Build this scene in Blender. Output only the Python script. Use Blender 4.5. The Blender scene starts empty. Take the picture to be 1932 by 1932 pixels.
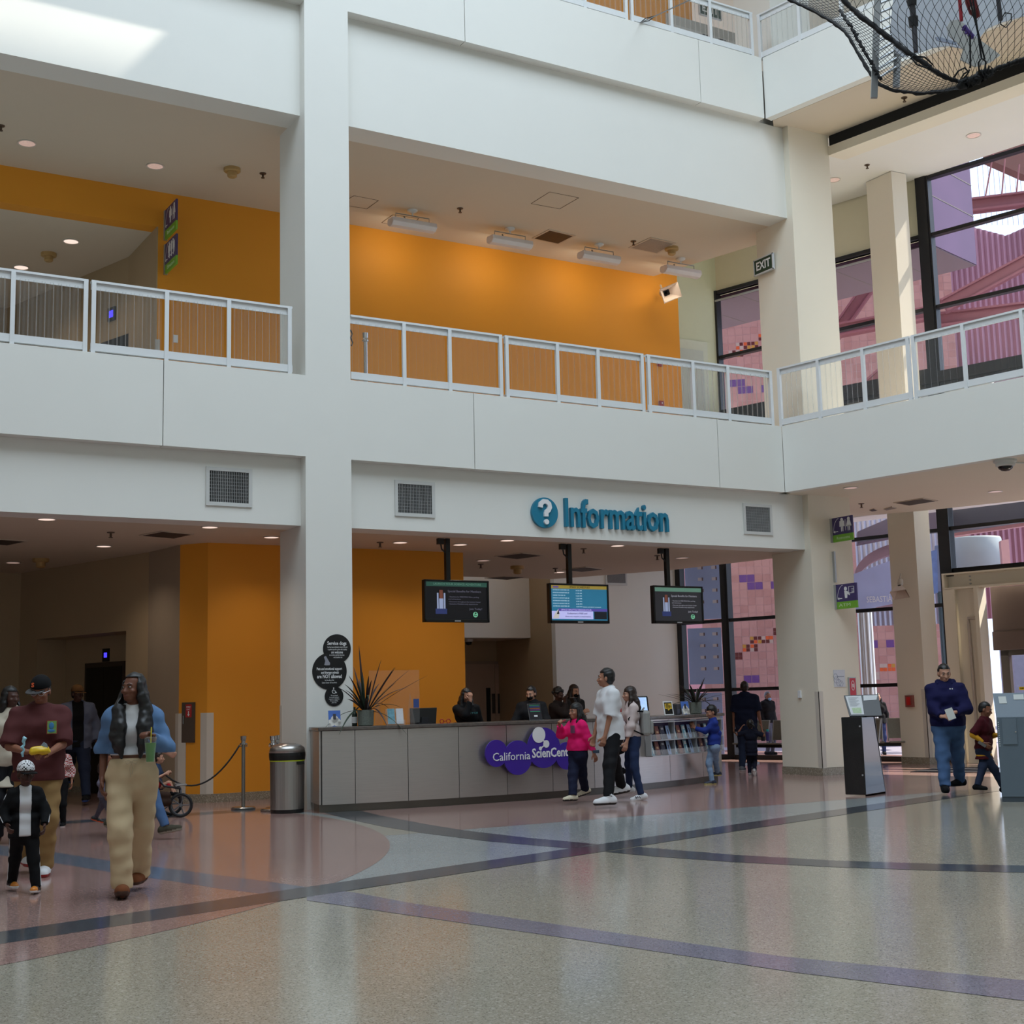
import bpy, math, random
import numpy as np
from mathutils import Vector, Matrix
random.seed(4)
SC = bpy.context.scene
COL = SC.collection
R = math.radians

# ---------------------------------------------------------------- camera
F, PITCH, ROLL, YAW, H = 2569.4, 0.1381, -0.0243, 0.5384, 1.36
_cy, _sy, _cp, _sp, _cr, _sr = math.cos(YAW), math.sin(YAW), math.cos(PITCH), math.sin(PITCH), math.cos(ROLL), math.sin(ROLL)
_fwd = np.array([_sy*_cp, _cy*_cp, _sp]); _rt = np.array([_cy, -_sy, 0.0]); _up = np.cross(_rt, _fwd)
_r2 = _cr*_rt + _sr*_up; _u2 = -_sr*_rt + _cr*_up
CAMC = np.array([0.0, 0.0, H])
cam = bpy.data.cameras.new('camera'); cam.sensor_width = 36; cam.lens = F/1932*36; cam.clip_end = 400
camo = bpy.data.objects.new('camera', cam); COL.objects.link(camo)
camo.matrix_world = Matrix(((_r2[0], _u2[0], -_fwd[0], 0), (_r2[1], _u2[1], -_fwd[1], 0), (_r2[2], _u2[2], -_fwd[2], H), (0, 0, 0, 1)))
SC.camera = camo

# ---------------------------------------------------------------- light
SC.view_settings.view_transform = 'Standard'; SC.view_settings.look = 'None'
SC.view_settings.gamma = 1; SC.view_settings.use_curve_mapping = False
SC.view_settings.exposure = 0.0
W = bpy.data.worlds.new('sky'); SC.world = W; W.use_nodes = True
_bg = W.node_tree.nodes['Background']; _bg.inputs[0].default_value = (0.62, 0.76, 1.0, 1); _bg.inputs[1].default_value = 1.9
SUN_DIR = Vector((-0.60, 0.16, -0.78)).normalized()
sun = bpy.data.lights.new('sun', 'SUN'); sun.energy = 9; sun.angle = R(0.9); sun.color = (1, .92, .80)
suno = bpy.data.objects.new('sun', sun); COL.objects.link(suno); suno.rotation_euler = SUN_DIR.to_track_quat('-Z', 'Y').to_euler()
suno.location = (30, 0, 40)
def area(name, loc, direction, sx, sy, power, color):
    l = bpy.data.lights.new(name, 'AREA'); l.shape = 'RECTANGLE'; l.size = sx; l.size_y = sy; l.energy = power; l.color = color
    o = bpy.data.objects.new(name, l); COL.objects.link(o); o.location = loc
    o.rotation_euler = Vector(direction).to_track_quat('-Z', 'Y').to_euler()
    return o
area('skylight_diffuser', (6, 7.5, 18.3), (0, 0, -1), 17, 14, 2950, (.72, .86, 1.0))

# ---------------------------------------------------------------- pixel rays onto known planes
def ray(x, y):
    return _r2*((x-966)/F) - _u2*((y-966)/F) + _fwd
def onZ(x, y, z=0.0): d = ray(x, y); return CAMC + d*(z-H)/d[2]
def onY(x, y, Y): d = ray(x, y); return CAMC + d*Y/d[1]
def onX(x, y, X): d = ray(x, y); return CAMC + d*X/d[0]
def onN(x, y, p, n):
    d = ray(x, y); p = np.array(p, float); n = np.array(n, float); return CAMC + d*((p-CAMC) @ n)/(d @ n)
def onV(x, y, px, py):
    d = ray(x, y); t = (d[0]*px+d[1]*py)/(d[0]**2+d[1]**2); return CAMC + d*t

def proj(p):
    d = np.array(p, float)-CAMC; w = d @ _fwd; return (d @ _r2)/w*F+966, -(d @ _u2)/w*F+966
# ---------------------------------------------------------------- materials
def lin(c):
    if isinstance(c, str): c = tuple(int(c[i:i+2], 16) for i in (0, 2, 4))
    return tuple((v/255/12.92 if v/255 <= .04045 else ((v/255+.055)/1.055)**2.4) for v in c) + (1.0,)
_mats = {}
def mat(name, c, rough=.6, metal=0.0, spec=.5, var=.06, scale=6.0, emit=None, es=1.0, coat=0.0, bump=0.0, bscale=60.0, aniso=None):
    """a surface whose colour wanders a little with noise"""
    if name in _mats: return _mats[name]
    m = bpy.data.materials.new(name); m.use_nodes = True; nt = m.node_tree; b = nt.nodes['Principled BSDF']
    c = lin(c)
    tc = nt.nodes.new('ShaderNodeTexCoord'); nz = nt.nodes.new('ShaderNodeTexNoise'); nz.inputs['Scale'].default_value = scale; nz.inputs['Detail'].default_value = 4
    src = tc.outputs['Object']
    if aniso:
        mp = nt.nodes.new('ShaderNodeMapping'); mp.inputs['Scale'].default_value = aniso; nt.links.new(src, mp.inputs[0]); src = mp.outputs[0]
    nt.links.new(src, nz.inputs['Vector'])
    mx = nt.nodes.new('ShaderNodeMix'); mx.data_type = 'RGBA'
    mx.inputs[6].default_value = tuple(v*(1-var) for v in c[:3])+(1,); mx.inputs[7].default_value = tuple(min(1, v*(1+var)) for v in c[:3])+(1,)
    nt.links.new(nz.outputs[0], mx.inputs[0]); nt.links.new(mx.outputs[2], b.inputs['Base Color'])
    b.inputs['Roughness'].default_value = rough; b.inputs['Metallic'].default_value = metal
    b.inputs['Specular IOR Level'].default_value = spec; b.inputs['Coat Weight'].default_value = coat
    if emit:
        b.inputs['Emission Color'].default_value = lin(emit); b.inputs['Emission Strength'].default_value = es
    if bump:
        n2 = nt.nodes.new('ShaderNodeTexNoise'); n2.inputs['Scale'].default_value = bscale; nt.links.new(src, n2.inputs['Vector'])
        bp = nt.nodes.new('ShaderNodeBump'); bp.inputs['Strength'].default_value = bump; bp.inputs['Distance'].default_value = .01
        nt.links.new(n2.outputs[0], bp.inputs['Height']); nt.links.new(bp.outputs[0], b.inputs['Normal'])
    _mats[name] = m; return m
def glassy(name, c, alpha, rough=.05, edge=0.0):
    """thin clear sheet: see-through with a little reflecting body colour"""
    m = bpy.data.materials.new(name); m.use_nodes = True; nt = m.node_tree
    for n in list(nt.nodes): nt.nodes.remove(n)
    out = nt.nodes.new('ShaderNodeOutputMaterial'); t = nt.nodes.new('ShaderNodeBsdfTransparent'); p = nt.nodes.new('ShaderNodeBsdfPrincipled')
    tc = nt.nodes.new('ShaderNodeTexCoord'); nz = nt.nodes.new('ShaderNodeTexNoise'); nz.inputs['Scale'].default_value = 2.0
    nt.links.new(tc.outputs['Object'], nz.inputs['Vector'])
    mm = nt.nodes.new('ShaderNodeMapRange'); mm.inputs[3].default_value = rough*.8; mm.inputs[4].default_value = rough*1.2
    nt.links.new(nz.outputs[0], mm.inputs[0]); nt.links.new(mm.outputs[0], p.inputs['Roughness'])
    p.inputs['Base Color'].default_value = lin(c); t.inputs[0].default_value = (1, 1, 1, 1)
    mx = nt.nodes.new('ShaderNodeMixShader')
    if edge:
        lw = nt.nodes.new('ShaderNodeLayerWeight'); lw.inputs[0].default_value = .4
        mr = nt.nodes.new('ShaderNodeMapRange'); mr.inputs[1].default_value = .1; mr.inputs[2].default_value = .95; mr.inputs[3].default_value = alpha; mr.inputs[4].default_value = edge
        nt.links.new(lw.outputs['Facing'], mr.inputs[0]); nt.links.new(mr.outputs[0], mx.inputs[0])
    else: mx.inputs[0].default_value = alpha
    nt.links.new(t.outputs[0], mx.inputs[1]); nt.links.new(p.outputs[0], mx.inputs[2]); nt.links.new(mx.outputs[0], out.inputs[0])
    return m
def terrazzo(name, base, fleck1, fleck2, rough=.13):
    m = bpy.data.materials.new(name); m.use_nodes = True; nt = m.node_tree; b = nt.nodes['Principled BSDF']
    tc = nt.nodes.new('ShaderNodeTexCoord')
    def vor(s):
        v = nt.nodes.new('ShaderNodeTexVoronoi'); v.inputs['Scale'].default_value = s; nt.links.new(tc.outputs['Object'], v.inputs['Vector']); return v
    v1, v2 = vor(150), vor(95)
    nz = nt.nodes.new('ShaderNodeTexNoise'); nz.inputs['Scale'].default_value = .7; nz.inputs['Detail'].default_value = 3; nt.links.new(tc.outputs['Object'], nz.inputs['Vector'])
    def mix(fac, a, bcol):
        x = nt.nodes.new('ShaderNodeMix'); x.data_type = 'RGBA'; nt.links.new(fac, x.inputs[0])
        for i, s in ((6, a), (7, bcol)):
            if isinstance(s, tuple): x.inputs[i].default_value = s
            else: nt.links.new(s, x.inputs[i])
        return x.outputs[2]
    def step(sock, lo, hi):
        r = nt.nodes.new('ShaderNodeMapRange'); r.inputs[1].default_value = lo; r.inputs[2].default_value = hi; nt.links.new(sock, r.inputs[0]); return r.outputs[0]
    sep = nt.nodes.new('ShaderNodeSeparateColor'); nt.links.new(v1.outputs['Color'], sep.inputs[0])
    sep2 = nt.nodes.new('ShaderNodeSeparateColor'); nt.links.new(v2.outputs['Color'], sep2.inputs[0])
    bc = lin(base)
    c = mix(step(nz.outputs[0], .3, .7), tuple(v*.92 for v in bc[:3])+(1,), tuple(v*1.06 for v in bc[:3])+(1,))
    c = mix(step(sep.outputs[0], .80, .86), c, lin(fleck1))
    c = mix(step(sep2.outputs[1], .84, .88), c, lin(fleck2))
    nt.links.new(c, b.inputs['Base Color']); b.inputs['Roughness'].default_value = rough; b.inputs['Specular IOR Level'].default_value = .6
    _mats[name] = m; return m

WHITE = mat('painted_plaster', (232, 231, 224), .7, var=.02, scale=1.5, spec=.3)
CREAM = mat('cream_plaster', (232, 224, 206), .7, var=.02, scale=1.5, spec=.3)
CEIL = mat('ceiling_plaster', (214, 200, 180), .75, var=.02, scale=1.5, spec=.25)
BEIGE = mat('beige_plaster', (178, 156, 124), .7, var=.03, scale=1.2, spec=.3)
OLIVE = mat('olive_cream_plaster', (216, 210, 182), .7, var=.02, spec=.3)
GREEN = mat('pale_green_plaster', (214, 219, 190), .7, var=.02, spec=.3)
YELL = mat('marigold_paint', (230, 153, 46), .6, var=.03, scale=1.5, spec=.3)
DARK = mat('black_gap', (18, 18, 18), .8)
STEEL = mat('brushed_steel', (186, 180, 176), .33, metal=.85, var=.1, scale=3, aniso=(1, 1, 40))
CHROME = mat('chrome', (200, 200, 200), .16, metal=1)
BLACKM = mat('black_anodised_frame', (16, 15, 18), .4)
BLACKP = mat('black_plastic', (14, 14, 15), .35)
RAILP = mat('white_rail_paint', (226, 228, 228), .4, var=.02)
GRANT = mat('granite_top', (92, 84, 78), .2, var=.45, scale=18)
PURPLE = mat('purple_sign', (66, 40, 150), .35, var=.04)
SIGNW = mat('sign_white', (235, 235, 235), .5, var=.02)
SIGNG = mat('sign_green', (118, 176, 52), .45, var=.03)
TEAL = mat('teal_letters', (22, 122, 152), .45, var=.03)
ALU = mat('aluminium', (176, 178, 178), .4, metal=.6, var=.05)
CREAMT = terrazzo('terrazzo_cream', (170, 163, 146), (132, 124, 110), (186, 180, 166))
PINKT = terrazzo('terrazzo_pink', (166, 134, 126), (128, 100, 94), (180, 150, 142))
GREYT = terrazzo('terrazzo_grey', (166, 171, 170), (136, 140, 140), (182, 186, 186))
DARKT = terrazzo('terrazzo_charcoal', (80, 84, 90), (58, 62, 68), (98, 102, 108))
LAVT = terrazzo('terrazzo_lavender', (134, 129, 142), (108, 104, 118), (150, 146, 158))
BLUET = terrazzo('terrazzo_blue', (114, 120, 132), (92, 98, 112), (130, 136, 148))
BASET = terrazzo('terrazzo_base', (150, 140, 122), (104, 94, 80), (182, 174, 158), .3)

# ---------------------------------------------------------------- mesh helpers
class MB:
    def __init__(s): s.v = []; s.f = []; s.m = []; s.M = None; s.k = 0
    def at(s, M): s.M = M; return s
    def use(s, k): s.k = k; return s
    def add(s, vs, fs):
        o = len(s.v)
        if s.M is not None: vs = [tuple(s.M @ Vector(v)) for v in vs]
        s.v += [tuple(map(float, v)) for v in vs]; s.f += [tuple(i+o for i in f) for f in fs]; s.m += [s.k]*len(fs); return s
    def box(s, x0, y0, z0, x1, y1, z1):
        x0, x1 = min(x0, x1), max(x0, x1); y0, y1 = min(y0, y1), max(y0, y1); z0, z1 = min(z0, z1), max(z0, z1)
        return s.add([(x0, y0, z0), (x1, y0, z0), (x1, y1, z0), (x0, y1, z0), (x0, y0, z1), (x1, y0, z1), (x1, y1, z1), (x0, y1, z1)],
                     [(3, 2, 1, 0), (4, 5, 6, 7), (0, 1, 5, 4), (1, 2, 6, 5), (2, 3, 7, 6), (3, 0, 4, 7)])
    def prism(s, poly, z0, z1):
        n = len(poly)
        a = sum(poly[i][0]*poly[(i+1) % n][1]-poly[(i+1) % n][0]*poly[i][1] for i in range(n))
        if a < 0: poly = poly[::-1]
        return s.add([(p[0], p[1], z0) for p in poly]+[(p[0], p[1], z1) for p in poly],
                     [tuple(range(n))[::-1], tuple(range(n, 2*n))]+[(i, (i+1) % n, n+(i+1) % n, n+i) for i in range(n)])
    def face(s, pts): return s.add(pts, [tuple(range(len(pts)))])
    def tube(s, pts, r, n=8, cap=True):
        pts = [Vector(p) for p in pts]; rs = r if isinstance(r, (list, tuple)) else [r]*len(pts)
        ref = None; vs = []; fs = []
        for i, p in enumerate(pts):
            d = (pts[min(i+1, len(pts)-1)]-pts[max(i-1, 0)]); d = d.normalized() if d.length > 1e-9 else Vector((0, 0, 1))
            if ref is None: ref = Vector((0, 0, 1)) if abs(d.z) < .9 else Vector((1, 0, 0))
            a = ref - d*ref.dot(d)
            a = a.normalized() if a.length > 1e-6 else d.orthogonal().normalized(); ref = a; b = d.cross(a)
            vs += [p+(a*math.cos(2*math.pi*j/n)+b*math.sin(2*math.pi*j/n))*rs[i] for j in range(n)]
        for i in range(len(pts)-1):
            fs += [(i*n+j, i*n+(j+1) % n, (i+1)*n+(j+1) % n, (i+1)*n+j) for j in range(n)]
        if cap: fs += [tuple(range(n))[::-1], tuple(range((len(pts)-1)*n, len(pts)*n))]
        return s.add(vs, fs)
    def lathe(s, prof, c=(0, 0, 0), n=24, sx=1, sy=1, cap=True):
        vs = []; fs = []
        for r, z in prof: vs += [(c[0]+sx*r*math.cos(2*math.pi*j/n), c[1]+sy*r*math.sin(2*math.pi*j/n), c[2]+z) for j in range(n)]
        for i in range(len(prof)-1): fs += [(i*n+j, i*n+(j+1) % n, (i+1)*n+(j+1) % n, (i+1)*n+j) for j in range(n)]
        if cap: fs += [tuple(range(n))[::-1], tuple(range((len(prof)-1)*n, len(prof)*n))]
        return s.add(vs, fs)
    def ell(s, c, rx, ry, rz, n=14, m=9):
        return s.lathe([(max(1e-4, math.sin(math.pi*i/m)), -math.cos(math.pi*i/m)*rz) for i in range(m+1)], c, n, rx, ry)
    def build(s, name, material, parent=None, world=False, smooth=False, bevel=0, kind=None):
        me = bpy.data.meshes.new(name); me.from_pydata(s.v, [], s.f)
        ms = material if isinstance(material, (list, tuple)) else [material]
        for m in ms: me.materials.append(m)
        if len(ms) > 1: me.polygons.foreach_set('material_index', s.m)
        if smooth: me.polygons.foreach_set('use_smooth', [True]*len(s.f))
        me.update()
        o = bpy.data.objects.new(name, me); COL.objects.link(o)
        if bevel:
            b = o.modifiers.new('edge', 'BEVEL'); b.width = bevel; b.segments = 2; b.limit_method = 'ANGLE'
        if parent is not None:
            o.parent = parent
            if world: o.matrix_parent_inverse = mw(parent).inverted()
        if kind: o['kind'] = kind
        return o
def mw(o):
    m = o.matrix_basis.copy()
    return (mw(o.parent) @ o.matrix_parent_inverse @ m) if o.parent else m
def tag(o, label, cat, group=None, kind=None):
    if label: o['label'] = label
    if cat: o['category'] = cat
    if group: o['group'] = group
    if kind: o['kind'] = kind
    return o
def thing(name, label, cat, loc=(0, 0, 0), rotz=0.0, group=None):
    o = bpy.data.objects.new(name, None); COL.objects.link(o); o.location = tuple(map(float, loc)); o.rotation_euler = (0, 0, rotz)
    o.empty_display_size = .1
    return tag(o, label, cat, group)
def kids(o): return [c for c in bpy.data.objects if c.parent == o]
def dup(root, loc, rotz=None, label=None, group=None):
    def cp(o, par):
        c = o.copy(); COL.objects.link(c)
        if par is not None: c.parent = par
        for k in kids(o): cp(k, c)
        return c
    r = cp(root, None); r.location = tuple(map(float, loc))
    if rotz is not None: r.rotation_euler = (0, 0, rotz)
    if label: r['label'] = label
    if group: r['group'] = group
    return r
def struct(mb, name, m, parent=None, **k): return mb.build(name, m, parent, kind='structure', **k)
def frame(o, ang):   # local x along angle, y to its left
    return Matrix.Translation(Vector(o)) @ Matrix.Rotation(ang, 4, 'Z')
def wallframe(o, xd, zd=(0, 0, 1)):   # local x along wall, local y up, local z out of the wall
    x = Vector(xd).normalized(); y = Vector(zd).normalized(); z = x.cross(y)
    return Matrix(((x.x, y.x, z.x, o[0]), (x.y, y.y, z.y, o[1]), (x.z, y.z, z.z, o[2]), (0, 0, 0, 1)))
_font = {}
def text_mesh(body, size, extrude=.002, bold=0.0, align='CENTER', sx=1.0, shear=0.0):
    cu = bpy.data.curves.new('t', 'FONT'); cu.body = body; cu.size = size; cu.extrude = extrude; cu.offset = bold; cu.align_x = align; cu.align_y = 'CENTER'; cu.shear = shear; cu.resolution_u = 2
    o = bpy.data.objects.new('t', cu); COL.objects.link(o)
    dg = bpy.context.evaluated_depsgraph_get(); me = bpy.data.meshes.new_from_object(o.evaluated_get(dg))
    v = [(p.co.x*sx, p.co.y, p.co.z) for p in me.vertices]; f = [tuple(p.vertices) for p in me.polygons]
    bpy.data.objects.remove(o); bpy.data.curves.remove(cu); bpy.data.meshes.remove(me)
    return v, f
def write(mb, body, x, y, z, size, width=None, **k):
    """lettering laid in the local xy plane of mb, centred at x,y; squeezed to the given width"""
    v, f = text_mesh(body, size, **k)
    if not v: return mb
    lo = min(p[0] for p in v); hi = max(p[0] for p in v)
    s = (width/(hi-lo)) if width else 1.0
    al = k.get('align', 'CENTER'); off = (lo+hi)/2 if al == 'CENTER' else lo
    return mb.add([((p[0]-off)*s+x, p[1]+y, p[2]+z) for p in v], f)
def disc(mb, x, y, r, z0, z1, n=40, ry=None):
    ry = ry or r
    return mb.prism([(x+r*math.cos(2*math.pi*i/n), y+ry*math.sin(2*math.pi*i/n)) for i in range(n)], z0, z1)
# ================================================================ the building
YF, YB = 17.24, 17.42                       # balcony face and beam face of the long side
XC0, XC1 = 7.02, 7.70                       # main column
RX0, RX1, RY0, RY1 = 16.25, 17.22, 17.28, 18.26   # corner column
Z1, ZS, ZU, Z2, Z3, ZR = 3.82, 4.76, 5.90, 9.75, 11.43, 12.56
WANG = R(10.7)
WP = (15.70, YF, 0); WD = Vector((math.sin(WANG), -math.cos(WANG), 0))
WF = Matrix(((WD.x, -WD.y, 0, WP[0]), (WD.y, WD.x, 0, WP[1]), (0, 0, 1, 0), (0, 0, 0, 1)))   # x along wing towards camera, y outwards (+X side)
def wing(x, y):
    p = WF @ Vector((x, y, 0)); return (p.x, p.y)
GA = R(15); GP = (19.85, 21.8, 0); GD = Vector((-math.sin(GA), math.cos(GA), 0)); GN = Vector((math.cos(GA), math.sin(GA), 0))
GF = Matrix(((GD.x, GN.x, 0, GP[0]), (GD.y, GN.y, 0, GP[1]), (0, 0, 1, 0), (0, 0, 0, 1)))    # x along glass (away), y outside
def gl(s, t=0):
    p = GF @ Vector((s, t, 0)); return (p.x, p.y)

# --- floor with its terrazzo pattern
fl = MB()
fl.use(0).face([(-14, -9, 0), (22.6, -9, 0), (22.6, 30, 0), (-14, 30, 0)])
def lay(k, poly, lvl): fl.use(k).face([(x, y, .0004*lvl) for x, y in (poly if sum(poly[i][0]*poly[(i+1) % len(poly)][1]-poly[(i+1) % len(poly)][0]*poly[i][1] for i in range(len(poly))) > 0 else poly[::-1])])
bt = lambda x: 9.27+(x-1.71)*.2938     # band edges
bb = lambda x: 8.79+(x-1.63)*.2958
cb_r = [(7.6, 17.3), (7.48, 16.56), (7.34, 15.63), (7.2, 14.22), (7.15, 13.13), (7.23, 11.98), (7.40, 10.98)]
cb_l = [(7.15, 17.3), (6.98, 16.5), (6.80, 15.23), (6.70, 14.22), (6.68, 13.24), (6.76, 11.96), (6.9, 11.3), (7.0, 10.83)]
ct_r = [(7.54, 10.5), (7.77, 9.40), (8.11, 8.52), (8.53, 7.84), (8.93, 7.32), (9.6, 6.6), (10.6, 5.8), (12, 4.9)]
ct_l = [(7.08, 10.37), (7.2, 9.75), (7.44, 8.99), (7.81, 8.2), (8.21, 7.55), (8.59, 7.05), (9.25, 6.3), (10.2, 5.5), (11.5, 4.6)]
def arc(cx, cy, r, a0, a1, n=28): return [(cx+r*math.cos(R(a0+(a1-a0)*i/n)), cy+r*math.sin(R(a0+(a1-a0)*i/n))) for i in range(n+1)]
lay(2, [(-14, bt(-14)), (22.6, bt(22.6)), (22.6, 30), (-14, 30)], 1)               # pale grey behind the long band
lay(1, [(6.9, 13.22), (22.6, 13.3), (22.6, 30), (6.9, 30)], 2)                     # pink beyond
lay(0, [(-14, 13.19), (6.75, 13.22), (6.75, 17.3), (-14, 17.3)], 2)                # cream sliver
lay(1, [(-14, 17.3), (22.6, 17.3), (22.6, 30), (-14, 30)], 3)
lay(1, arc(-2.0, 16.05, 8.72, -110, 8, 60) + [(6.7, 30), (-14, 30), (-14, 9)], 4)  # pink disc
lay(3, [(-14, bb(-14)), (22.6, bb(22.6)), (22.6, bt(22.6)), (-14, bt(-14))], 6)    # long charcoal band
lay(3, cb_r + cb_l[::-1], 5)
lay(3, ct_r + ct_l[::-1], 5)
lay(4, [(4.05, 9.95), (4.21, 9.44), (4.3, 8.65), (4.64, 7.06), (4.96, 5.66), (5.44, 4.51), (6.1, 3.3), (7, 2), (6.5, 1.6), (5.7, 2.8), (5.1, 4.2), (4.73, 5.3), (4.41, 6.71), (4.08, 8.06), (3.78, 9.29)], 5)
lay(5, [(2.3, 17), (2.75, 15.4), (3.09, 14.1), (3.34, 12.85), (3.65, 11.6), (3.93, 10.48), (4.05, 9.95), (3.66, 9.79), (3.5, 10.3), (3.33, 11.07), (3.1, 12.02), (2.83, 13.32), (2.45, 14.8), (1.9, 16.6)], 5)
lay(3, [(-14, 17.35), (7.0, 17.55), (7.0, 18.0), (-14, 17.8)], 5)
fl.build('floor', [CREAMT, PINKT, GREYT, DARKT, LAVT, BLUET], kind='structure')

# --- columns
c = MB(); c.box(XC0, YF, 0, XC1, 18.2, 20); struct(c, 'column', WHITE)
c = MB(); c.box(RX0, RY0, .13, RX1, RY1, Z3); struct(c, 'column', CREAM)
c = MB(); c.box(RX0-.012, RY0-.012, 0, RX1+.012, RY1+.012, .125); struct(c, 'baseboard_column', BASET)
# third column standing at the glass
C3 = Matrix.Translation((19.90, 18.30, 0))
c = MB().at(C3); c.prism([(0, 0), (.39, -.02), (.43, .1), (.43, .68), (0, .68)], .13, 11.62); struct(c, 'column', CREAM)
c = MB().at(C3); c.prism([(-.012, -.012), (.40, -.03), (.445, .1), (.445, .69), (-.012, .69)], 0, .13); struct(c, 'baseboard_column', BASET)

# --- beams, soffits
def seg_box(name, m, segs, y0, y1, z0, z1):
    for a, b in segs:
        s = MB(); s.box(a, y0, z0, b, y1, z1); struct(s, name, m)
seg_box('wall_beam', WHITE, [(-14, XC0)], YB, 17.9, Z1, ZS)
seg_box('wall_beam', WHITE, [(XC1, RX0)], YB, 17.9, Z1, ZS)
seg_box('wall_beam', WHITE, [(-14, XC0)], YB, 17.9, Z2, Z3)
seg_box('wall_beam', WHITE, [(XC1, RX0)], YB, 17.9, Z2, Z3)
# balcony fascias in panels with a fine open joint
g = .006
for z0, z1, js in ((ZS, ZU, (-14, -5, -.2, 5.04, XC0+g, XC1-g, 9.68, 14.29, 15.70)), (Z3, ZR, (-14, -5, .4, 5.04, XC0+g, XC1-g, 9.66, 14.26, 15.68))):
    for a, b in zip(js, js[1:]):
        if a == XC0+g: continue
        s = MB(); s.box(a+g, YF, z0, b-g, YF+.16, z1); struct(s, 'wall_balcony_fascia', WHITE)
    s = MB(); s.box(-14, YF+.05, z0+.01, XC0, YF+.14, z1-.01); s.box(XC1, YF+.05, z0+.01, 15.7, YF+.14, z1-.01); struct(s, 'wall_balcony_backing', DARK)
    s = MB().at(WF); s.box(0.004, 0, z0, 30, .16, z1); struct(s, 'wall_wing_fascia', WHITE)
# floors / ceilings
ceil_edge = [(15.9, 22.6), (16.21, 21.2), (16.71, 18.75), (16.8, 18.3)]
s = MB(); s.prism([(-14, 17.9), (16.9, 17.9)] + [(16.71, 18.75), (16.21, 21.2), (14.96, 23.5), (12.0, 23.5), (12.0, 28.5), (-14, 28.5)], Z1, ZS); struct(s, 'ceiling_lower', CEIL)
s = MB(); s.prism([(-14, YF+.16), (15.7, YF+.16), (16.9, 18.0), (16.71, 18.75), (16.21, 21.2), (14.96, 23.5), (-14, 23.5)], ZS, 5.82); struct(s, 'slab_balcony', WHITE)
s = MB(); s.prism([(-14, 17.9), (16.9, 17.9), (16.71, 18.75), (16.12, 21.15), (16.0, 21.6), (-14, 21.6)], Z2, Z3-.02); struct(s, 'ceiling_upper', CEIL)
s = MB(); s.prism([(-14, YF+.16), (15.68, YF+.16), (16.9, 18.0), (16.0, 22.5), (-14, 22.5)], Z3, 12.5); struct(s, 'slab_upper_balcony', WHITE)
# wing slabs
back = [(19.22, 19.13), (19.9, 17.98), (20.59, 16.3), (22.5, 9.5), (22.5, -8)]
s = MB(); s.prism([wing(0, .16), wing(26, .16)] + [back[4], back[3], back[2], back[1], back[0], (18.9, 20.3), (17.6, 20.6), (16.5, 18.9)], ZS, 5.82); struct(s, 'slab_wing', CREAM)
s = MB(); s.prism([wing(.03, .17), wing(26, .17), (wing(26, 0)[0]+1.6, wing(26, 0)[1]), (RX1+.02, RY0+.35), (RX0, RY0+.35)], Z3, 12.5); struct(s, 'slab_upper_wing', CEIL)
dkn = wing(26, 0)
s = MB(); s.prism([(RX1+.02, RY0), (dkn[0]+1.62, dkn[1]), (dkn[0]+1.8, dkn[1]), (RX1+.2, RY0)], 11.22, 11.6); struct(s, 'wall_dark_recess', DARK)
s = MB(); s.prism([(RX1-.02, RY0+.02), (dkn[0]+1.6, dkn[1]), (dkn[0]+2.0, dkn[1]), (RX1+.4, RY0+.02)], 11.05, 11.22); struct(s, 'trim_recess', CREAM)
s = MB(); s.prism([(RX1+.02, RY0+.1), (dkn[0]+1.9, dkn[1]), (27, -8), (22.6, 9.5), gl(-3.3, -.05), gl(1.6, -.05), (16.9, 23), (16.3, 21.0), (16.9, 18.2)], 11.63, 11.9); struct(s, 'ceiling_wing', WHITE)
# unseen roof over the hall, its slot shaped to pass a sun patch, blank outer walls of the hall
s = MB(); s.box(-14, -9, 18.5, 24, 15.6, 18.8); struct(s, 'ceiling_hall', WHITE)
s = MB(); s.box(-14, 15.6, 18.5, 6.6, 30, 18.8); struct(s, 'ceiling_hall', WHITE)
s = MB(); s.box(11.4, 15.6, 18.5, 24, 30, 18.8); struct(s, 'ceiling_hall', WHITE)
s = MB(); s.box(6.6, 16.3, 18.5, 11.4, 30, 18.8); struct(s, 'ceiling_hall', WHITE)
s = MB(); s.box(-14.2, -9, 0, -14, 30, 18.5); struct(s, 'wall_left', WHITE)
s = MB(); s.box(-14, -9.2, 0, 26, -9, 18.5); struct(s, 'wall_back', WHITE)
s = MB(); s.box(22.9, -9, 0, 23.1, 10.3, 18.5); struct(s, 'wall_right', WHITE)

# --- upper storey behind the rail
YY = 21.2
s = MB(); s.box(6.08, YY, 5.8, 16.70, YY+.3, 11.4); struct(s, 'wall_yellow_upper', YELL)
s = MB(); s.box(-14, YY, 9.155, 6.08, YY+.3, 9.8); struct(s, 'wall_yellow_header', YELL)
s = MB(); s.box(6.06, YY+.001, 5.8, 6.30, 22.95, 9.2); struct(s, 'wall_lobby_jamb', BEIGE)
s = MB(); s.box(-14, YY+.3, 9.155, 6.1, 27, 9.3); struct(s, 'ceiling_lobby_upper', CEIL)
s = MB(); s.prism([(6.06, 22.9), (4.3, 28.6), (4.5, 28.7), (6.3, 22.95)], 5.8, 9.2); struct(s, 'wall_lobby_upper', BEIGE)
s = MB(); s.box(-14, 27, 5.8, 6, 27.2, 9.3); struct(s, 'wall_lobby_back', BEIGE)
s = MB(); s.box(16.4, 23.27, 4.9, 19.5, 23.5, 11.9); struct(s, 'wall_green', GREEN)
s = MB(); s.box(10.2, YY, 12.4, 17.4, YY+.3, 18.5); struct(s, 'wall_yellow_top', YELL)
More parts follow.
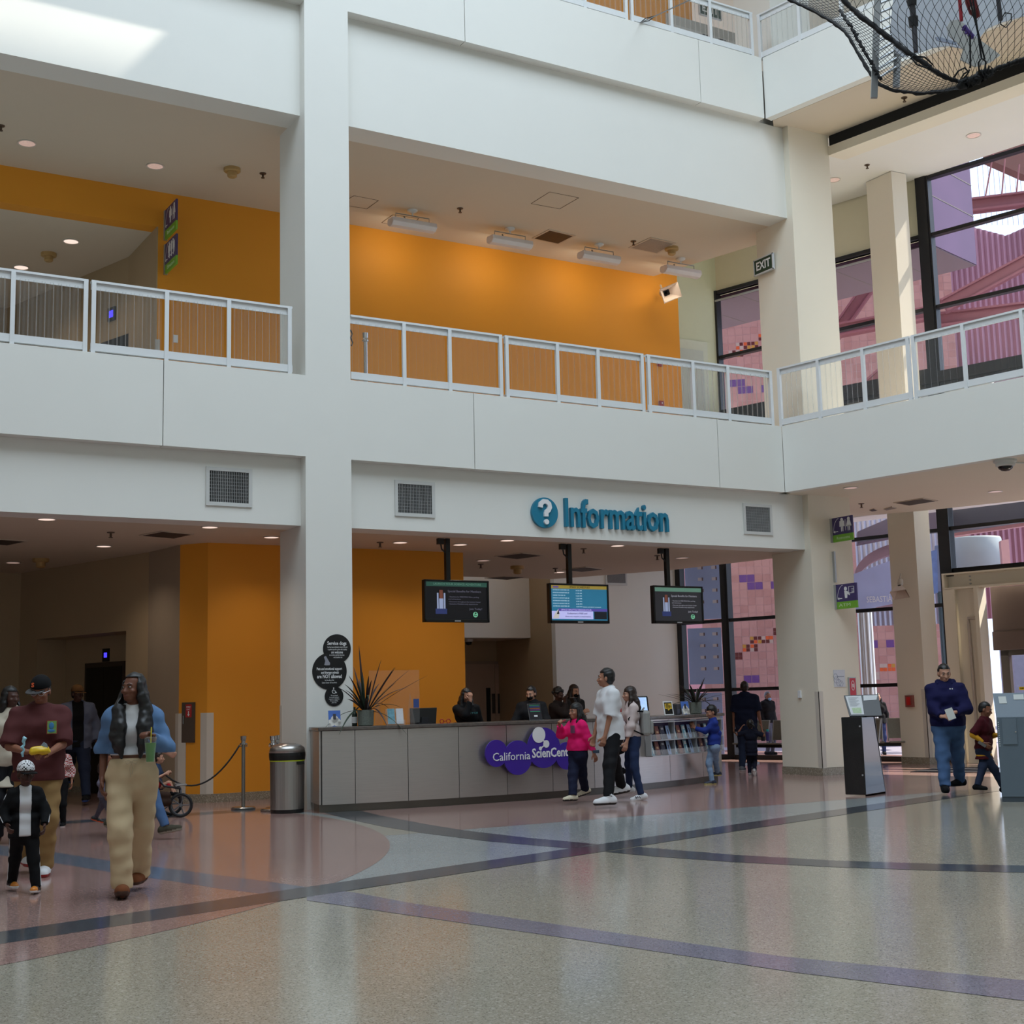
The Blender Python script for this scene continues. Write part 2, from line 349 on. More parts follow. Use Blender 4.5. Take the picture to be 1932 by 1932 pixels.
s = MB(); s.box(-14, YY, 12.4, 10.2, YY+.3, 18.5); struct(s, 'wall_yellow_top', YELL)

# --- lower storey behind the counter and the lift lobby
YL = 19.7
s = MB(); s.box(6.46, YL, .125, 10.80, 20.1, Z1); struct(s, 'wall_yellow', YELL)
s = MB(); s.prism([(6.46, YL), (6.16, 20.1), (6.5, 20.1)], .125, Z1); struct(s, 'wall_yellow_return', YELL)
s = MB(); s.prism([(6.46-.01, YL-.015), (6.15, 20.1), (6.5, 20.12), (10.79, 20.08), (10.79, YL-.015)], 0, .125); struct(s, 'baseboard_yellow', BASET)
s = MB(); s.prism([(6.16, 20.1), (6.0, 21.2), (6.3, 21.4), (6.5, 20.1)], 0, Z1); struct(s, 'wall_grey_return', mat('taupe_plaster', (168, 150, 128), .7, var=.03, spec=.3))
EA = math.atan2(-1.17, 3.88)   # lift wall direction from (6,21.2) to (4.83,25.08)
EF = Matrix.Translation((6.0, 21.2, 0)) @ Matrix.Rotation(math.atan2(3.88, -1.17), 4, 'Z')    # x along the wall away, y towards the lobby (left)
EN = (-3.88, -1.17, 0)
def lift(px, py):
    p = onN(px, py, (6, 21.2, 0), EN); q = EF.inverted() @ Vector(p); return q.x, q.z
r0, zh = lift(238, 1189); r1, _ = lift(70, 1205); zh = 2.62
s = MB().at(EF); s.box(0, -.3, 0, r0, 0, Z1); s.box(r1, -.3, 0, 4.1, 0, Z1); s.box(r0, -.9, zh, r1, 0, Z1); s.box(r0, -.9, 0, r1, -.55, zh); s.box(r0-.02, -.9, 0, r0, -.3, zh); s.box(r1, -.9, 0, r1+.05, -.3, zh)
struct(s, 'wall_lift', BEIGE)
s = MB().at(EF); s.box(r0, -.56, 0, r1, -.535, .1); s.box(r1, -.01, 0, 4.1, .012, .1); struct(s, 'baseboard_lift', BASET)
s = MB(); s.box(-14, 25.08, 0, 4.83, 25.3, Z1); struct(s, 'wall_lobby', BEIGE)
s = MB(); s.box(15.73, 24.65, 0, 19.15, 24.8, 11.9); struct(s, 'wall_white_back', WHITE)
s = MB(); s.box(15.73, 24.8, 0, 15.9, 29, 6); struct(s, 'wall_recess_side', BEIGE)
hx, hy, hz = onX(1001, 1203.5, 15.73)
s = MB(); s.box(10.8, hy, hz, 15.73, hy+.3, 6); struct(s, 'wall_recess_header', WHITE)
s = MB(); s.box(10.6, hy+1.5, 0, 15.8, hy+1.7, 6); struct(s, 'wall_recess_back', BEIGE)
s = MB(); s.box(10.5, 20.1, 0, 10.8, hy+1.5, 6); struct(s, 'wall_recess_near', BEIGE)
s = MB(); s.box(10.8, hy+.3, hz, 15.8, hy+1.6, hz+.1); struct(s, 'ceiling_recess', CEIL)
YD = hy+1.5      # double door plane
d = MB(); a = onY(881, 1256, YD); b = onY(977, 1253, YD)
d.box(a[0]-.5, YD-.05, 0, b[0]+.08, YD, a[2]+.1); struct(d, 'door_1', mat('door_frame_paint', (160, 140, 122), .5))
for i, (xa, xb) in enumerate(((a[0]-.45, onY(931, 1300, YD)[0]-.004), (onY(931, 1300, YD)[0]+.004, b[0]))):
    e = MB(); e.box(xa, YD-.075, .02, xb, YD-.04, a[2]+.03); lf = e.build('door_leaf', mat('door_paint', (176, 152, 134), .5), bpy.data.objects['door_1'])
    for (p0, p1) in (((914, 1298), (923, 1352)),) if i == 0 else ():
        q0 = onY(*p0, YD); q1 = onY(*p1, YD); w = MB(); w.box(q0[0], YD-.08, q1[2]-.25, q1[0], YD-.073, q0[2]); w.build('door_glass', DARK, lf)
    p0, p1 = ((924, 1309), (932, 1346)) if i == 0 else ((935, 1309), (942, 1346))
    q0 = onY(*p0, YD); q1 = onY(*p1, YD); w = MB(); w.box(q0[0]+.01, YD-.09, q1[2], q1[0]-.01, YD-.074, q0[2]); w.build('push_plate', mat('dark_bronze', (70, 62, 58), .4), lf)

# --- corner guards, white plastic angles
def guard(name, x, y, dx, dy, z0=.125, z1=1.36, w=.09):
    s = MB(); s.box(x-.006, y-.006, z0, x+dx*w, y+.004, z1); s.box(x-.006, y-.006, z0, x+.004, y+dy*w, z1)
    return struct(s, name, mat('corner_guard_plastic', (206, 198, 186), .5, var=.02))
guard('trim_1', RX0-.001, RY0-.001, 1, 1, z1=1.4)
guard('trim_2', 19.90, 18.30, 1, 1, z1=1.4)
for px, nm in ((391, 'trim_3'),):
    q = Vector((6.46, YL, 0)); s = MB(); s.box(6.455, YL-.006, .125, 6.56, YL+.0, 1.30); s.prism([(6.457, YL-.006), (6.39, YL+.085), (6.40, YL+.095), (6.47, YL+.0)], .125, 1.30); struct(s, nm, _mats['corner_guard_plastic'])
s = MB(); s.prism([(6.15, 20.09), (6.23, 19.98), (6.24, 19.99), (6.16, 20.1)], .125, 1.30); s.prism([(6.15, 20.09), (6.137, 20.19), (6.147, 20.19), (6.16, 20.1)], .125, 1.3); struct(s, 'trim_4', _mats['corner_guard_plastic'])
s = MB(); s.box(XC0-.006, 18.13, .1, XC0+.0, 18.206, 1.38); struct(s, 'trim_5', _mats['corner_guard_plastic'])

# --- curtain wall along the right: frame and panes are parts of each window
def window(n, s0, s1, z0, z1, hs=(), pane=True, t=.07, thick=None, left=True):
    w = MB().at(GF)
    e = thick or t
    w.box(s0-e/2, -.09, z0, s0+e/2, .09, z1); w.box(s1-t/2, -.09, z0, s1+t/2, .09, z1)
    w.box(s0, -.07, z0, s1, .07, z0+.1); w.box(s0, -.07, z1-.08, s1, .07, z1)
    for h in hs: w.box(s0, -.07, h-.035, s1, .07, h+.035)
    o = struct(w, 'window_%d' % n, BLACKM)
    if pane:
        p = MB().at(GF); p.box(s0, -.004, z0, s1, .004, z1); p.build('glass_pane', GLASS, o)
    return o
GLASS = glassy('tinted_glass', (70, 66, 90), .05, .03)
window(1, 1.66, 2.92, 0, 7.4, (1.5, 3.01, 4.47), t=.16)
window(2, -.8, 1.58, 0, 7.4, (1.5, 3.01, 4.47), t=.06)
window(3, -3.5, -.86, 0, 7.4, (1.5, 3.01, 4.47), t=.06)
window(4, -.55, 1.52, 7.6, 10.46, (8.91,), t=.06)
window(5, -3.52, -.6, 7.6, 10.46, (8.91,), t=.06)
window(6, -12, -3.64, 7.5, 11.64, (8.91, 10.40), t=.24)
window(7, -12, -3.62, 3.60, 7.4, (3.66, 4.48), t=.2)
s = MB().at(GF); s.box(-3.5, -.02, 10.38, 1.6, .1, 11.9); struct(s, 'wall_glass_header', OLIVE)
s = MB().at(GF); s.box(-12, -.12, 7.38, 3, .1, 7.6); struct(s, 'trim_6', BLACKM)
s = MB().at(GF); s.box(-3.72, -.11, 3.55, -3.5, .11, 11.64); struct(s, 'trim_7', BLACKM)
s = MB().at(GF); s.box(-.6, -.1, 10.2, 1.52, -.075, 10.24); s.box(-2.6, -.1, 10.2, -.6, -.075, 10.24); struct(s, 'trim_8', ALU)

# top storey beyond the corner, and an unseen slab added outside to block the sun
s = MB().at(GF); s.box(-12, -.06, 11.9, 6, .1, 18.5); struct(s, 'wall_top_storey', CREAM)
s = MB(); s.box(RX0, RY0+.3, 12.5, RX1, RY1+.3, 18.5); struct(s, 'column', WHITE)
s = MB().at(GF); s.box(-4.7, .2, 5.2, 6.5, 2.6, 5.5); struct(s, 'slab_sun_block', WHITE)
s = MB().at(GF); s.box(-4.7, .1, 4.95, 6.5, .2, 7.45); struct(s, 'wall_sun_block', WHITE)  # unseen panel added to stop sun coming in above the slab
# ================================================================ outside, seen through the glass
EXA = YAW + math.atan(484/2569)
EXN = np.array([math.sin(EXA), math.cos(EXA), 0.0])
EXX = Vector((math.cos(EXA), -math.sin(EXA), 0))
def exf(D):
    p = EXN*D; n = EXN
    return Matrix(((EXX.x, n[0], 0, p[0]), (EXX.y, n[1], 0, p[1]), (0, 0, 1, 0), (0, 0, 0, 1)))   # x to the right, y away, z up
def exl(px, py, D):
    p = exf(D).inverted() @ Vector(onN(px, py, EXN*D, EXN)); return p.x, p.z
def slab_px(mb, pts, D, th):
    q = [exl(x, y, D) for x, y in pts]; n = len(q)
    mb.at(exf(D))
    a = sum(q[i][0]*q[(i+1) % n][1]-q[(i+1) % n][0]*q[i][1] for i in range(n))
    if a < 0: q = q[::-1]
    mb.add([(x, 0, z) for x, z in q]+[(x, th, z) for x, z in q], [tuple(range(n)), tuple(range(n, 2*n))[::-1]]+[(i, n+i, n+(i+1) % n, (i+1) % n) for i in range(n)])
    return mb
g_ = MB(); g_.face([(19.3, -20, -.02), (70, -20, -.02), (70, 70, -.02), (14, 70, -.02), (14, 30, -.02), (18, 30, -.02)]); struct(g_, 'ground_outside', mat('plaza_paving', (150, 146, 160), .7, var=.08, scale=2))
# tiled wall with coloured tiles
TS = .212; TD = 38.0
TILES = [mat('rose_tile', (188, 142, 136), .55, var=.16, scale=2.3), mat('grout', (196, 158, 158), .8), mat('purple_tile', (104, 66, 134), .5), mat('mosaic_dark', (96, 40, 36), .4), mat('mosaic_ochre', (190, 140, 60), .4), mat('mosaic_pale', (190, 170, 160), .4), mat('mosaic_orange', (214, 96, 50), .35), mat('deep_rose_tile', (180, 132, 126), .55, var=.16, scale=2.3)]
tw = MB().at(exf(TD))
x0, zt = exl(1300, 600, TD); x1, _ = exl(1812, 600, TD); nx = int((x1-x0)/TS); ztop = 13.0
tw.use(1).box(x0, 0, -.02, x0+nx*TS, .3, ztop)
special = {}
def cells(px0, py0, px1, py1, kind):
    a, zb = exl(px0, py1, TD); b, za = exl(px1, py0, TD)
    for i in range(round((a-x0)/TS), max(round((a-x0)/TS)+1, round((b-x0)/TS))):
        for j in range(round(zb/TS), max(round(zb/TS)+1, round(za/TS))): special[(i, j)] = kind
for r in ((1391, 1087, 1419, 1102), (1406, 1102, 1434, 1115), (1449, 1102, 1463, 1115), (1378, 713, 1401, 726), (1389, 727, 1416, 741), (1430, 727, 1444, 740), (1643, 1215, 1657, 1228), (1672, 1215, 1688, 1228), (1400, 1280, 1428, 1293)): cells(*r, 'p')
for r in ((1411, 1207, 1453, 1220), (1398, 1222, 1426, 1235), (1384, 1237, 1398, 1250), (1453, 1192, 1466, 1205), (1384, 645, 1424, 658), (1371, 659, 1397, 671), (1424, 631, 1438, 645)): cells(*r, 'm')
for r in ((1659, 1258, 1691, 1272), (1646, 1273, 1661, 1287)): cells(*r, 'o')  # sunlight on these tiles is put into a more orange mix
rt = random.Random(2)
for i in range(nx):
    for j in range(int(ztop/TS)):
        a, b = x0+i*TS+.006, j*TS+.006; e = TS-.012
        k = special.get((i, j))
        if k in ('m', 'o'):
            for u in (0, 1):
                for v in (0, 1):
                    tw.use(rt.choice((3, 4, 5, 6, 3) if k == 'm' else (6, 6, 4, 5))).face([(a+u*e/2+.004, -.006, b+v*e/2+.004), (a+u*e/2+e/2-.004, -.006, b+v*e/2+.004), (a+u*e/2+e/2-.004, -.006, b+v*e/2+e/2-.004), (a+u*e/2+.004, -.006, b+v*e/2+e/2-.004)])
        else:
            tw.use(2 if k == 'p' else (7 if rt.random() < .35 else 0)).face([(a, -.006, b), (a+e, -.006, b), (a+e, -.006, b+e), (a, -.006, b+e)])
tw.build('wall_outside_tiled', TILES, kind='structure')
# pale hanging panels with little square windows
PANEL = mat('pale_blue_panel', (176, 196, 238), .5, var=.04)
for i, ((xa, ya), (xb, yb), lab) in enumerate((((1290, 1040), (1364, 1167), 'tall pale blue panel dotted with small squares outside the glass, upper of three'), ((1297, 1186), (1365, 1290), 'pale blue dotted panel outside the glass, middle one of three'), ((1299, 1308), (1367, 1424), 'pale blue dotted panel outside the glass, lowest of three standing on the ground'))):
    PD = 31.5; a, z1 = exl(xa, ya, PD); b, z0 = exl(xb, yb, PD)
    if i == 2: z0 = -.02
    p = MB().at(exf(PD)); p.use(0).box(a, 0, z0, b, .06, z1)
    nz = int((z1-z0-.1)/.262)
    for j in range(nz):
        for u in (.42, .80):
            cx = a+(b-a)*u; cz = z1-.14-j*.262; p.use(1).box(cx-.05, -.006, cz-.035, cx+.04, .003, cz+.035); p.use(2).box(cx+.04, -.006, cz-.035, cx+.07, .003, cz+.035)
    o = p.build('dotted_panel', [PANEL, mat('panel_square', (226, 220, 226), .5), mat('panel_square_dark', (120, 96, 100), .5)])
    tag(o, lab, 'panel', 'dotted panels outside')
# violet metal clad volume hanging outside the upper windows
v = MB().at(GF); v.use(0).box(-3.62, .16, 10.3, 6, 2.2, 20); v.use(2).box(-3.6, .17, 10.28, 5.9, 2.18, 10.3)
for z in (11.35, 12.05, 12.75, 13.4):
    v.use(1).box(-3.626, .16, z, -3.62, 2.206, z+.02); v.box(-3.62, 2.2, z, 6, 2.206, z+.02)
for sx in (-2.6, -1.4, -.2, 1.0, 2.2, 3.4): v.use(1).box(sx, .16, 10.276, sx+.02, 2.17, 10.28)
vm = mat('violet_cladding_reflections', (104, 74, 102), .3, metal=.5, var=.4, scale=.7)  # colour mottling stands in for pink reflections on the violet metal
struct(v, 'wall_outside_cladding', [vm, mat('cladding_seam', (110, 104, 96), .5), mat('soffit_panel_paint', (112, 98, 106), .5)])
# ribbed rose metal screen and its steel
RIBM = mat('ribbed_rose_metal', (160, 116, 130), .4, metal=.4, var=.3, scale=1.2, aniso=(1, 1, .3))
rb = MB().at(exf(39.5))
rx0, _ = exl(1560, 700, 39.5); rx1, _ = exl(2080, 700, 39.5)
xs = np.arange(rx0, rx1, .075); zb0, zt0 = 3.3, 15.2
ps = [(x, (.05 if i % 2 else 0)) for i, x in enumerate(xs)]
vs = [(x, y, zb0) for x, y in ps]+[(x, y, zt0-abs(((x-rx0)/2.6) % 2-1)*1.0) for x, y in ps]; n = len(ps)
rb.add(vs, [(i, i+1, n+i+1, n+i) for i in range(n-1)])
tag(rb.build('ribbed_screen', RIBM), 'tall rose coloured ribbed metal screen behind the upper glass', 'screen')
ST = mat('mauve_steel', (150, 98, 104), .5, metal=.2, var=.1)
def ibeam(name, label, p0, p1, D, w):
    """a rolled steel section running between two picture points on the plane at distance D"""
    a, b = Vector((exl(*p0, D)[0], 0, exl(*p0, D)[1])), Vector((exl(*p1, D)[0], 0, exl(*p1, D)[1]))
    d = (b-a).normalized(); u = Vector((-d.z, 0, d.x)); m = MB()
    for o0, o1, y0, y1 in ((-w/2, -w/2+.05, -.16, .16), (w/2-.05, w/2, -.16, .16), (-w/2, w/2, -.02, .02)):
        q = [a+u*o0, b+u*o0, b+u*o1, a+u*o1]
        m.at(exf(D)); m.add([(p.x, y0, p.z) for p in q]+[(p.x, y1, p.z) for p in q], [(0, 1, 2, 3), (7, 6, 5, 4), (0, 4, 5, 1), (1, 5, 6, 2), (2, 6, 7, 3), (3, 7, 4, 0)])
    tag(m.build(name, ST), label, 'beam', 'steel beams outside')
ibeam('steel_beam', 'level mauve steel beam under the bright sky opening', (1800, 393), (2050, 362), 36, .36)
ibeam('steel_beam', 'dark mauve steel beam slanting across the tall upper pane', (1780, 578), (2060, 428), 35, .36)
ibeam('steel_beam', 'mauve steel beam level behind the pane beside the olive column', (1560, 628), (1760, 590), 34.5, .33)
ibeam('steel_beam', 'brown steel brace slanting behind the pane by the corner column', (1570, 640), (1640, 540), 35.5, .34)
ibeam('steel_beam', 'steel beam level behind the wing railing', (1770, 605), (2050, 570), 35.6, .36)
ibeam('steel_beam', 'brown steel brace low behind the railing panels', (1590, 770), (1720, 655), 35, .3)
m = MB(); slab_px(m, [(1860, 285), (2000, 250), (2000, 335), (1932, 330), (1855, 296)], 34, .4); tag(m.build('timber_canopy_edge', mat('brown_soffit', (120, 84, 78), .6, var=.15)), 'brown canopy edge crossing the top corner of the sky opening', 'canopy')
m = MB()
for px in range(1852, 2010, 10):
    a, zz0 = exl(px, 425, 37); _, zz1 = exl(px, 270, 37); m.at(exf(37)).tube([(a, 0, zz0), (a, 0, zz1)], .006, 5)
tag(m.build('sky_wires', mat('thin_wire', (150, 150, 170), .5)), 'row of thin upright wires across the bright sky opening', 'wires', kind='stuff')
m = MB()
for q0, q1 in (((1874, 290), (1859, 372)), ((1896, 300), (1890, 368)), ((1923, 310), (1918, 362))):
    a = exl(*q0, 33); b = exl(*q1, 33); m.at(exf(33)).tube([(a[0], 0, a[1]), (b[0], 0, b[1])], .018, 6)
m.build('hanger_rods', ST); tag(bpy.data.objects['hanger_rods'], 'slanting steel hanger rods across the bright sky opening', 'rods')
# lower level outside: silver ribbed screen, curved canopy, banners, drum pier, fluted posts
SILV = mat('silver_ribbed', (168, 166, 182), .35, metal=.4, var=.2, scale=1.5)
rb = MB().at(exf(35)); a, _ = exl(1612, 1000, 35); b, _ = exl(1790, 1000, 35); xs = np.arange(a, b, .06)
vs = [(x, .04*(i % 2), 3.0) for i, x in enumerate(xs)]+[(x, .04*(i % 2), 7.2) for i, x in enumerate(xs)]; n = len(xs)
rb.add(vs, [(i, i+1, n+i+1, n+i) for i in range(n-1)]); tag(rb.build('ribbed_screen', SILV), 'silver ribbed screen above the banner behind the column', 'screen')
m = MB()
ring = []
for i in range(41):
    t = math.pi*(.42+1.1*i/40); ring.append((1702+88*math.cos(t), 1094-52*math.sin(t)-(0.12*(88*math.cos(t)))))
q = [exl(x, y, 33) for x, y in ring]
m.at(exf(33))
for k in range(len(q)-1):
    (ax, az), (bx, bz) = q[k], q[k+1]
    m.add([(ax, 0, az), (bx, 0, bz), (bx, 0, bz+.24), (ax, 0, az+.24), (ax, .5, az), (bx, .5, bz), (bx, .5, bz+.24), (ax, .5, az+.24)], [(0, 1, 2, 3), (7, 6, 5, 4), (0, 4, 5, 1), (3, 2, 6, 7)])
tag(m.build('curved_canopy', mat('mauve_canopy', (150, 120, 128), .5, var=.1)), 'curved mauve canopy ring outside behind the signs', 'canopy')
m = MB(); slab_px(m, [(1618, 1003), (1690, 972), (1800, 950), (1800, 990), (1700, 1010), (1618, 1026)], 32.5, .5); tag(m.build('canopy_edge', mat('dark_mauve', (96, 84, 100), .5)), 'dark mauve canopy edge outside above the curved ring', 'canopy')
m = MB(); slab_px(m, [(1608, 1084), (1700, 1050), (1700, 1136), (1622, 1152), (1612, 1152)], 31.5, .03)
ban = m.build('banner', mat('blue_white_banner', (180, 190, 232), .7, var=.18, scale=1.4)); tag(ban, 'pale blue cloth banner with small white lettering hung outside', 'banner')
m = MB(); p0 = onN(1638, 1136, EXN*31.45, EXN); m.at(wallframe(p0, EXX)); write(m, 'SEBASTIÃO SALGADO', .62, .05, .0, .19, width=1.3); m.build('banner_lettering', SIGNW, ban)
m = MB(); slab_px(m, [(1752, 1042), (1768, 1036), (1770, 1118), (1756, 1122)], 31, .03); tag(m.build('banner', mat('sea_blue_banner', (120, 150, 214), .6, var=.4, scale=6)), 'narrow mottled blue banner beside the blue grey pier outside', 'banner')
CONC = mat('weathered_concrete', (156, 168, 172), .7, var=.2, scale=1.3)
def drum(px0, px1, yt, yb, D, label, m_, fl=0):
    a, zt = exl(px0, yt, D); b, _ = exl(px1, yt, D); zb = -.02 if yb is None else exl(px0, yb, D)[1]
    M = exf(D) @ Matrix.Translation(((a+b)/2, 0, zb)); o = M.translation; r = (b-a)/2; m = MB()
    if fl:
        n = fl*4; pr = [r*(1 if (k % 4) in (0, 1) else .88) for k in range(n)]
        m.prism([(o.x+pr[k]*math.cos(2*math.pi*k/n), o.y+pr[k]*math.sin(2*math.pi*k/n)) for k in range(n)], zb, zt)
    else: m.lathe([(r, 0), (r, zt-zb-.05), (r*.97, zt-zb)], (o.x, o.y, zb), 40)
    return tag(m.build('outside_pier', m_, smooth=not fl), label, 'pier')
drum(1786, 1889, 1018, 1078, 36, 'wide weathered concrete drum seen over the entrance beam', CONC)
drum(1763, 1800, 1030, 1116.5, 33.2, 'blue grey concrete drum above the dark fluted pier', mat('blue_grey_concrete', (128, 144, 176), .7, var=.15))
drum(1768, 1800, 1117, None, 33.2, 'dark teal fluted pier outside beside the entrance', mat('teal_fluted', (70, 92, 100), .5, var=.1), 12)
drum(1617, 1645, 1150, None, 31, 'bright silver fluted post outside behind the corner column', mat('bright_fluted', (226, 230, 232), .3, metal=.3), 9)
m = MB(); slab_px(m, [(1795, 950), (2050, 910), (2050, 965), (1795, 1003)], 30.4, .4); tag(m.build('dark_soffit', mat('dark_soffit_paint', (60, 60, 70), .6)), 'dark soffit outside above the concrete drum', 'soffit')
m = MB(); slab_px(m, [(1795, 1003), (2050, 966), (2050, 976), (1795, 1012)], 31.2, .2); tag(m.build('soffit_edge_strip', mat('dusty_pink_metal', (196, 140, 142), .5)), 'thin dusty pink strip under the dark soffit outside', 'strip')
m = MB(); slab_px(m, [(1888, 1020), (1903, 1017), (1908, 1080), (1893, 1080)], 34.5, .3); tag(m.build('outside_pilaster', mat('dusty_pink_pilaster', (206, 160, 160), .6)), 'pink pilaster beside the concrete drum outside', 'pilaster')
# far buildings and shrubs beyond
m = MB(); m.at(exf(60)).box(-18, 0, -.02, 6, 4, 16); tag(m.build('far_building', mat('rose_far_facade', (190, 132, 136), .7, var=.1)), 'rose coloured building far outside behind the tiled wall', 'building')
m = MB(); m.at(exf(52)).box(8.5, 0, -.02, 30, 3, 5.2); tag(m.build('far_building', mat('grey_far_facade', (120, 120, 134), .7, var=.2)), 'grey low building far outside the entrance', 'building')
rl = random.Random(8); m = MB(); m.at(exf(46))
for i in range(260):
    x = 11.5+rl.random()*4; z = 3.2+rl.random()*3.0; y = rl.random()*1.5; a = rl.random()*6; s_ = .12+rl.random()*.15
    m.add([(x, y, z), (x+s_*math.cos(a), y+.1, z+s_*math.sin(a)), (x+s_*.3*math.cos(a+1.4), y-.05, z+s_*.3*math.sin(a+1.4))], [(0, 1, 2)])
m.tube([(13, .6, 0), (13.1, .6, 3.2), (13.4, .7, 5)], .12)
tag(m.build('street_tree', mat('dull_leaf', (70, 88, 60), .7, var=.3)), 'small dark leafed tree far outside over the entrance', 'tree')
# --- entrance: painted steel portal, shutter, sliding doors
def glp(px, py):
    p = GF.inverted() @ Vector(onN(px, py, GP, GN)); return p.x, p.z
m = MB().at(GF)
m.box(-12, -.22, 3.57, -3.56, .02, 3.60); m.box(-12, -.22, 3.285, -3.56, .02, 3.32); m.box(-12, -.03, 3.3, -3.56, 0.0, 3.6); m.box(-3.60, -.22, 3.3, -3.56, .02, 3.6)
m.box(-3.80, -.22, 0, -3.56, -.19, 3.3); m.box(-3.80, -.02, 0, -3.56, .01, 3.3); m.box(-3.70, -.2, 0, -3.67, 0, 3.3)
m.box(-4.24, -.1, 0, -3.80, -.06, 3.3); m.box(-4.30, -.3, 0, -4.22, .05, 3.3)
pt = m.build('door_2', CREAM, kind='structure')
for z in (3.38, 3.45, 3.52):
    b = MB().at(GF); b.tube([(-4.05, -.05, z), (-4.05, -.03, z)], .018, 10); b.build('bolt_head', ALU, pt)
b = MB().at(GF); b.tube([(-4.24, -.13, 2.72), (-4.0, -.13, 2.72), (-4.0, -.13, 2.60), (-4.02, -.13, .1)], .03, 8); b.build('conduit', mat('painted_conduit', (196, 186, 176), .5), pt)
b = MB().at(GF); b.box(-12, .25, 2.45, -4.3, .9, 3.3); b.box(-12, .2, 2.1, -4.3, .3, 2.45); b.build('shutter_box', mat('taupe_shutter', (112, 96, 88), .55, var=.05), pt)
DFR = mat('bronze_door_frame', (96, 92, 86), .4, metal=.5)
b = MB().at(GF)
sa = glp(1838, 1195)[0]; sb = glp(1905, 1190)[0]
b.box(-9, .5, 2.0, -4.3, .62, 2.16)
for s0, s1 in ((-4.46, -4.3), (-5.2, -5.02), (-6.1, -5.96)): b.box(s0, .5, 0, s1, .62, 2.1)
b.box(-9, .5, 0, -4.3, .62, .12); b.box(-9, .5, .82, -4.3, .62, 1.0)
b.build('door_frame', DFR, pt)
b = MB().at(GF); b.box(-9, .555, .1, -4.3, .565, 2.1); b.build('door_pane', GLASS, pt)
b = MB().at(GF); b.box(-5.02, .48, 1.34, -4.62, .49, 1.40); b.build('yellow_door_sticker', mat('yellow_tape', (236, 214, 40), .5), pt)
b = MB().at(GF @ Matrix.Translation((0, .478, 0)) @ Matrix.Rotation(math.pi/2, 4, 'X') @ Matrix.Scale(-1, 4, (1, 0, 0))); write(b, 'PLEASE WAIT - DOOR AUTOMATIC', 4.82, 1.37, 0, .035, width=.36); b.build('sticker_lettering', DARK, pt)
# bright things beyond the doors
m = MB().at(GF)
for k in range(9): m.use(k % 2).box(-5.1-.13*k, 3.4+.02*(k % 2), -.02, -5.0-.13*k+.03, 3.5+.06*(k % 2), 3)
tag(m.build('curtain_wall_ribs', [mat('lilac_metal', (214, 196, 214), .4), mat('grey_lilac', (150, 138, 156), .4)]), 'lilac ribbed metal partition outside the sliding doors', 'partition')
m = MB().at(GF); m.box(-9.5, 3.6, .4, -5.9, 3.66, 2.9); pz = tag(m.build('event_banner', mat('orange_event_banner', (206, 110, 80), .6, var=.4, scale=3)), 'orange printed banner with yellow lettering outside the sliding doors', 'banner')
m = MB().at(GF @ Matrix.Translation((0, 3.59, 0)) @ Matrix.Rotation(math.pi/2, 4, 'X') @ Matrix.Scale(-1, 4, (1, 0, 0))); write(m, 'ZON', 6.75, 1.55, 0, .34); m.build('banner_lettering', mat('yellow_lettering', (240, 200, 60), .5), pz)
# ================================================================ railings
SHEET = glassy('perforated_clear_sheet', (200, 204, 204), .07, .35, edge=.6)
def corr(mb, x0, x1, z0, z1, pitch=.105, amp=.022):
    n = max(4, int(round((x1-x0)/pitch))); pts = []
    for i in range(n*2+1):
        for dx, s in ((-.012, -1), (.012, 1)):
            x = x0+(x1-x0)*i/(2*n)+dx
            if x0 <= x <= x1: pts.append((x, amp*(s if i % 2 else -s)))
    k = len(pts)
    return mb.add([(x, y, z0) for x, y in pts]+[(x, y, z1) for x, y in pts], [(i, i+1, k+i+1, k+i) for i in range(k-1)])
def railing(M, x0, x1, posts, zb, zt, label, group, ends=(1, 1)):
    t = thing('railing', label, 'railing', (M @ Vector((x0, 0, zb)))[:], 0, group)
    a = MB().at(M); a.box(x0, -.03, zt-.03, x1, .05, zt); a.box(x0, .0, zt-.12, x1, .02, zt-.03); a.build('top_rail', RAILP, t, world=True)
    a = MB().at(M); a.box(x0, -.025, zb+.03, x1, .04, zb+.05); a.box(x0, -.025, zb+.05, x1, -.01, zb+.13); a.build('bottom_rail', RAILP, t, world=True)
    for p in posts:
        a = MB().at(M); a.box(p-.028, -.035, zb, p+.028, -.02, zt-.03); a.box(p-.006, -.02, zb, p+.006, .05, zt-.03); a.build('post', RAILP, t, world=True)
    for p, q in zip(posts, posts[1:]):
        a = MB().at(M); corr(a, p+.04, q-.04, zb+.10, zt-.10); a.build('panel', SHEET, t, world=True)
    return t
FM = Matrix.Translation((0, YF+.05, 0))
G2 = 'railing lengths of the middle balcony'
railing(FM, 1.2, 4.06, (1.24, 2.2, 3.14, 4.03), 5.90, 6.86, 'white railing length ending at the near pair of posts over the lift lobby', G2)
railing(FM, 4.10, 6.84, (4.13, 5.08, 5.93, 6.80), 5.90, 6.86, 'white railing length butting against the tall white column over the lift lobby', G2)
railing(FM, 7.72, 10.21, (7.66, 8.56, 9.31, 10.18), 5.90, 6.86, 'white railing length starting at the column under the hanging wall lights', G2)
railing(FM, 10.26, 12.85, (10.29, 11.20, 11.96, 12.82), 5.90, 6.86, 'middle white railing length before the upper yellow wall', G2)
railing(FM, 12.91, 15.56, (12.95, 13.85, 14.59, 15.53), 5.90, 6.86, 'white railing length ending in the inner corner before the pale green wall', G2)
WM = WF @ Matrix.Translation((0, .05, 0))
railing(WM, -.06, 2.53, (-.03, .78, 1.66, 2.50), 5.90, 6.93, 'white railing length of the wing starting in the inner corner', G2)
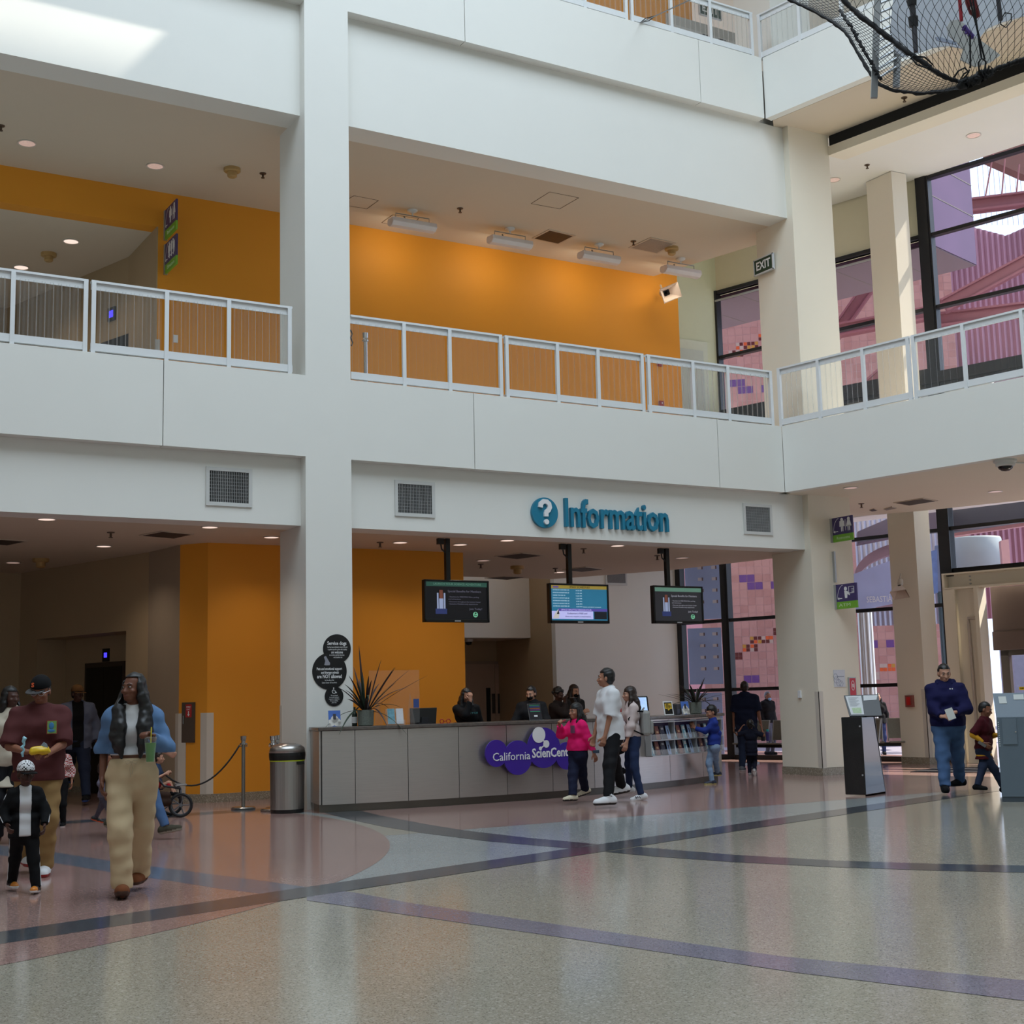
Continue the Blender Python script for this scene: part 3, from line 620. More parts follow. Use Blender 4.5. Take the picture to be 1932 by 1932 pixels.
railing(WM, 2.57, 5.4, (2.60, 3.46, 4.42, 5.36), 5.90, 6.93, 'white railing length of the wing before the black framed glass', G2)
G3 = 'railing lengths of the top balcony'
railing(FM, 7.74, 10.2, (7.78, 8.6, 9.3, 10.17), ZR, 13.39, 'top balcony railing length next to the main column', G3)
railing(FM, 10.26, 12.80, (10.29, 11.14, 11.94, 12.77), ZR, 13.39, 'top balcony railing length left of the paired posts above the wire clip', G3)
railing(FM, 12.86, 15.54, (12.89, 13.72, 14.57, 15.50), ZR, 13.39, 'top balcony railing length before the low grey doors', G3)
railing(WM, -.1, 2.5, (-.06, .8, 1.66, 2.47), ZR, 13.42, 'top balcony railing length of the wing behind the hanging net', G3)
# low doors, exit sign on the top balcony
q0 = onY(1255, 28, YY); q1 = onY(1404, 68, YY)
t = thing('double_door', 'grey double door set in the yellow wall of the top balcony', 'door', (q0[0], YY-.05, 12.5))
DP = mat('grey_door_paint', (186, 182, 176), .5)
a = MB(); a.box(q0[0], YY-.05, 12.5, q1[0]+.3, YY-.01, q0[2]+.02); a.build('frame', DP, t, world=True)
for u in (0, 1):
    a = MB(); w = (q1[0]+.3-q0[0]-.3)/2; xx = q0[0]+.14+u*(w+.01); a.box(xx, YY-.075, 12.5, xx+w, YY-.05, q0[2]-.2); lf = a.build('door_leaf', mat('pale_door_leaf', (200, 198, 194), .5), t, world=True)
    a = MB(); a.tube([(xx+(w-.12 if u == 0 else .12), YY-.09, q0[2]-.26), (xx+(w-.3 if u == 0 else .3), YY-.09, q0[2]-.26)], .02, 8); a.build('closer', mat('dark_bronze2', (70, 64, 60), .4), lf, world=True)
def exit_sign(M, w, h, label):
    t = thing('exit_sign', label, 'sign', M.translation[:])
    a = MB().at(M); a.box(-w/2, -h/2, 0, w/2, h/2, .03); a.box(-w/2, h/2-.02, .03, w/2, h/2, .045); a.box(-w/2, -h/2, .03, w/2, -h/2+.02, .045); a.box(-w/2, -h/2, .03, -w/2+.02, h/2, .045); a.box(w/2-.02, -h/2, .03, w/2, h/2, .045); a.build('frame', mat('sign_frame', (206, 208, 210), .4), t, world=True)
    a = MB().at(M); a.box(-w/2+.02, -h/2+.02, .03, w/2-.02, h/2-.02, .036); a.build('face', mat('exit_green', (30, 62, 46), .4, var=.03), t, world=True)
    a = MB().at(M @ Matrix.Translation((0, 0, .038))); write(a, 'EXIT', 0, 0, 0, h*.72, width=w*.72, bold=.004); a.build('lettering', SIGNW, t, world=True)
    return t
p = onX(1443, 500, RX0-.035); exit_sign(wallframe((RX0-.035, p[1], p[2]), (0, -1, 0)), .52, .30, 'green EXIT sign with white letters on the side of the upper corner column')
p = onY(1338, 20, YY-.06); exit_sign(wallframe((p[0], YY-.06, p[2]), (1, 0, 0)), .6, .34, 'pale EXIT sign above the low grey doors of the top balcony')

# ================================================================ ceiling fittings
def downlight(p, label, r=.13, up=.02, hot=1.0):
    t = thing('downlight', label, 'downlight', p, 0, 'recessed ceiling downlights')
    a = MB(); a.lathe([(r, -.012), (r, 0), (r*.84, 0), (r*.84, -.012), (r, -.012)], n=28, cap=False); a.build('trim_ring', mat('light_trim', (214, 206, 196), .3), t, smooth=False)
    a = MB(); a.lathe([(r*.84, -.006), (r*.5, -.008), (.001, -.009)], n=24, cap=False); a.build('lens', LENS[0 if hot > .8 else 1], t)
    return t
LENS = [mat('lit_lens', (240, 224, 214), .3, emit=(255, 226, 212), es=.95, var=.3, scale=30), mat('dim_lens', (190, 170, 160), .3, emit=(255, 214, 200), es=.35, var=.4, scale=30)]
for px, py, z, lab, hot in (
    (51, 270, Z2, 'round downlight in the upper ceiling over the lift lobby, nearer the hall edge', .5), (293, 313, Z2, 'round downlight in the upper ceiling between hall edge and restroom signs', .5),
    (134, 455, 9.155, 'lit downlight in the ceiling of the upper lift lobby, beside the detector', 1), (40, 504, 9.155, 'lit downlight in the upper lift lobby just over the railing', 1),
    (88, 979, Z1, 'lit downlight under the lower ceiling close to the beam over the two men', 1), (396, 994, Z1, 'lit downlight under the lower ceiling above the yellow corner', 1),
    (196, 1030, Z1, 'lit downlight under the lower ceiling before the lift wall', 1), (25, 1061, Z1, 'dim downlight deep in the lower lift lobby ceiling', .5), (512, 1013, Z1, 'small lit downlight beside the main column under the lower ceiling', 1),
    (755, 1023, Z1, 'downlight before the yellow wall behind the counter', 1), (957, 1019, Z1, 'lit downlight near the beam between the two dark screens', 1), (868, 1027, Z1, 'downlight just behind the first screen pole', 1),
    (912, 1057, Z1, 'downlight over the edge of the yellow wall behind the counter', .5), (1165, 1029, Z1, 'lit downlight near the beam beyond the schedule screen', 1), (1055, 1079, Z1, 'lit downlight beside the schedule screen pole deep in the ceiling', 1),
    (1287, 1052, Z1, 'downlight behind the far screen near the glass', .5), (1605, 920, ZS, 'downlight under the wing beside the corner column', .5), (1878, 927, ZS, 'downlight under the wing over the entrance', .5),
    (1837, 255, 11.63, 'bright downlight in the high wing ceiling', .5), (1573, 339, 11.63, 'downlight half hidden by the corner column in the high wing ceiling', .5)):
    downlight(onZ(px, py, z), lab, .14 if z > 5 else .125, hot=hot)
    if hot > .8:
        q_ = onZ(px, py, z); l_ = bpy.data.lights.new('downlight_lamp', 'SPOT'); l_.energy = 34; l_.spot_size = R(130); l_.spot_blend = .8; l_.shadow_soft_size = .1; l_.color = (1, .86, .72)
        o_ = bpy.data.objects.new('downlight_lamp', l_); COL.objects.link(o_); o_.location = (q_[0], q_[1], z-.03)
def detector(p, label):
    t = thing('smoke_detector', label, 'smoke detector', p, 0, 'ceiling smoke detectors')
    a = MB(); a.lathe([(.13, 0), (.13, -.05), (.11, -.06)], n=20); a.build('base', mat('detector_plastic', (184, 150, 96), .5), t)
    a = MB(); a.lathe([(.075, -.06), (.075, -.13), (.05, -.15), (.001, -.15)], n=16); a.build('sensor', _mats['detector_plastic'], t)
for px, py, z, lab in ((438, 318, Z2, 'ochre smoke detector in the upper ceiling beside the tall column'), (92, 478, 9.155, 'smoke detector in the upper lift lobby ceiling'), (1267, 467, Z2, 'smoke detector beside the end wall light'), (77, 1054, Z1, 'smoke detector in the lower lift lobby ceiling'), (976, 1068, Z1, 'smoke detector in the ceiling behind the counter')):
    detector(onZ(px, py, z), lab)
def sprinkler(p, label):
    t = thing('sprinkler', label, 'sprinkler', p, 0, 'ceiling sprinkler heads')
    a = MB(); a.lathe([(.055, 0), (.05, -.012), (.02, -.014)], n=14); a.build('plate', mat('sprinkler_brass', (96, 78, 64), .4, metal=.5), t)
    a = MB(); a.lathe([(.016, -.012), (.016, -.07), (.03, -.072), (.03, -.08)], n=10); a.build('head', _mats['sprinkler_brass'], t)
for px, py, z, lab in ((496, 327, Z2, 'sprinkler in the upper ceiling left of the tall column'), (868, 393, Z2, 'sprinkler in the upper ceiling between the first two wall lights'), (1195, 455, Z2, 'sprinkler beside the pale ceiling grille'), (2, 237, Z2, 'sprinkler at the picture edge in the upper ceiling'),
    (209, 1004, Z1, 'sprinkler under the lower ceiling of the lift lobby'), (717, 1023, Z1, 'sprinkler beside the main column behind the counter beam'), (907, 1064, Z1, 'sprinkler below the downlight by the yellow wall end'), (1101, 1035, Z1, 'sprinkler beyond the schedule screen pole'),
    (1240, 1048, Z1, 'sprinkler before the far screen pole'), (1048, 1072, Z1, 'sprinkler beside the deep lit downlight'), (1625, 950, ZS, 'sprinkler under the wing above the restroom sign'), (1636, 311, 11.63, 'sprinkler in the high wing ceiling'), (1706, 184, Z3, 'sprinkler under the top wing balcony')):
    sprinkler(onZ(px, py, z), lab)
def ceiling_grille(pts, z, dark, label):
    q = [onZ(x, y, z) for x, y in pts]; c = sum(q)/4
    t = thing('ceiling_grille', label, 'air grille', c, 0, 'flat ceiling air grilles')
    def ring(mb, s, z0, z1):
        pp = [(c[0]+(p[0]-c[0])*s, c[1]+(p[1]-c[1])*s) for p in q]; return mb.prism(pp, z0, z1)
    a = MB(); ring(a, 1.0, z-.012, z); a.build('frame', mat('grille_frame', (196, 182, 164), .5), t, world=True)
    a = MB(); ring(a, .86, z-.016, z-.012); a.build('core', mat('dark_core', (60, 46, 40), .6, var=.2, scale=40) if dark else mat('pale_core', (150, 142, 134), .5, var=.2, scale=40), t, world=True)
for pts, z, dark, lab in (
    ([(1003, 449), (1036, 432), (1086, 444), (1054, 460)], Z2, 1, 'dark square air grille in the upper ceiling between two wall lights'),
    ([(1185, 467), (1228, 447), (1276, 458), (1240, 478)], Z2, 0, 'pale square air grille in the upper ceiling near its end'),
    ([(262, 1009), (305, 1001), (366, 1007), (330, 1015)], Z1, 1, 'dark air grille in the lower ceiling before the yellow corner'),
    ([(-60, 1020), (-5, 1016), (52, 1020), (15, 1028)], Z1, 1, 'dark air grille in the lower ceiling at the lobby side'),
    ([(932, 1049), (985, 1042), (1026, 1047), (975, 1054)], Z1, 1, 'air grille in the lower ceiling behind the first screen'),
    ([(1061, 1074), (1105, 1069), (1142, 1073), (1097, 1078)], Z1, 1, 'air grille in the lower ceiling behind the schedule screen'),
    ([(914, 1090), (953, 1087), (993, 1088), (957, 1093)], Z1, 1, 'air grille in the lower ceiling before the recessed doors'),
    ([(1685, 948), (1742, 939), (1770, 944), (1714, 953)], ZS, 1, 'dark air grille under the wing beside the restroom sign'),
    ([(1640, 962), (1649, 959), (1656, 962), (1645, 964)], ZS, 1, 'small red brown plate under the wing'), ([(1667, 960), (1683, 955), (1692, 958), (1672, 962)], ZS, 0, 'small tan plate under the wing')):
    ceiling_grille(pts, z, dark, lab)
def hatch(pts, z, label):
    q = [onZ(x, y, z) for x, y in pts]; c = sum(q)/len(q); a = MB()
    o = MB()
    for i in range(len(q)):
        u, v = q[i], q[(i+1) % len(q)]; d = (v-u)/np.linalg.norm(v-u)*.008; nrm = np.array([-d[1], d[0], 0])
        o.add([tuple(u+nrm), tuple(u-nrm), tuple(v-nrm), tuple(v+nrm)], [(0, 1, 2, 3)])
    o.v = [(x, y, z-.002) for x, y, _ in o.v]
    tag(o.build('access_hatch', mat('hatch_gap', (92, 74, 58), .7)), label, 'hatch', 'access hatches in the upper ceiling')
hatch([(1002, 384), (1037, 362), (1092, 373), (1056, 394)], Z2, 'large square access hatch outline in the upper ceiling')
hatch([(640, 385), (668, 369), (714, 378), (692, 394)], Z2, 'access hatch outline in the upper ceiling next to the main column')
hatch([(720, 420), (741, 405), (790, 412), (770, 430)], Z2, 'access hatch outline in the upper ceiling behind the first wall light')
def washer(px, py, label):
    p = onZ(px, py, Z2); t = thing('wall_washer_light', label, 'light fitting', p, 0, 'hanging wall lights before the upper yellow wall')
    a = MB(); a.lathe([(.09, 0), (.09, -.02), (.03, -.05)], n=18); a.tube([(0, 0, -.04), (0, 0, -.10)], .012, 8); a.build('canopy', RAILP, t)
    a = MB(); a.tube([(-.32, 0, -.22), (-.32, 0, -.1), (.32, 0, -.1), (.32, 0, -.22)], .011, 6); a.build('bracket', ALU, t)
    a = MB(); n = 14; pr = [(.10*math.cos(math.pi*(1.15+.95*i/n)), -.24+.09*math.sin(math.pi*(1.15+.95*i/n))) for i in range(n+1)]
    pr = [(.10, -.19), (.13, -.24), (.12, -.30), (.04, -.345), (-.06, -.335), (-.12, -.28), (-.10, -.20)]
    a.add([(-.42, y, z) for y, z in pr]+[(.42, y, z) for y, z in pr], [tuple(range(7))[::-1], tuple(range(7, 14))]+[(i, (i+1) % 7, 7+(i+1) % 7, 7+i) for i in range(7)])
    a.build('housing', mat('white_enamel', (228, 222, 222), .35), t, bevel=.01)
    a = MB(); a.tube([(-.15, .02, -.13), (-.1, .06, -.16), (.1, .06, -.17), (.2, .03, -.2)], .012, 6); a.build('cable', mat('grey_cable', (120, 116, 110), .5), t)
    a = MB(); a.box(-.40, .115, -.29, .40, .135, -.22); a.build('lamp_lens', mat('washer_lens', (255, 236, 200), .4, emit=(255, 226, 170), es=1.6), t)
    area('wall_washer_lamp', (p[0], p[1]+.2, Z2-.28), (0, .8, -.6),   .8, .1, 4.5, (1, .88, .70))
for px, py, lab in ((778, 397, 'white wall washer light hanging nearest the main column'), (962, 431, 'second white wall washer light from the main column'), (1130, 461, 'third white wall washer light beside the dark ceiling grille'), (1284, 488, 'last white wall washer light near the pale green wall')): washer(px, py, lab)
def horn(M, label, s=1.0):
    t = thing('horn_loudspeaker', label, 'loudspeaker', M.translation[:], 0, 'white horn loudspeakers')
    a = MB().at(M); k = .5*s; w = .20*s; h = .15*s
    a.add([(-w, -h, .36*s), (w, -h, .36*s), (w, h, .36*s), (-w, h, .36*s), (-.05*s, -.05*s, .08*s), (.05*s, -.05*s, .08*s), (.05*s, .05*s, .08*s), (-.05*s, .05*s, .08*s)], [(4, 5, 1, 0), (5, 6, 2, 1), (6, 7, 3, 2), (7, 4, 0, 3), (7, 6, 5, 4)])
    a.add([(-w+.012, -h+.012, .355*s), (w-.012, -h+.012, .355*s), (w-.012, h-.012, .355*s), (-w+.012, h-.012, .355*s), (-.04*s, -.04*s, .09*s), (.04*s, -.04*s, .09*s), (.04*s, .04*s, .09*s), (-.04*s, .04*s, .09*s)], [(0, 1, 5, 4), (1, 2, 6, 5), (2, 3, 7, 6), (3, 0, 4, 7)])
    a.build('horn', mat('horn_plastic', (222, 206, 194), .4), t, world=True)
    a = MB().at(M); a.lathe([(.075*s, .10*s), (.075*s, .13*s), (.045*s, .135*s), (.045*s, .1*s)], n=20); a.tube([(0, 0, .1*s), (0, 0, .2*s)], [.03*s, .012*s], 12); a.build('driver', BLACKP, t, world=True)
    a = MB().at(M); a.lathe([(.07*s, -.10*s), (.075*s, .0), (.05*s, .08*s)], n=18); a.tube([(0, .0, -.06*s), (.02*s, .09*s, -.12*s), (.05*s, .14*s, -.2*s)], .02*s, 8); a.build('bracket', mat('bracket_paint', (196, 186, 172), .4), t, world=True)
p = onY(1252, 553, YY-.3)
def lookat(p, d, roll=0): return Matrix.Translation(Vector(p)) @ Vector(d).to_track_quat('Z', 'Y').to_matrix().to_4x4() @ Matrix.Rotation(roll, 4, 'Z')
horn(lookat((p[0], YY-.32, p[2]), (-.25, -.9, -.28), R(24)), 'white horn loudspeaker mounted on the upper yellow wall near its end', 1.0)
p = onX(1697, 1106, 19.9-.25); horn(lookat((19.9-.22, p[1], p[2]+.05), (-.5, -.35, -.8), R(10)), 'white horn loudspeaker pointing down on the column beyond the ATM sign', .78)

# ================================================================ wall grilles on the beam
def wall_grille(px0, py0, px1, py1, label):
    a0 = onY(px0, py0, YB); a1 = onY(px1, py1, YB); x0, x1 = a0[0], a1[0]; z1, z0 = a0[2], a1[2]
    zc = (z0+z1)/2; hh = .26; z0, z1 = zc-hh, zc+hh
    t = thing('wall_grille', label, 'air grille', ((x0+x1)/2, YB, z0), 0, 'square air grilles in the lower beam')
    a = MB()
    for b in ((x0, z0, x1, z0+.05), (x0, z1-.05, x1, z1), (x0, z0+.05, x0+.05, z1-.05), (x1-.05, z0+.05, x1, z1-.05)): a.box(b[0], YB-.022, b[1], b[2], YB, b[3])
    a.build('frame', mat('grille_white', (206, 206, 202), .45), t, world=True)
    a = MB(); a.box(x0+.04, YB-.002, z0+.04, x1-.04, YB-.001, z1-.04); a.build('duct_opening', DARK, t, world=True)
    a = MB(); n = 22
    for i in range(1, n): x = x0+.05+(x1-x0-.1)*i/n; a.box(x-.004, YB-.018, z0+.04, x+.004, YB-.006, z1-.04)
    for i in range(1, 9): z = z0+.05+(z1-z0-.1)*i/9; a.box(x0+.04, YB-.012, z-.003, x1-.04, YB-.004, z+.003)
    a.build('blades', mat('grille_blade', (150, 150, 148), .45), t, world=True)
wall_grille(388, 893, 475, 945, 'square air grille in the lower beam over the yellow corner')
wall_grille(744, 917, 820, 966, 'square air grille in the lower beam beside the main column')
wall_grille(1401, 960, 1457, 1000, 'square air grille in the lower beam near the corner column')
p = onY(1145, 1082, 24.64); q = onY(1179, 1100.5, 24.64); t = thing('wall_grille', 'grey air grille high on the white back wall behind the counter', 'air grille', (p[0], 24.64, 3.2), 0)
a = MB(); a.box(p[0]-.05, 24.62, q[2]-.05, q[0]+.05, 24.65, 4.3); a.build('frame', _mats['grille_white'], t, world=True); a = MB(); a.box(p[0], 24.61, q[2], q[0], 24.62, 4.25); a.build('blades', mat('grille_grey_core', (110, 108, 106), .5, var=.2, scale=30), t, world=True)

# ================================================================ information sign
c0 = onY(1025, 968, YB); xr = onY(1049, 968, YB)[0]-c0[0]; zr = c0[2]-onY(1025, 997, YB)[2]
t = thing('information_sign', 'round teal question mark and raised teal Information lettering on the lower beam', 'sign', (c0[0], YB, c0[2]))
IM = wallframe((c0[0], YB-.004, c0[2]), (1, 0, 0))
rr = (xr+zr)/2
a = MB().at(IM); disc(a, 0, 0, rr, 0, .05, 56); a.build('disc', TEAL, t, world=True)
a = MB().at(IM)
pts = [(-.155, .12), (-.14, .21), (-.06, .275), (.03, .27), (.10, .215), (.115, .13), (.075, .055), (.02, .02), (.005, -.03), (.005, -.10)]
pts = [Vector((x*rr/.38, y*rr/.38, 0)) for x, y in pts]
def ribbon(mb, pts, w, z0, z1):
    L = []; Rr = []
    for i, p in enumerate(pts):
        d = (pts[min(i+1, len(pts)-1)]-pts[max(i-1, 0)]).normalized(); nn = Vector((-d.y, d.x, 0)); L.append(p+nn*w); Rr.append(p-nn*w)
    for i in range(len(pts)-1):
        q = [L[i], L[i+1], Rr[i+1], Rr[i]]
        mb.add([(v.x, v.y, z0) for v in q]+[(v.x, v.y, z1) for v in q], [(0, 1, 2, 3), (7, 6, 5, 4), (0, 4, 5, 1), (1, 5, 6, 2), (2, 6, 7, 3), (3, 7, 4, 0)])
ribbon(a, pts, .058*rr/.38, .05, .085); disc(a, .01*rr/.38, -.235*rr/.38, .065*rr/.38, .05, .085, 24); a.build('question_mark', SIGNW, t, world=True)
l0 = onY(1063, 975, YB); l1 = onY(1258, 985, YB)
a = MB().at(wallframe((l0[0], YB-.003, 0), (1, 0, 0))); write(a, 'Information', 0, (onY(1160, 976, YB)[2]), 0, .62, width=l1[0]-l0[0], align='LEFT', bold=.010, extrude=.03); a.v = [(x, y-.03, z) for x, y, z in a.v]
a.build('lettering', TEAL, t, world=True)

# ================================================================ hanging screens
SCRB = mat('screen_bezel', (12, 12, 13), .3)
def screen(px0, px1, pyt0, pyt1, pyb0, pyb1, pole, kind, label):
    # corners: left top/bottom, right top/bottom picture points; hangs at a plane behind the beam facing the hall
    Yp = 17.95
    A = onY(px0, (pyt0+pyb0)/2, Yp); B = onY(px1, (pyt1+pyb1)/2, Yp); w = B[0]-A[0]
    zt = (onY(px0, pyt0, Yp)[2]+onY(px1, pyt1, Yp)[2])/2; zb = (onY(px0, pyb0, Yp)[2]+onY(px1, pyb1, Yp)[2])/2; h = zt-zb
    cx, cz = (A[0]+B[0])/2, (zt+zb)/2
    t = thing('hanging_screen', label, 'screen', (cx, Yp, zb), 0, 'screens hung over the counter')
    M = wallframe((cx, Yp, cz), (1, 0, 0))
    a = MB().at(M); a.box(-w/2, -h/2, -.09, w/2, h/2, -.012)
    for b in ((-w/2, -h/2, w/2, -h/2+.045), (-w/2, h/2-.03, w/2, h/2), (-w/2, -h/2, -w/2+.03, h/2), (w/2-.03, -h/2, w/2, h/2)): a.box(b[0], b[1], -.012, b[2], b[3], .006)
    a.build('housing', SCRB, t, world=True, bevel=.006)
    xp = onY(pole, 1050, Yp)[0]-cx
    a = MB().at(M); a.box(xp-.035, h/2-.1, -.16, xp+.035, Z1-cz, -.09); a.box(xp-.12, -.1, -.13, xp+.12, h/2-.02, -.09); a.build('pole', BLACKP, t, world=True)
    a = MB().at(M); a.box(xp-.16, Z1-cz-.09, -.16, xp-.06, Z1-cz, -.1); a.tube([(xp-.1, Z1-cz-.09, -.13), (xp-.09, Z1-cz-.16, -.13), (xp-.03, Z1-cz-.22, -.11)], .012, 6); a.build('power_box', BLACKP, t, world=True)
    a = MB().at(M); a.box(-.05, -h/2+.012, .006, .05, -h/2+.028, .008); a.build('maker_plate', mat('silver_plate', (190, 190, 190), .4), t, world=True)
    iw, ih = w-.06, h-.075; ox, oy = 0, .0075
    def glow(name, c, s): return mat(name, c, .3, emit=c, es=s, var=.12, scale=5)
    X = lambda u: -iw/2+iw*u
    Yv = lambda v: ih/2-ih*v+oy
    def rect(name, u0, v0, u1, v1, m, z=.0):
        b = MB().at(M); b.box(X(u0), Yv(v1), -.011+z, X(u1), Yv(v0), -.010+z); return b.build(name, m, t, world=True)
    def txt(lines, m, z=.003, name='screen_lettering'):
        b = MB().at(M)
        for s, u, v, size, wd in lines: write(b, s, X(u), Yv(v), -.010+z, size*ih, width=wd*iw, align='LEFT', extrude=.0004)
        b.build(name, m, t, world=True)
    if kind == 'members':
        k = .55 if px0 > 1000 else .22
        rect('display', 0, 0, 1, 1, glow('dark_display' + str(k), (34, 34, 38) if k > .5 else (14, 13, 18), k+.3))
        rect('header_band', .0, 0, 1, .12, glow('band_green' + str(k), (92, 128, 112) if k > .5 else (42, 76, 66), .6), .002)
        b = MB().at(M)     # launch picture: two pale boosters beside a rust tank over a blue plume
        rm = [glow('booster_pale', (150, 160, 190), .5), glow('tank_rust', (120, 70, 56), .4), glow('plume_blue', (50, 60, 110), .35)]
        for u0, u1, v0, v1, kk in ((.175, .2, .30, .72, 0), (.285, .31, .30, .72, 0), (.215, .27, .22, .45, 1), (.21, .275, .45, .72, 0), (.15, .335, .72, .86, 2)):
            b.use(kk).box(X(u0), Yv(v1), -.009, X(u1), Yv(v0), -.008)
        b.build('launch_picture', rm, t, world=True)
        txt([('LAUNCH YOUR SCIENCE ADVENTURE', .12, .06, .075, .78)], glow('band_text', (100, 140, 124), .5), .005)
        txt([('Special Benefits for Members', .35, .25, .085, .55), ('- Vouchers for FREE IMAX films, parking', .36, .40, .05, .5), ('  and attractions', .36, .46, .05, .2), ('- Discounts throughout the Science Center', .36, .53, .05, .53), ('- Exclusive Members-only experiences', .36, .59, .05, .48), ('Join Today!', .70, .72, .08, .21)], glow('slide_text' + str(k), (150, 150, 160) if k > .5 else (96, 94, 110), .6))
        b = MB().at(M); disc(b, X(.80), Yv(.87), .075*ih, -.009, -.0075, 28); b.build('member_badge', glow('badge_green', (110, 176, 140), .55), t, world=True)
        b = MB().at(M); b.box(X(.775), Yv(.90), -.0074, X(.825), Yv(.885), -.007); b.prism([(X(.78), Yv(.87)), (X(.80), Yv(.80)), (X(.82), Yv(.84))], -.0074, -.007); b.build('badge_mark', glow('badge_dark', (26, 60, 44), .4), t, world=True)
    else:
        rect('display', 0, 0, 1, 1, glow('teal_display', (40, 104, 134), .7))
        rect('header_band', 0, 0, 1, .095, glow('band_gold', (150, 130, 58), .6), .002)
        b = MB().at(M)
        for u in (.05, .075, .1, .12): disc(b, X(u), Yv(.045), .03*ih, -.009, -.008, 16)
        b.build('logo', glow('logo_purple', (90, 80, 170), .6), t, world=True)
        txt([('IMAX SCHEDULE', .33, .047, .085, .36)], glow('gold_text', (40, 34, 20), .2), .005)
        rows = (('ASTEROID HUNTERS 3D', '10:30 AM'), ('AMAZON ADVENTURE 3D', '11:30 AM'), ('UNDER THE SEA 3D', '12:30 PM'), ('AMAZON ADVENTURE 3D', '1:30 PM'), ('ASTEROID HUNTERS 3D', '2:30 PM'), ('AMAZON ADVENTURE 3D', '3:30 PM'), ('ASTEROID HUNTERS 3D', '4:30 PM'))
        L = []
        for i, (s, tm) in enumerate(rows): L += [(s, .03, .135+.077*i, .045, .29 if 'SEA' not in s else .22), (tm, .44, .145+.077*i, .045, .105)]
        L += [('FRIDAY, SATURDAY & SUNDAY', .56, .615, .036, .33)]
        txt(L, glow('schedule_text', (190, 214, 224), .7))
        rect('purple_band', .12, .66, 1, .735, glow('band_purple', (84, 70, 150), .6), .002); rect('notice_panel', .0, .735, .74, .96, glow('notice_lilac', (172, 172, 220), .75), .002)
        rect('dark_box', .76, .74, .99, .96, glow('dark_box_screen', (30, 32, 40), .4), .002)
        txt([('SPACE SHUTTLE ENDEAVOUR', .17, .70, .06, .54)], glow('lilac_text', (196, 190, 230), .7), .005)
        txt([("Endeavour's FREE and", .28, .80, .066, .35), ('does not require a reservation.', .24, .885, .066, .46)], glow('navy_text', (40, 36, 66), .3), .005)
        b = MB().at(M); b.use(0).prism([(X(.02), Yv(.95)), (X(.06), Yv(.80)), (X(.12), Yv(.68)), (X(.14), Yv(.80)), (X(.13), Yv(.94))], -.008, -.007); b.use(1).prism([(X(.09), Yv(.82)), (X(.125), Yv(.7)), (X(.135), Yv(.82))], -.007, -.006)
        b.build('shuttle_picture', [glow('shuttle_white', (190, 184, 180), .6), glow('shuttle_dark', (40, 38, 46), .3)], t, world=True)
screen(801, 923, 1092, 1097, 1173, 1175, 851, 'members', 'dark hanging screen before the yellow wall showing a launch and member benefits')
screen(1037.5, 1149, 1099, 1104, 1174, 1178, 1081, 'schedule', 'teal hanging screen showing the film schedule')
screen(1233.5, 1327, 1103, 1108, 1176, 1177, 1266, 'members', 'greyer hanging screen before the glass showing a launch and member benefits')
# ================================================================ reception counter
ACX, ACY, AR = 9.2, 27.03, 10.6
def arcY(x, off=0.0): return ACY-math.sqrt((AR+off)**2-(x-ACX)**2)
def arc_at_px(px, z=.6, off=.08):
    lo, hi = 6.0, 16.5
    for _ in range(40):
        m = (lo+hi)/2
        if proj((m, arcY(m, off), z))[0] < px: lo = m
        else: hi = m
    return lo
def CF(x, off=.08, z=0.0):     # frame on the counter front: x along it, y inwards, z up
    y = arcY(x, off); r = Vector((x-ACX, y-ACY, 0)).normalized(); t = Vector((-r.y, r.x, 0))
    return Matrix(((t.x, -r.x, 0, x), (t.y, -r.y, 0, y), (0, 0, 1, z), (0, 0, 0, 1)))
CXL, CXR = 6.96, 14.45
def band(mb, xs, o0, o1, z0, z1):
    """a strip of the counter between two offsets from the front arc"""
    P = []
    for x in xs:
        r = Vector((x-ACX, arcY(x)-ACY, 0)).normalized()
        P.append([(ACX+r.x*(AR+o), ACY+r.y*(AR+o)) for o in (o0, o1)])
    n = len(xs); vs = []
    for a, b in P: vs += [(a[0], a[1], z0), (b[0], b[1], z0), (b[0], b[1], z1), (a[0], a[1], z1)]
    fs = [(3, 2, 1, 0), tuple(4*(n-1)+i for i in range(4))]
    for i in range(n-1):
        for j in range(4): fs.append((4*i+j, 4*i+(j+1) % 4, 4*i+4+(j+1) % 4, 4*i+4+j))
    return mb.add(vs, fs)
ZC = 1.085
ctr = thing('reception_counter', 'long curved counter of brushed steel panels with a dark granite top', 'counter', (10.5, arcY(10.5)+.3, 0))
seams = [CXL+.02]+[arc_at_px(px) for px in (672, 771, 866, 956, 1041, 1119, 1190, 1261, 1323)]+[CXR]
for a, b in zip(seams, seams[1:]):
    p = MB(); band(p, np.linspace(a+.004, b-.004, 6), .05, .08, .10, ZC-.05); pn = p.build('panel', STEEL, ctr, world=True)
    for z in (.2, .42, .64, .86):
        s_ = MB().at(CF(a+.03)); s_.lathe([(.008, -.006), (.006, -.004)], (0, 0, 0), 8); s_.v = []; s_.f = []; s_.m = []
        s_.tube([(0, .002, z), (0, -.004, z)], .008, 8); s_.build('screw', ALU, pn, world=True)
p = MB(); band(p, np.linspace(CXL, CXR, 50), -.45, .045, .10, ZC-.05); p.build('carcass', mat('seam_dark_grey', (62, 60, 58), .5), ctr, world=True)  # dark grey carcass showing in the panel seams
p = MB(); band(p, np.linspace(CXL, CXR, 50), -.40, 0.0, 0, .10); p.build('toe_kick', mat('toe_kick_steel', (110, 106, 100), .35, metal=.8), ctr, world=True)
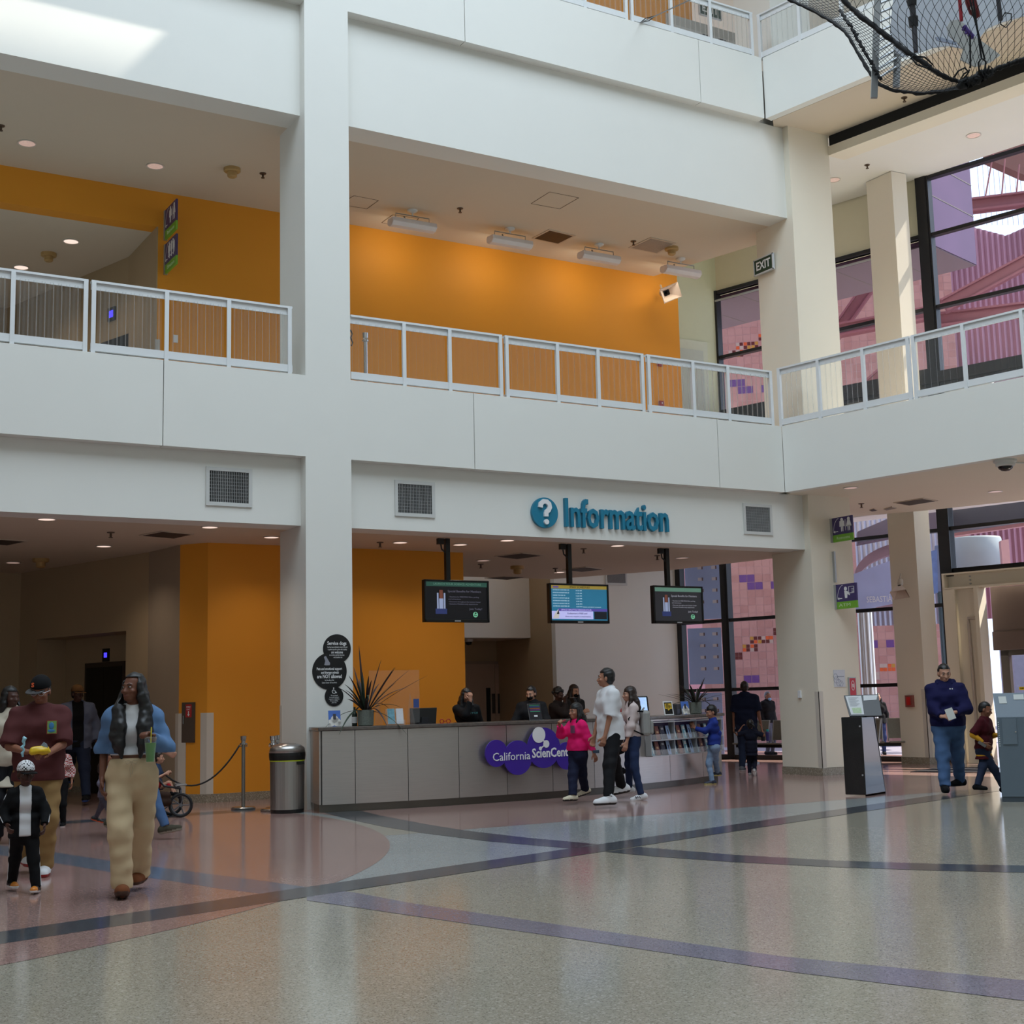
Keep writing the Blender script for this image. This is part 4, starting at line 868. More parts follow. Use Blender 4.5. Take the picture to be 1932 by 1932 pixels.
p = MB(); band(p, np.linspace(CXL-.03, CXR+.12, 60), -.62, .115, ZC-.045, ZC); p.build('countertop', GRANT, ctr, world=True, bevel=.008)
p = MB(); M = CF(CXL, .05); p.at(M); p.box(-.02, .0, .1, .0, .9, ZC-.05); p.box(.0, .5, 0, .06, 1.2, ZC-.05); p.build('end_panel', STEEL, ctr, world=True)
# logo on the counter
xl = arc_at_px(1000, .72); LM = CF(xl, .135) @ Matrix.Rotation(math.pi/2, 4, 'X')      # local x along, y up, z to the hall
LP, LNn = np.array(LM.translation[:]), np.array((LM.to_3x3() @ Vector((0, 0, 1)))[:])
def lg(px, py): q = LM.inverted() @ Vector(onN(px, py, LP, LNn)); return q.x, q.y
t = thing('counter_logo_sign', 'purple sign of overlapping discs with white lettering on the counter front', 'sign', LP)
a = MB().at(LM); dd = np.linalg.norm(LP-CAMC)
for i, (px, py, ry) in enumerate(((935.2, 1421.4, 24.3), (975.7, 1429.4, 31.3), (1024.6, 1410.8, 37.2), (1068, 1426, 25.6))):
    x, y = lg(px, py); disc(a, x, y, ry*dd/F, .0, .022+.001*i, 56)
a.build('disc_board', PURPLE, t, world=True)
a = MB().at(LM)
ca = lg(928, 1438); cb = lg(998.5, 1432); write(a, 'California', (ca[0]), (lg(963, 1427.5)[1]), .027, .155, width=cb[0]-ca[0], align='LEFT', bold=.0)
ca = lg(1002, 1432); cb = lg(1084, 1420); write(a, 'ScienCenter', ca[0], lg(1036, 1420.5)[1], .0275, .175, width=cb[0]-ca[0], align='LEFT', bold=.004)
a.build('lettering', SIGNW, t, world=True)
a = MB().at(LM); x, y = lg(1014.5, 1386.5); disc(a, x, y, .11, .026, .029, 32); x2, y2 = lg(1028.5, 1403.5); disc(a, x2, y2, .052, .026, .029, 24); x3, y3 = lg(1017.5, 1412); disc(a, x3, y3, .026, .026, .029, 18)
ribbon(a, [Vector((x, y, 0)), Vector((x2, y2, 0))], .011, .026, .0285); ribbon(a, [Vector((x2, y2, 0)), Vector((x3, y3, 0))], .009, .026, .0285)
a.build('molecule_mark', SIGNW, t, world=True)
# ---- leaflet rack let into the counter front
xa, xb = arc_at_px(1216, .8), arc_at_px(1350, .8)
rk = thing('leaflet_rack', 'two tier steel leaflet rack with purple backing on the counter front', 'rack', CF((xa+xb)/2)[0][3:4] and (CF((xa+xb)/2).translation.x, CF((xa+xb)/2).translation.y, .45))
ns = [xa+(xb-xa)*i/12 for i in range(13)]
zr = [.50, .73, ZC-.075]
a = MB(); band(a, ns, .082, .087, zr[0], zr[2]); a.build('backing', mat('rack_purple', (54, 40, 84), .6), rk, world=True)
a = MB()
for z in (zr[0], zr[1], zr[2]-.01): band(a, ns, .087, .20, z-.012, z)
a.build('shelf', ALU, rk, world=True)
dvx = [arc_at_px(p, .8) for p in (1217, 1261, 1302, 1349)]
for x in dvx:
    a = MB().at(CF(x, .087)); a.box(-.006, -.11, zr[0], .006, 0, zr[2]); a.build('divider', ALU, rk, world=True)
LIP = glassy('clear_acrylic', (236, 240, 240), .09, .06, edge=.3)
for z in zr[:2]:
    a = MB(); band(a, ns, .196, .20, z, z+.085); a.build('acrylic_lip', LIP, rk, world=True)
LC = {'brown': [mat('leaflet_brown', (120, 62, 54), .5, var=.3, scale=40), mat('leaflet_gold', (196, 160, 120), .5)], 'teal': [mat('leaflet_teal', (110, 160, 176), .5, var=.5, scale=30), mat('leaflet_pale', (220, 226, 226), .5)], 'blue': [mat('leaflet_blue', (140, 166, 206), .5, var=.3, scale=25), mat('leaflet_dark', (46, 44, 60), .5)], 'night': [mat('leaflet_night', (44, 46, 70), .5, var=.3, scale=30), mat('leaflet_grey', (170, 172, 180), .5)]}
LP_ = {}
def leaflet(M, kind, h, label):
    if kind not in LP_:
        t = thing('leaflet', label, 'leaflet', (0, 0, 0), 0, 'leaflets in the counter rack')
        a = MB(); a.box(-.045, 0, 0, .045, .008, .21); a.build('pages', LC[kind][1], t)
        a = MB(); a.use(0).box(-.045, -.003, 0, .045, 0, .21)
        if kind == 'brown': a.use(1).box(-.025, -.005, .10, .025, -.003, .13)
        elif kind == 'teal': a.use(1).box(-.03, -.005, .14, .03, -.003, .19).box(.01, -.005, .03, .03, -.003, .12)
        elif kind == 'blue': a.use(1).box(-.012, -.005, .06, .012, -.003, .15)
        else: a.use(1).box(-.03, -.005, .15, .03, -.003, .18)
        a.build('cover', LC[kind], t); LP_[kind] = t
    else: t = dup(LP_[kind], (0, 0, 0), None, label)
    t.matrix_basis = M
word = ['first', 'second', 'third', 'fourth', 'fifth', 'sixth', 'seventh', 'eighth', 'ninth', 'tenth', 'eleventh', 'twelfth']
def leaf_row(seq, z, tier):
    for i, (px, k) in enumerate(seq):
        x = arc_at_px(px, .8); M = CF(x, .17, z+.002) @ Matrix.Rotation(R(-14), 4, 'X')
        leaflet(M, k, .2, '%s leaflet, %s tier of the counter rack, %s from the backpack side' % ({'brown': 'brown', 'teal': 'teal picture', 'blue': 'pale blue rocket', 'night': 'night blue'}[k], tier, word[i]))
U = [(1236, 'brown'), (1246, 'night'), (1256, 'blue'), (1267, 'teal'), (1276, 'brown'), (1286, 'teal'), (1296, 'blue'), (1306, 'teal'), (1316, 'brown'), (1327, 'teal'), (1338, 'blue')]
leaf_row(U, zr[1], 'upper')
leaf_row([(1224, 'teal'), (1235, 'brown'), (1246, 'night'), (1256, 'blue'), (1267, 'teal'), (1278, 'brown'), (1288, 'teal'), (1298, 'blue'), (1308, 'teal'), (1318, 'brown'), (1328, 'teal'), (1339, 'blue')], zr[0], 'lower')
# ---- things standing on the countertop
def CT(px, back=.25):
    x = arc_at_px(px, ZC, -back); M = CF(x, -back, ZC); return M
def stand_picture(px, w, h, kind, label, back=.05, turn=0.0):
    M = CT(px, back) @ Matrix.Rotation(turn, 4, 'Z') @ Matrix.Rotation(R(-12), 4, 'X')
    t = thing('sign_holder', label, 'sign holder', M.translation[:])
    a = MB().at(M); a.box(-w/2-.006, .002, 0, w/2+.006, .010, h+.006); a.box(-w/2-.006, -.03, 0, w/2+.006, .06, .006); a.build('acrylic_stand', LIP, t, world=True)
    if kind == 'launch':
        a = MB().at(M); a.use(0).box(-w/2, -.003, .004, w/2, .002, h); a.use(1).prism([(-.02, 0), (.02, 0), (.02, .004), (-.02, .004)], h*.45, h*.8)
        a.use(2); disc(MB(), 0, 0, .1, 0, 1)
        for (cx, cz, r) in ((-.05, .05, .05), (.03, .06, .055), (0, .1, .05), (.06, .03, .04), (-.08, .02, .03)):
            a.add([(max(-w/2, min(w/2, cx+r*math.cos(2*math.pi*i/14))), -.0045, max(.005, cz+r*math.sin(2*math.pi*i/14))) for i in range(14)], [tuple(range(14))])
        a.use(1).box(-.02, -.006, h*.45, .02, -.003, h*.8)
        a.build('launch_print', [mat('print_sky', (70, 110, 190), .5, var=.2), mat('print_shuttle', (60, 56, 60), .5), mat('print_cloud', (222, 218, 210), .5)], t, world=True)
    elif kind == 'hiring':
        a = MB().at(M); a.box(-w/2, -.003, .004, w/2, .002, h); a.build('white_border', SIGNW, t, world=True)
        a = MB().at(M); a.box(-w/2+.015, -.005, .02, w/2-.015, -.003, h-.015); a.build('black_print', BLACKP, t, world=True)
        a = MB().at(M @ Matrix.Rotation(math.pi/2, 4, 'X')); a.prism([(-w*.36, h*.45), (w*.36, h*.45), (w*.36, h*.84), (-w*.36, h*.84)], .005, .007); a.prism([(-.02, h*.45), (.03, h*.45), (-.01, h*.34)], .005, .007); a.build('yellow_bubble', mat('bubble_yellow', (232, 190, 60), .5), t, world=True)
        a = MB().at(M @ Matrix.Rotation(math.pi/2, 4, 'X')); write(a, "WE'RE", -.02, h*.77, .0075, .03, width=w*.3); write(a, 'HIRING', 0, h*.67, .0075, .05, width=w*.6); write(a, 'NOW!', 0, h*.54, .0075, .05, width=w*.45); a.build('lettering', BLACKP, t, world=True)
    elif kind == 'lines':
        a = MB().at(M)
        a.use(0).box(-w/2, -.003, .004, w/2, .002, h)
        for i, k in enumerate((1, 2, 3, 4, 1)): a.use(k).box(-w*.42, -.005, h*.9-.022*i, w*.42, -.003, h*.9-.022*i+.008)
        a.use(5).box(-.03, -.005, h*.22, .03, -.003, h*.32)
        a.build('colour_print', [mat('print_night', (38, 36, 44), .4), mat('line_green', (60, 160, 120), .5), mat('line_blue', (70, 120, 190), .5), mat('line_orange', (210, 110, 60), .5), mat('line_violet', (150, 70, 160), .5), SIGNW], t, world=True)
    return t
stand_picture(632, .16, .215, 'launch', 'small launch picture in a clear stand at the column end of the counter', back=.10)
stand_picture(1012, .21, .235, 'lines', 'clear stand with a dark sheet of coloured lines before the masked man', back=.05)
stand_picture(1263, .17, .22, 'hiring', 'HIRING NOW poster with a yellow bubble in a clear stand', back=.05, turn=R(-25))
stand_picture(1295, .15, .21, 'launch', 'small launch picture beside the second potted plant', back=.05, turn=R(-22))
M = CT(1281, .12); t = thing('card_terminal', 'dark grey box between the hiring poster and the launch picture', 'box', M.translation[:]); a = MB().at(M); a.box(-.06, 0, 0, .06, .12, .17); a.build('case', mat('dark_grey_plastic', (54, 54, 60), .5), t, world=True, bevel=.006); a = MB().at(M); a.box(-.045, -.004, .02, .045, 0, .09); a.build('front_plate', mat('slate_plastic', (74, 80, 98), .4), t, world=True)
# clear screen with feet, leaflet holder, monitor
PLEX = glassy('plexiglass', (225, 225, 225), .04, .08, edge=.16)
M = CT(745, .3); x0s = (CF(arc_at_px(700, ZC, -.3), -.3, ZC).inverted() @ M.translation).x
t = thing('plexiglass_screen', 'clear plexiglass screen standing on two triangular feet beside the potted plant', 'screen', M.translation[:])
w = .36; a = MB().at(M); a.box(-w, 0, .02, w, .006, .73); a.build('sheet', PLEX, t, world=True)
for u in (-w+.12, w-.14):
    a = MB().at(M); a.add([(u, -.18, 0), (u, .16, 0), (u, .0, .42), (u+.006, -.18, 0), (u+.006, .16, 0), (u+.006, .0, .42)], [(0, 1, 2), (5, 4, 3), (0, 3, 4, 1), (1, 4, 5, 2), (2, 5, 3, 0)]); a.build('foot', PLEX, t, world=True)
a = MB().at(M); a.box(w-.09, -.004, .22, w-.01, 0, .34); a.build('blue_sticker', mat('sticker_blue', (58, 80, 140), .5, var=.1), t, world=True)
M = CT(746, .12); t = thing('leaflet_holder', 'clear counter holder with two leaflets before the plexiglass screen', 'leaflet holder', M.translation[:])
MH = M @ Matrix.Rotation(R(-10), 4, 'X'); a = MB().at(MH); a.box(-.125, .0, .0, .125, .006, .22); a.box(-.125, -.05, 0, .125, .0, .006); a.box(-.125, -.05, 0, .125, -.046, .06); a.build('acrylic_holder', LIP, t, world=True)
for u, kind, lab in ((-.06, 'teal', 'teal picture leaflet in the clear counter holder'), (.06, 'pale', 'white text leaflet in the clear counter holder')):
    q = thing('leaflet', lab, 'leaflet', (MH @ Vector((u, -.02, .008)))[:]); a = MB().at(MH); a.box(u-.05, -.03, .008, u+.05, -.02, .215); a.build('pages', LC['teal'][1], q, world=True)
    a = MB().at(MH); a.box(u-.048, -.033, .01, u+.048, -.03, .213); a.build('cover', LC['teal'][0] if kind == 'teal' else mat('leaflet_white', (216, 216, 220), .5, var=.06, scale=60), q, world=True)
M = CT(801, .42); t = thing('computer_monitor', 'black computer monitor seen from behind on the counter', 'monitor', M.translation[:])
a = MB().at(M); a.add([(-.20, .0, -.05), (.17, .0, -.05), (.20, .02, .215), (-.20, .02, .215), (-.2, .04, -.05), (.17, .04, -.05), (.2, .05, .215), (-.2, .05, .215)], [(3, 2, 1, 0), (4, 5, 6, 7), (0, 1, 5, 4), (1, 2, 6, 5), (2, 3, 7, 6), (3, 0, 4, 7)]); a.build('shell', BLACKP, t, world=True, bevel=.005)
a = MB().at(M); a.box(-.1, -.03, 0, .1, .1, .012); a.box(-.05, -.012, .01, .05, 0, .09); a.build('stand', mat('dark_stand', (30, 30, 36), .4), t, world=True)
M = CT(840, .2); t = thing('reading_glasses', 'pair of small red rimmed rings lying on the counter beside the monitor', 'glasses', M.translation[:])
for u in (-.05, .05):
    a = MB().at(M); a.tube([(u+.028*math.cos(k*.4), 0, .028+.028*math.sin(k*.4)) for k in range(17)], .006, 6); a.build('rim', mat('red_rim', (170, 30, 30), .4), t, world=True)
a = MB().at(M); a.tube([(-.022, 0, .03), (.022, 0, .03)], .004, 6); a.build('bridge', _mats['red_rim'], t, world=True)
def tablet(px, w, h, turn, lit, label, back=.2):
    M = CT(px, back) @ Matrix.Rotation(turn, 4, 'Z'); t = thing('touch_terminal', label, 'terminal', M.translation[:]); MT = M @ Matrix.Rotation(R(-20), 4, 'X')
    a = MB().at(M); a.lathe([(.09, 0), (.09, .015), (.03, .02), (.03, .08)], n=18); a.build('stand', BLACKP, t, world=True)
    a = MB().at(MT); a.box(-w/2, -.01, .02, w/2, .03, h); a.build('case', BLACKP, t, world=True, bevel=.02)
    a = MB().at(MT); a.box(-w/2+.03, -.013, .06, w/2-.03, -.010, h-.03); a.build('display', mat('lit_display', (150, 180, 220), .3, emit=(150, 176, 226), es=.9, var=.7, scale=14) if lit else mat('off_display', (24, 24, 28), .15), t, world=True)
tablet(1096, .24, .34, R(60), 0, 'black touch terminal turned away behind the girl in pink', .25)
tablet(1212, .24, .33, R(-42), 1, 'touch terminal with a lit display beside the backpack', .2)
# potted plants
LEAFM = [mat('dark_leaf', (40, 58, 44), .45, var=.3, scale=20), mat('maroon_leaf', (44, 26, 26), .45, var=.3, scale=20)]
STONE = mat('speckled_stone_pot', (112, 118, 110), .8, var=.45, scale=60)
def strap_leaf(mb, base, az, L, up, droop, w):
    pts = []; n = 9
    for i in range(n+1):
        u = i/n; r = L*u*math.cos(up)*(1+.1*u); z = L*(u*math.sin(up)-droop*u*u); pts.append((base[0]+r*math.cos(az), base[1]+r*math.sin(az), base[2]+z, w*(.55+.9*u)*(1-u**2.2)+.002))
    vs = []; fs = []
    sx, sy = -math.sin(az), math.cos(az)
    for x, y, z, ww in pts: vs += [(x+sx*ww, y+sy*ww, z+ww*.35), (x, y, z), (x-sx*ww, y-sy*ww, z+ww*.35)]
    for i in range(n): fs += [(3*i, 3*i+1, 3*i+4, 3*i+3), (3*i+1, 3*i+2, 3*i+5, 3*i+4)]
    mb.add(vs, fs)
def plant(px, label, back, leaves, seed, s=1.0):
    M = CT(px, back); t = thing('potted_plant', label, 'plant', M.translation[:]); rr_ = random.Random(seed)
    a = MB(); a.lathe([(.085*s, 0), (.10*s, .01), (.105*s, .20*s), (.095*s, .20*s), (.09*s, .185*s), (.001, .185*s)], n=26, cap=False); a.build('pot', STONE, t)
    a = MB(); a.lathe([(.092*s, .175*s), (.001, .18*s)], n=20, cap=False); a.build('soil', mat('potting_soil', (40, 30, 24), .9, var=.3, scale=40), t)
    for az, L, up, dr, w, k in leaves:
        a = MB(); strap_leaf(a, (.03*math.cos(az), .03*math.sin(az), .17*s), az, L*s, up, dr, w*s); lo = a.build('leaf', LEAFM[k], t)
rl = random.Random(3); LV = []
for i in range(26):
    az = rl.random()*6.28; up = R(rl.choice((82, 74, 62, 50, 38, 70, 56))); L = .42+.33*rl.random(); LV.append((az, L, up, .25*rl.random()+(.45 if i % 4 == 0 else 0), .014+.008*rl.random(), 1 if i % 3 else 0))
for az, L, up, dr in ((-.35, .85, 35, .05), (-.2, .8, 50, .1), (.15, .78, 42, .28), (2.9, .6, 20, .9), (-2.6, .55, 25, .9), (3.3, .5, 60, .3), (-1.4, .5, 35, .95), (1.8, .85, 84, 0), (-.8, .5, 10, .8)): LV.append((az, L, R(up), dr, .02, 1 if up > 30 else 0))
plant(690, 'dark strap leafed plant in a speckled stone pot beside the main column', .17, LV, 3, 1.05)
LV2 = [((i*.618*6.28) % 6.28, .36+.22*rl.random(), R(rl.choice((78, 64, 50, 36, 24))), .1+.5*rl.random(), .016+.006*rl.random(), i % 2) for i in range(34)]
LV2 += [(3.3, .66, R(34), .3, .014, 0), (3.0, .56, R(28), .15, .014, 0), (-.3, .6, R(30), .25, .014, 0), (.1, .5, R(35), .9, .016, 0), (2.8, .62, R(20), .05, .014, 0)]
plant(1313, 'dark strap leafed plant in a stone pot at the glass end of the counter', .15, LV2, 5, .95)
M = CT(669, .3); t = thing('bottle', 'dark green bottle with a white label behind the potted plant', 'bottle', M.translation[:]); a = MB(); a.lathe([(.035, 0), (.037, .01), (.037, .16), (.015, .21), (.014, .25), (.001, .25)], n=18); a.build('glass', mat('bottle_green', (24, 40, 30), .2), t); a = MB(); a.lathe([(.0385, .04), (.0385, .12)], n=18, cap=False); a.build('paper_label', SIGNW, t)

# ================================================================ waste bin, rope posts
b0 = onZ(553, 1535); t = thing('waste_bin', 'brushed steel waste bin with black rim and domed lid beside the counter end', 'bin', (b0[0], b0[1]+.2, 0))
bx = onZ(586, 1533)[0]-b0[0]; br = .20
STB = mat('bin_steel', (168, 164, 160), .28, metal=.9, var=.12, scale=4, aniso=(6, 6, .2))
a = MB(); a.lathe([(br*.98, 0), (br*1.0, .05)], n=36, sx=1.1); a.build('base_ring', BLACKP, t)
a = MB(); a.lathe([(br, .05), (br*1.03, .66)], n=40, sx=1.1); a.build('body', STB, t, smooth=False)
a = MB(); a.lathe([(br*1.04, .66), (br*1.04, .675)], n=40, sx=1.1); a.build('liner_edge', mat('liner_yellow', (196, 214, 40), .5), t)
a = MB(); a.lathe([(br*1.06, .675), (br*1.09, .73), (br*1.08, .77)], n=40, sx=1.1); a.build('rim', BLACKP, t)
a = MB(); a.lathe([(br*1.08, .77), (br*1.02, .83), (br*.8, .87), (br*.4, .89), (.001, .895)], n=40, sx=1.1); a.build('lid', STB, t, smooth=True)
a = MB(); a.box(.06, -br*1.1, .615, .15, -br*.96, .655); a.build('latch_slot', BLACKP, t)
PST = mat('post_steel', (150, 146, 140), .25, metal=.9)
def rope_post(p, label, h=.98, proto=[]):
    if not proto:
        t = thing('rope_post', label, 'rope post', p, 0, 'steel rope posts by the lift lobby')
        a = MB(); a.lathe([(.16, 0), (.165, .02), (.15, .035), (.03, .04)], n=32); a.build('base', PST, t)
        a = MB(); a.tube([(0, 0, .03), (0, 0, .90)], .026, 16); a.build('pole', PST, t)
        a = MB(); a.lathe([(.03, .86), (.05, .865), (.05, .885), (.03, .89), (.03, .92), (.038, .925), (.042, .98), (.02, .985)], n=20); a.build('cap', CHROME, t)
        a = MB(); a.tube([(.03, 0, .87), (.055, 0, .86), (.05, 0, .84), (.03, 0, .845)], .008, 6); a.tube([(-.03, 0, .87), (-.055, 0, .86), (-.05, 0, .84), (-.03, 0, .845)], .008, 6); a.build('hook_ring', CHROME, t)
        proto.append(t); return t
    return dup(proto[0], p, None, label)
P1 = onZ(459, 1527); P2 = onZ(520, 1531); P2[1] += .1; P3 = P2+np.array([.16, .25, 0]); P0 = onZ(262, 1535)
rope_post(P1, 'steel rope post standing alone before the yellow wall'); rope_post(P2, 'steel rope post close behind the waste bin, on its lobby side'); rope_post(P3, 'steel rope post behind the waste bin nearest the main column'); rope_post(P0, 'steel rope post hidden behind the walking woman in denim')
def rope(p, q, sag, label):
    a = MB(); n = 20; a.tube([(p[0]+(q[0]-p[0])*i/n, p[1]+(q[1]-p[1])*i/n, .86-sag*4*(i/n)*(1-i/n)) for i in range(n+1)], .011, 8); tag(a.build('barrier_rope', mat('black_rope', (24, 22, 22), .8), smooth=True), label, 'rope')
d = (P0-P1)/np.linalg.norm(P0-P1); rope(P1+d*.05, P0-d*.05, .52, 'black barrier rope sagging from the lone post before the yellow wall')
rope(P2+np.array([.05, 0, 0]), P3-np.array([.03, .03, 0]), .12, 'short black rope hanging between the two posts behind the bin')

# ================================================================ signs on columns and walls
def flag_sign(px0, py0, px1, Yw, w, h, kind, label, group=None):
    """a sign plate standing out from a wall, facing along -X; px0,py0 is its wall-side upper corner"""
    c = onY(px0, py0, Yw); X = c[0]; zt = c[2]
    t = thing('flag_sign', label, 'sign', (X, Yw, zt-h), 0, group)
    M = wallframe((X-.02, Yw-.02, zt-h), (0, -1, 0))      # local x out of the wall, y up, z towards -X
    a = MB().at(M); a.box(-.02, 0, -.045, .03, h, .012); a.build('bracket', ALU, t, world=True)
    gh = h*.29
    a = MB().at(M); a.box(.03, gh, -.03, w, h, 0); a.build('plate', mat('sign_violet', (66, 54, 106), .4, var=.03), t, world=True)
    a = MB().at(M); a.box(.03, 0, -.03, w, gh, 0); a.build('green_band', SIGNG, t, world=True)
    a = MB().at(M); L = Vector
    arcp = [L((w*.30*(1-math.cos(v))*1.0+.06*0+.05, h*.36+math.sin(v)*h*.6, 0)) for v in np.linspace(.15, 1.5, 12)]
    ribbon(a, arcp, .003, .0, .002)
    ribbon(a, [L((.05, h*.42, 0)), L((.16, h*.42, 0))], .006, 0, .003); ribbon(a, [L((.05, h*.42, 0)), L((.09, h*.46, 0))], .006, 0, .003); ribbon(a, [L((.05, h*.42, 0)), L((.09, h*.38, 0))], .006, 0, .003)
    def man(x, s, dress=False):
        disc(a, x, h*.88, .032*s, 0, .003, 18)
        if dress: a.prism([(x-.03*s, h*.83), (x+.03*s, h*.83), (x+.065*s, h*.58), (x-.065*s, h*.58)], 0, .003)
        else: a.prism([(x-.055*s, h*.83), (x+.055*s, h*.83), (x+.06*s, h*.60), (x+.04*s, h*.60), (x+.035*s, h*.62), (x-.035*s, h*.62), (x-.04*s, h*.60), (x-.06*s, h*.60)], 0, .003)
        a.prism([(x-.03*s, h*.62), (x-.006*s, h*.62), (x-.01*s, h*.40), (x-.025*s, h*.40)], 0, .003); a.prism([(x+.006*s, h*.62), (x+.03*s, h*.62), (x+.025*s, h*.40), (x+.01*s, h*.40)], 0, .003)
    if kind == 'Restrooms':
        man(w*.52, 1); man(w*.84, 1, True); a.box(w*.675, h*.42, 0, w*.69, h*.88, .003)
    elif kind == 'ATM':
        disc(a, w*.5, h*.80, .035, 0, .003, 18); a.prism([(w*.44, h*.72), (w*.58, h*.70), (w*.70, h*.56), (w*.68, h*.52), (w*.58, h*.58), (w*.56, h*.42), (w*.46, h*.42)], 0, .003)
        for b in ((.64, .60, .90, .62), (.64, .86, .90, .88), (.64, .60, .66, .88), (.88, .60, .90, .88), (.78, .64, .87, .66), (.78, .70, .87, .72), (.78, .76, .87, .78)): a.box(w*b[0], h*b[1], 0, w*b[2], h*b[3], .003)
    else:
        for x in (.42, .6, .78): man(w*x, .62)
        for b in ((.32, .38, .88, .40), (.32, .74, .88, .76), (.32, .38, .34, .76), (.86, .38, .88, .76)): a.box(w*b[0], h*b[1]+.04, 0, w*b[2], h*b[3]+.04, .003)
        ribbon(a, [L((w*.45, h*.84, 0)), L((w*.45, h*.95, 0))], .006, 0, .003); ribbon(a, [L((w*.7, h*.95, 0)), L((w*.7, h*.84, 0))], .006, 0, .003)
    a.build('pictogram', SIGNW, t, world=True)
    a = MB().at(M); write(a, kind, w*.55 if kind != 'ATM' else w*.42, gh*.5, .001, gh*.62, width=min(w*.62, .07*len(kind)+.06)); a.build('lettering', mat('sign_pale_text', (196, 220, 170), .5), t, world=True)
    return t
GS = 'violet and green flag signs'
flag_sign(1567.5, 979, 1614, RY0, .50, .42, 'Restrooms', 'violet and green Restrooms sign on the lower corner column', GS)
flag_sign(1575, 1104, 1622, RY0, .50, .42, 'ATM', 'violet and green ATM sign with a person at a machine', GS)
flag_sign(312.5, 399, 336, YY, .62, .50, 'Restrooms', 'Restrooms flag sign on the upper yellow wall, above the other', GS)
flag_sign(312.5, 463, 336, YY, .62, .50, 'Elevators', 'Elevators flag sign on the upper yellow wall, below the other', GS)
c = onY(1571, 1041, RY0); d = onY(1574, 1099, RY0); a = MB(); a.box(c[0]-.02, RY0-.05, d[2], c[0]+.015, RY0, c[2]); tag(a.build('sign_bracket', ALU), 'empty grey sign bracket between the Restrooms and ATM signs', 'bracket')
# service dog sign: three overlapping black discs on the main column
SM = wallframe((0, YF-.003, 0), (1, 0, 0))
def fx(px, py): p = onY(px, py, YF); return p[0], p[2]
t = thing('service_dog_sign', 'black sign of three overlapping discs with white lettering on the main column', 'sign', (onY(620, 1270, YF)[0], YF, 1.3))
a = MB().at(SM); k = np.linalg.norm(onY(620, 1265, YF)-CAMC)/F
for i, (px, py, ry, rx) in enumerate(((635.5, 1224, 27, 26.5), (621.5, 1266.5, 34, 32.5), (630, 1313.5, 18.5, 17.5))):
    x, z = fx(px, py); disc(a, x, z, rx*k*1.06, 0, .004+.0012*i, 52, ry=ry*k)
a.build('board', mat('sign_black', (14, 14, 15), .5, var=.03), t, world=True)
a = MB().at(SM)
def ln(s, px, py, hpx, wpx, bold=0.0): x, z = fx(px, py); write(a, s, x, z, .008, hpx*k*1.35, width=wpx*k*1.07, bold=bold, extrude=.0005)
ln('Service dogs', 635, 1214, 7, 36, .0015); ln('that have been individually trained to do work', 636, 1221, 3, 38); ln('or perform tasks for a person with a disability', 636, 1225.5, 3, 36); ln('are welcome', 635.5, 1230.7, 5, 22, .001); ln('in accordance with the Americans', 635, 1236, 3, 28); ln('with Disabilities Act.', 637, 1240.5, 3, 17)
ln('Pets and emotional support', 621, 1262, 5, 47, .001); ln('and therapy animals', 622, 1269, 5, 33, .001); ln('are NOT allowed', 621, 1276.5, 7, 46, .0015); ln('for the safety of the', 621, 1283.5, 3, 17); ln('Science Center and its animals.', 621, 1288, 3, 28)
for i, s in enumerate(('We are pleased', 'to provide assistance', 'to guests in wheelchairs.', 'For accessibility,', 'please ask.')): ln(s, 630, 1312+3.4*i, 2.6, (13, 18, 20, 15, 9)[i])
x, z = fx(629.5, 1303)
a.tube([(x+.012*math.cos(v)*2.2, z-.012+.026*math.sin(v), .008) for v in np.linspace(2.2, 6.0, 12)], .0045, 6); disc(a, x-.004, z+.034, .009, .006, .009, 14); ribbon(a, [Vector((x-.004, z+.024, 0)), Vector((x, z-.004, 0)), Vector((x+.02, z-.004, 0)), Vector((x+.034, z-.03, 0)), Vector((x+.042, z-.03, 0))], .004, .006, .009)
a.build('lettering', SIGNW, t, world=True)
a = MB().at(SM); x, z = fx(617, 1247)
a.prism([(x-.045, z-.055), (x-.03, z+.0), (x-.05, z+.05), (x-.035, z+.065), (x-.015, z+.06), (x-.005, z+.04), (x+.02, z+.0), (x+.04, z-.03), (x+.035, z-.058), (x-.02, z-.06)], .0075, .0085); a.build('dog_mark', mat('sign_grey', (150, 150, 160), .5), t, world=True)
# posters on the corner column, red sign, switch
def plate(px0, py0, px1, py1, Yw, m, name, label, cat, th=.008):
    a0 = onY(px0, py0, Yw); a1 = onY(px1, py1, Yw); b = MB(); b.box(a0[0], Yw-th, a1[2], a1[0], Yw, a0[2]); return tag(b.build(name, m), label, cat), (a0[0], a1[0], a1[2], a0[2])
o, r = plate(1572, 1264, 1595, 1296, RY0, mat('poster_white', (206, 208, 214), .4, var=.05), 'poster', 'pale printed notice on the lower corner column under the ATM sign', 'poster')
a = MB().at(wallframe((0, RY0-.0085, 0), (1, 0, 0)))
for (u, v, s) in ((.14, .62, .05), (.2, .42, .06), (.4, .25, .06), (.6, .2, .05)):
    x = r[0]+(r[1]-r[0])*u; z = r[2]+(r[3]-r[2])*v; a.tube([(x+s*math.cos(i*math.pi/3), z+s*math.sin(i*math.pi/3), 0) for i in range(7)], .003, 5)
write(a, 'Planetary Research', r[0]+(r[1]-r[0])*.6, r[2]+(r[3]-r[2])*.62, 0, .02, width=.14); a.build('print', mat('print_grey', (120, 128, 150), .5), o)
t = thing('framed_sign', 'red framed sign with a white emblem on the corner column behind the kiosk', 'sign', onY(1608, 1330, RY0)); a0 = onY(1599, 1278, RY0); a1 = onY(1616, 1340, RY0)
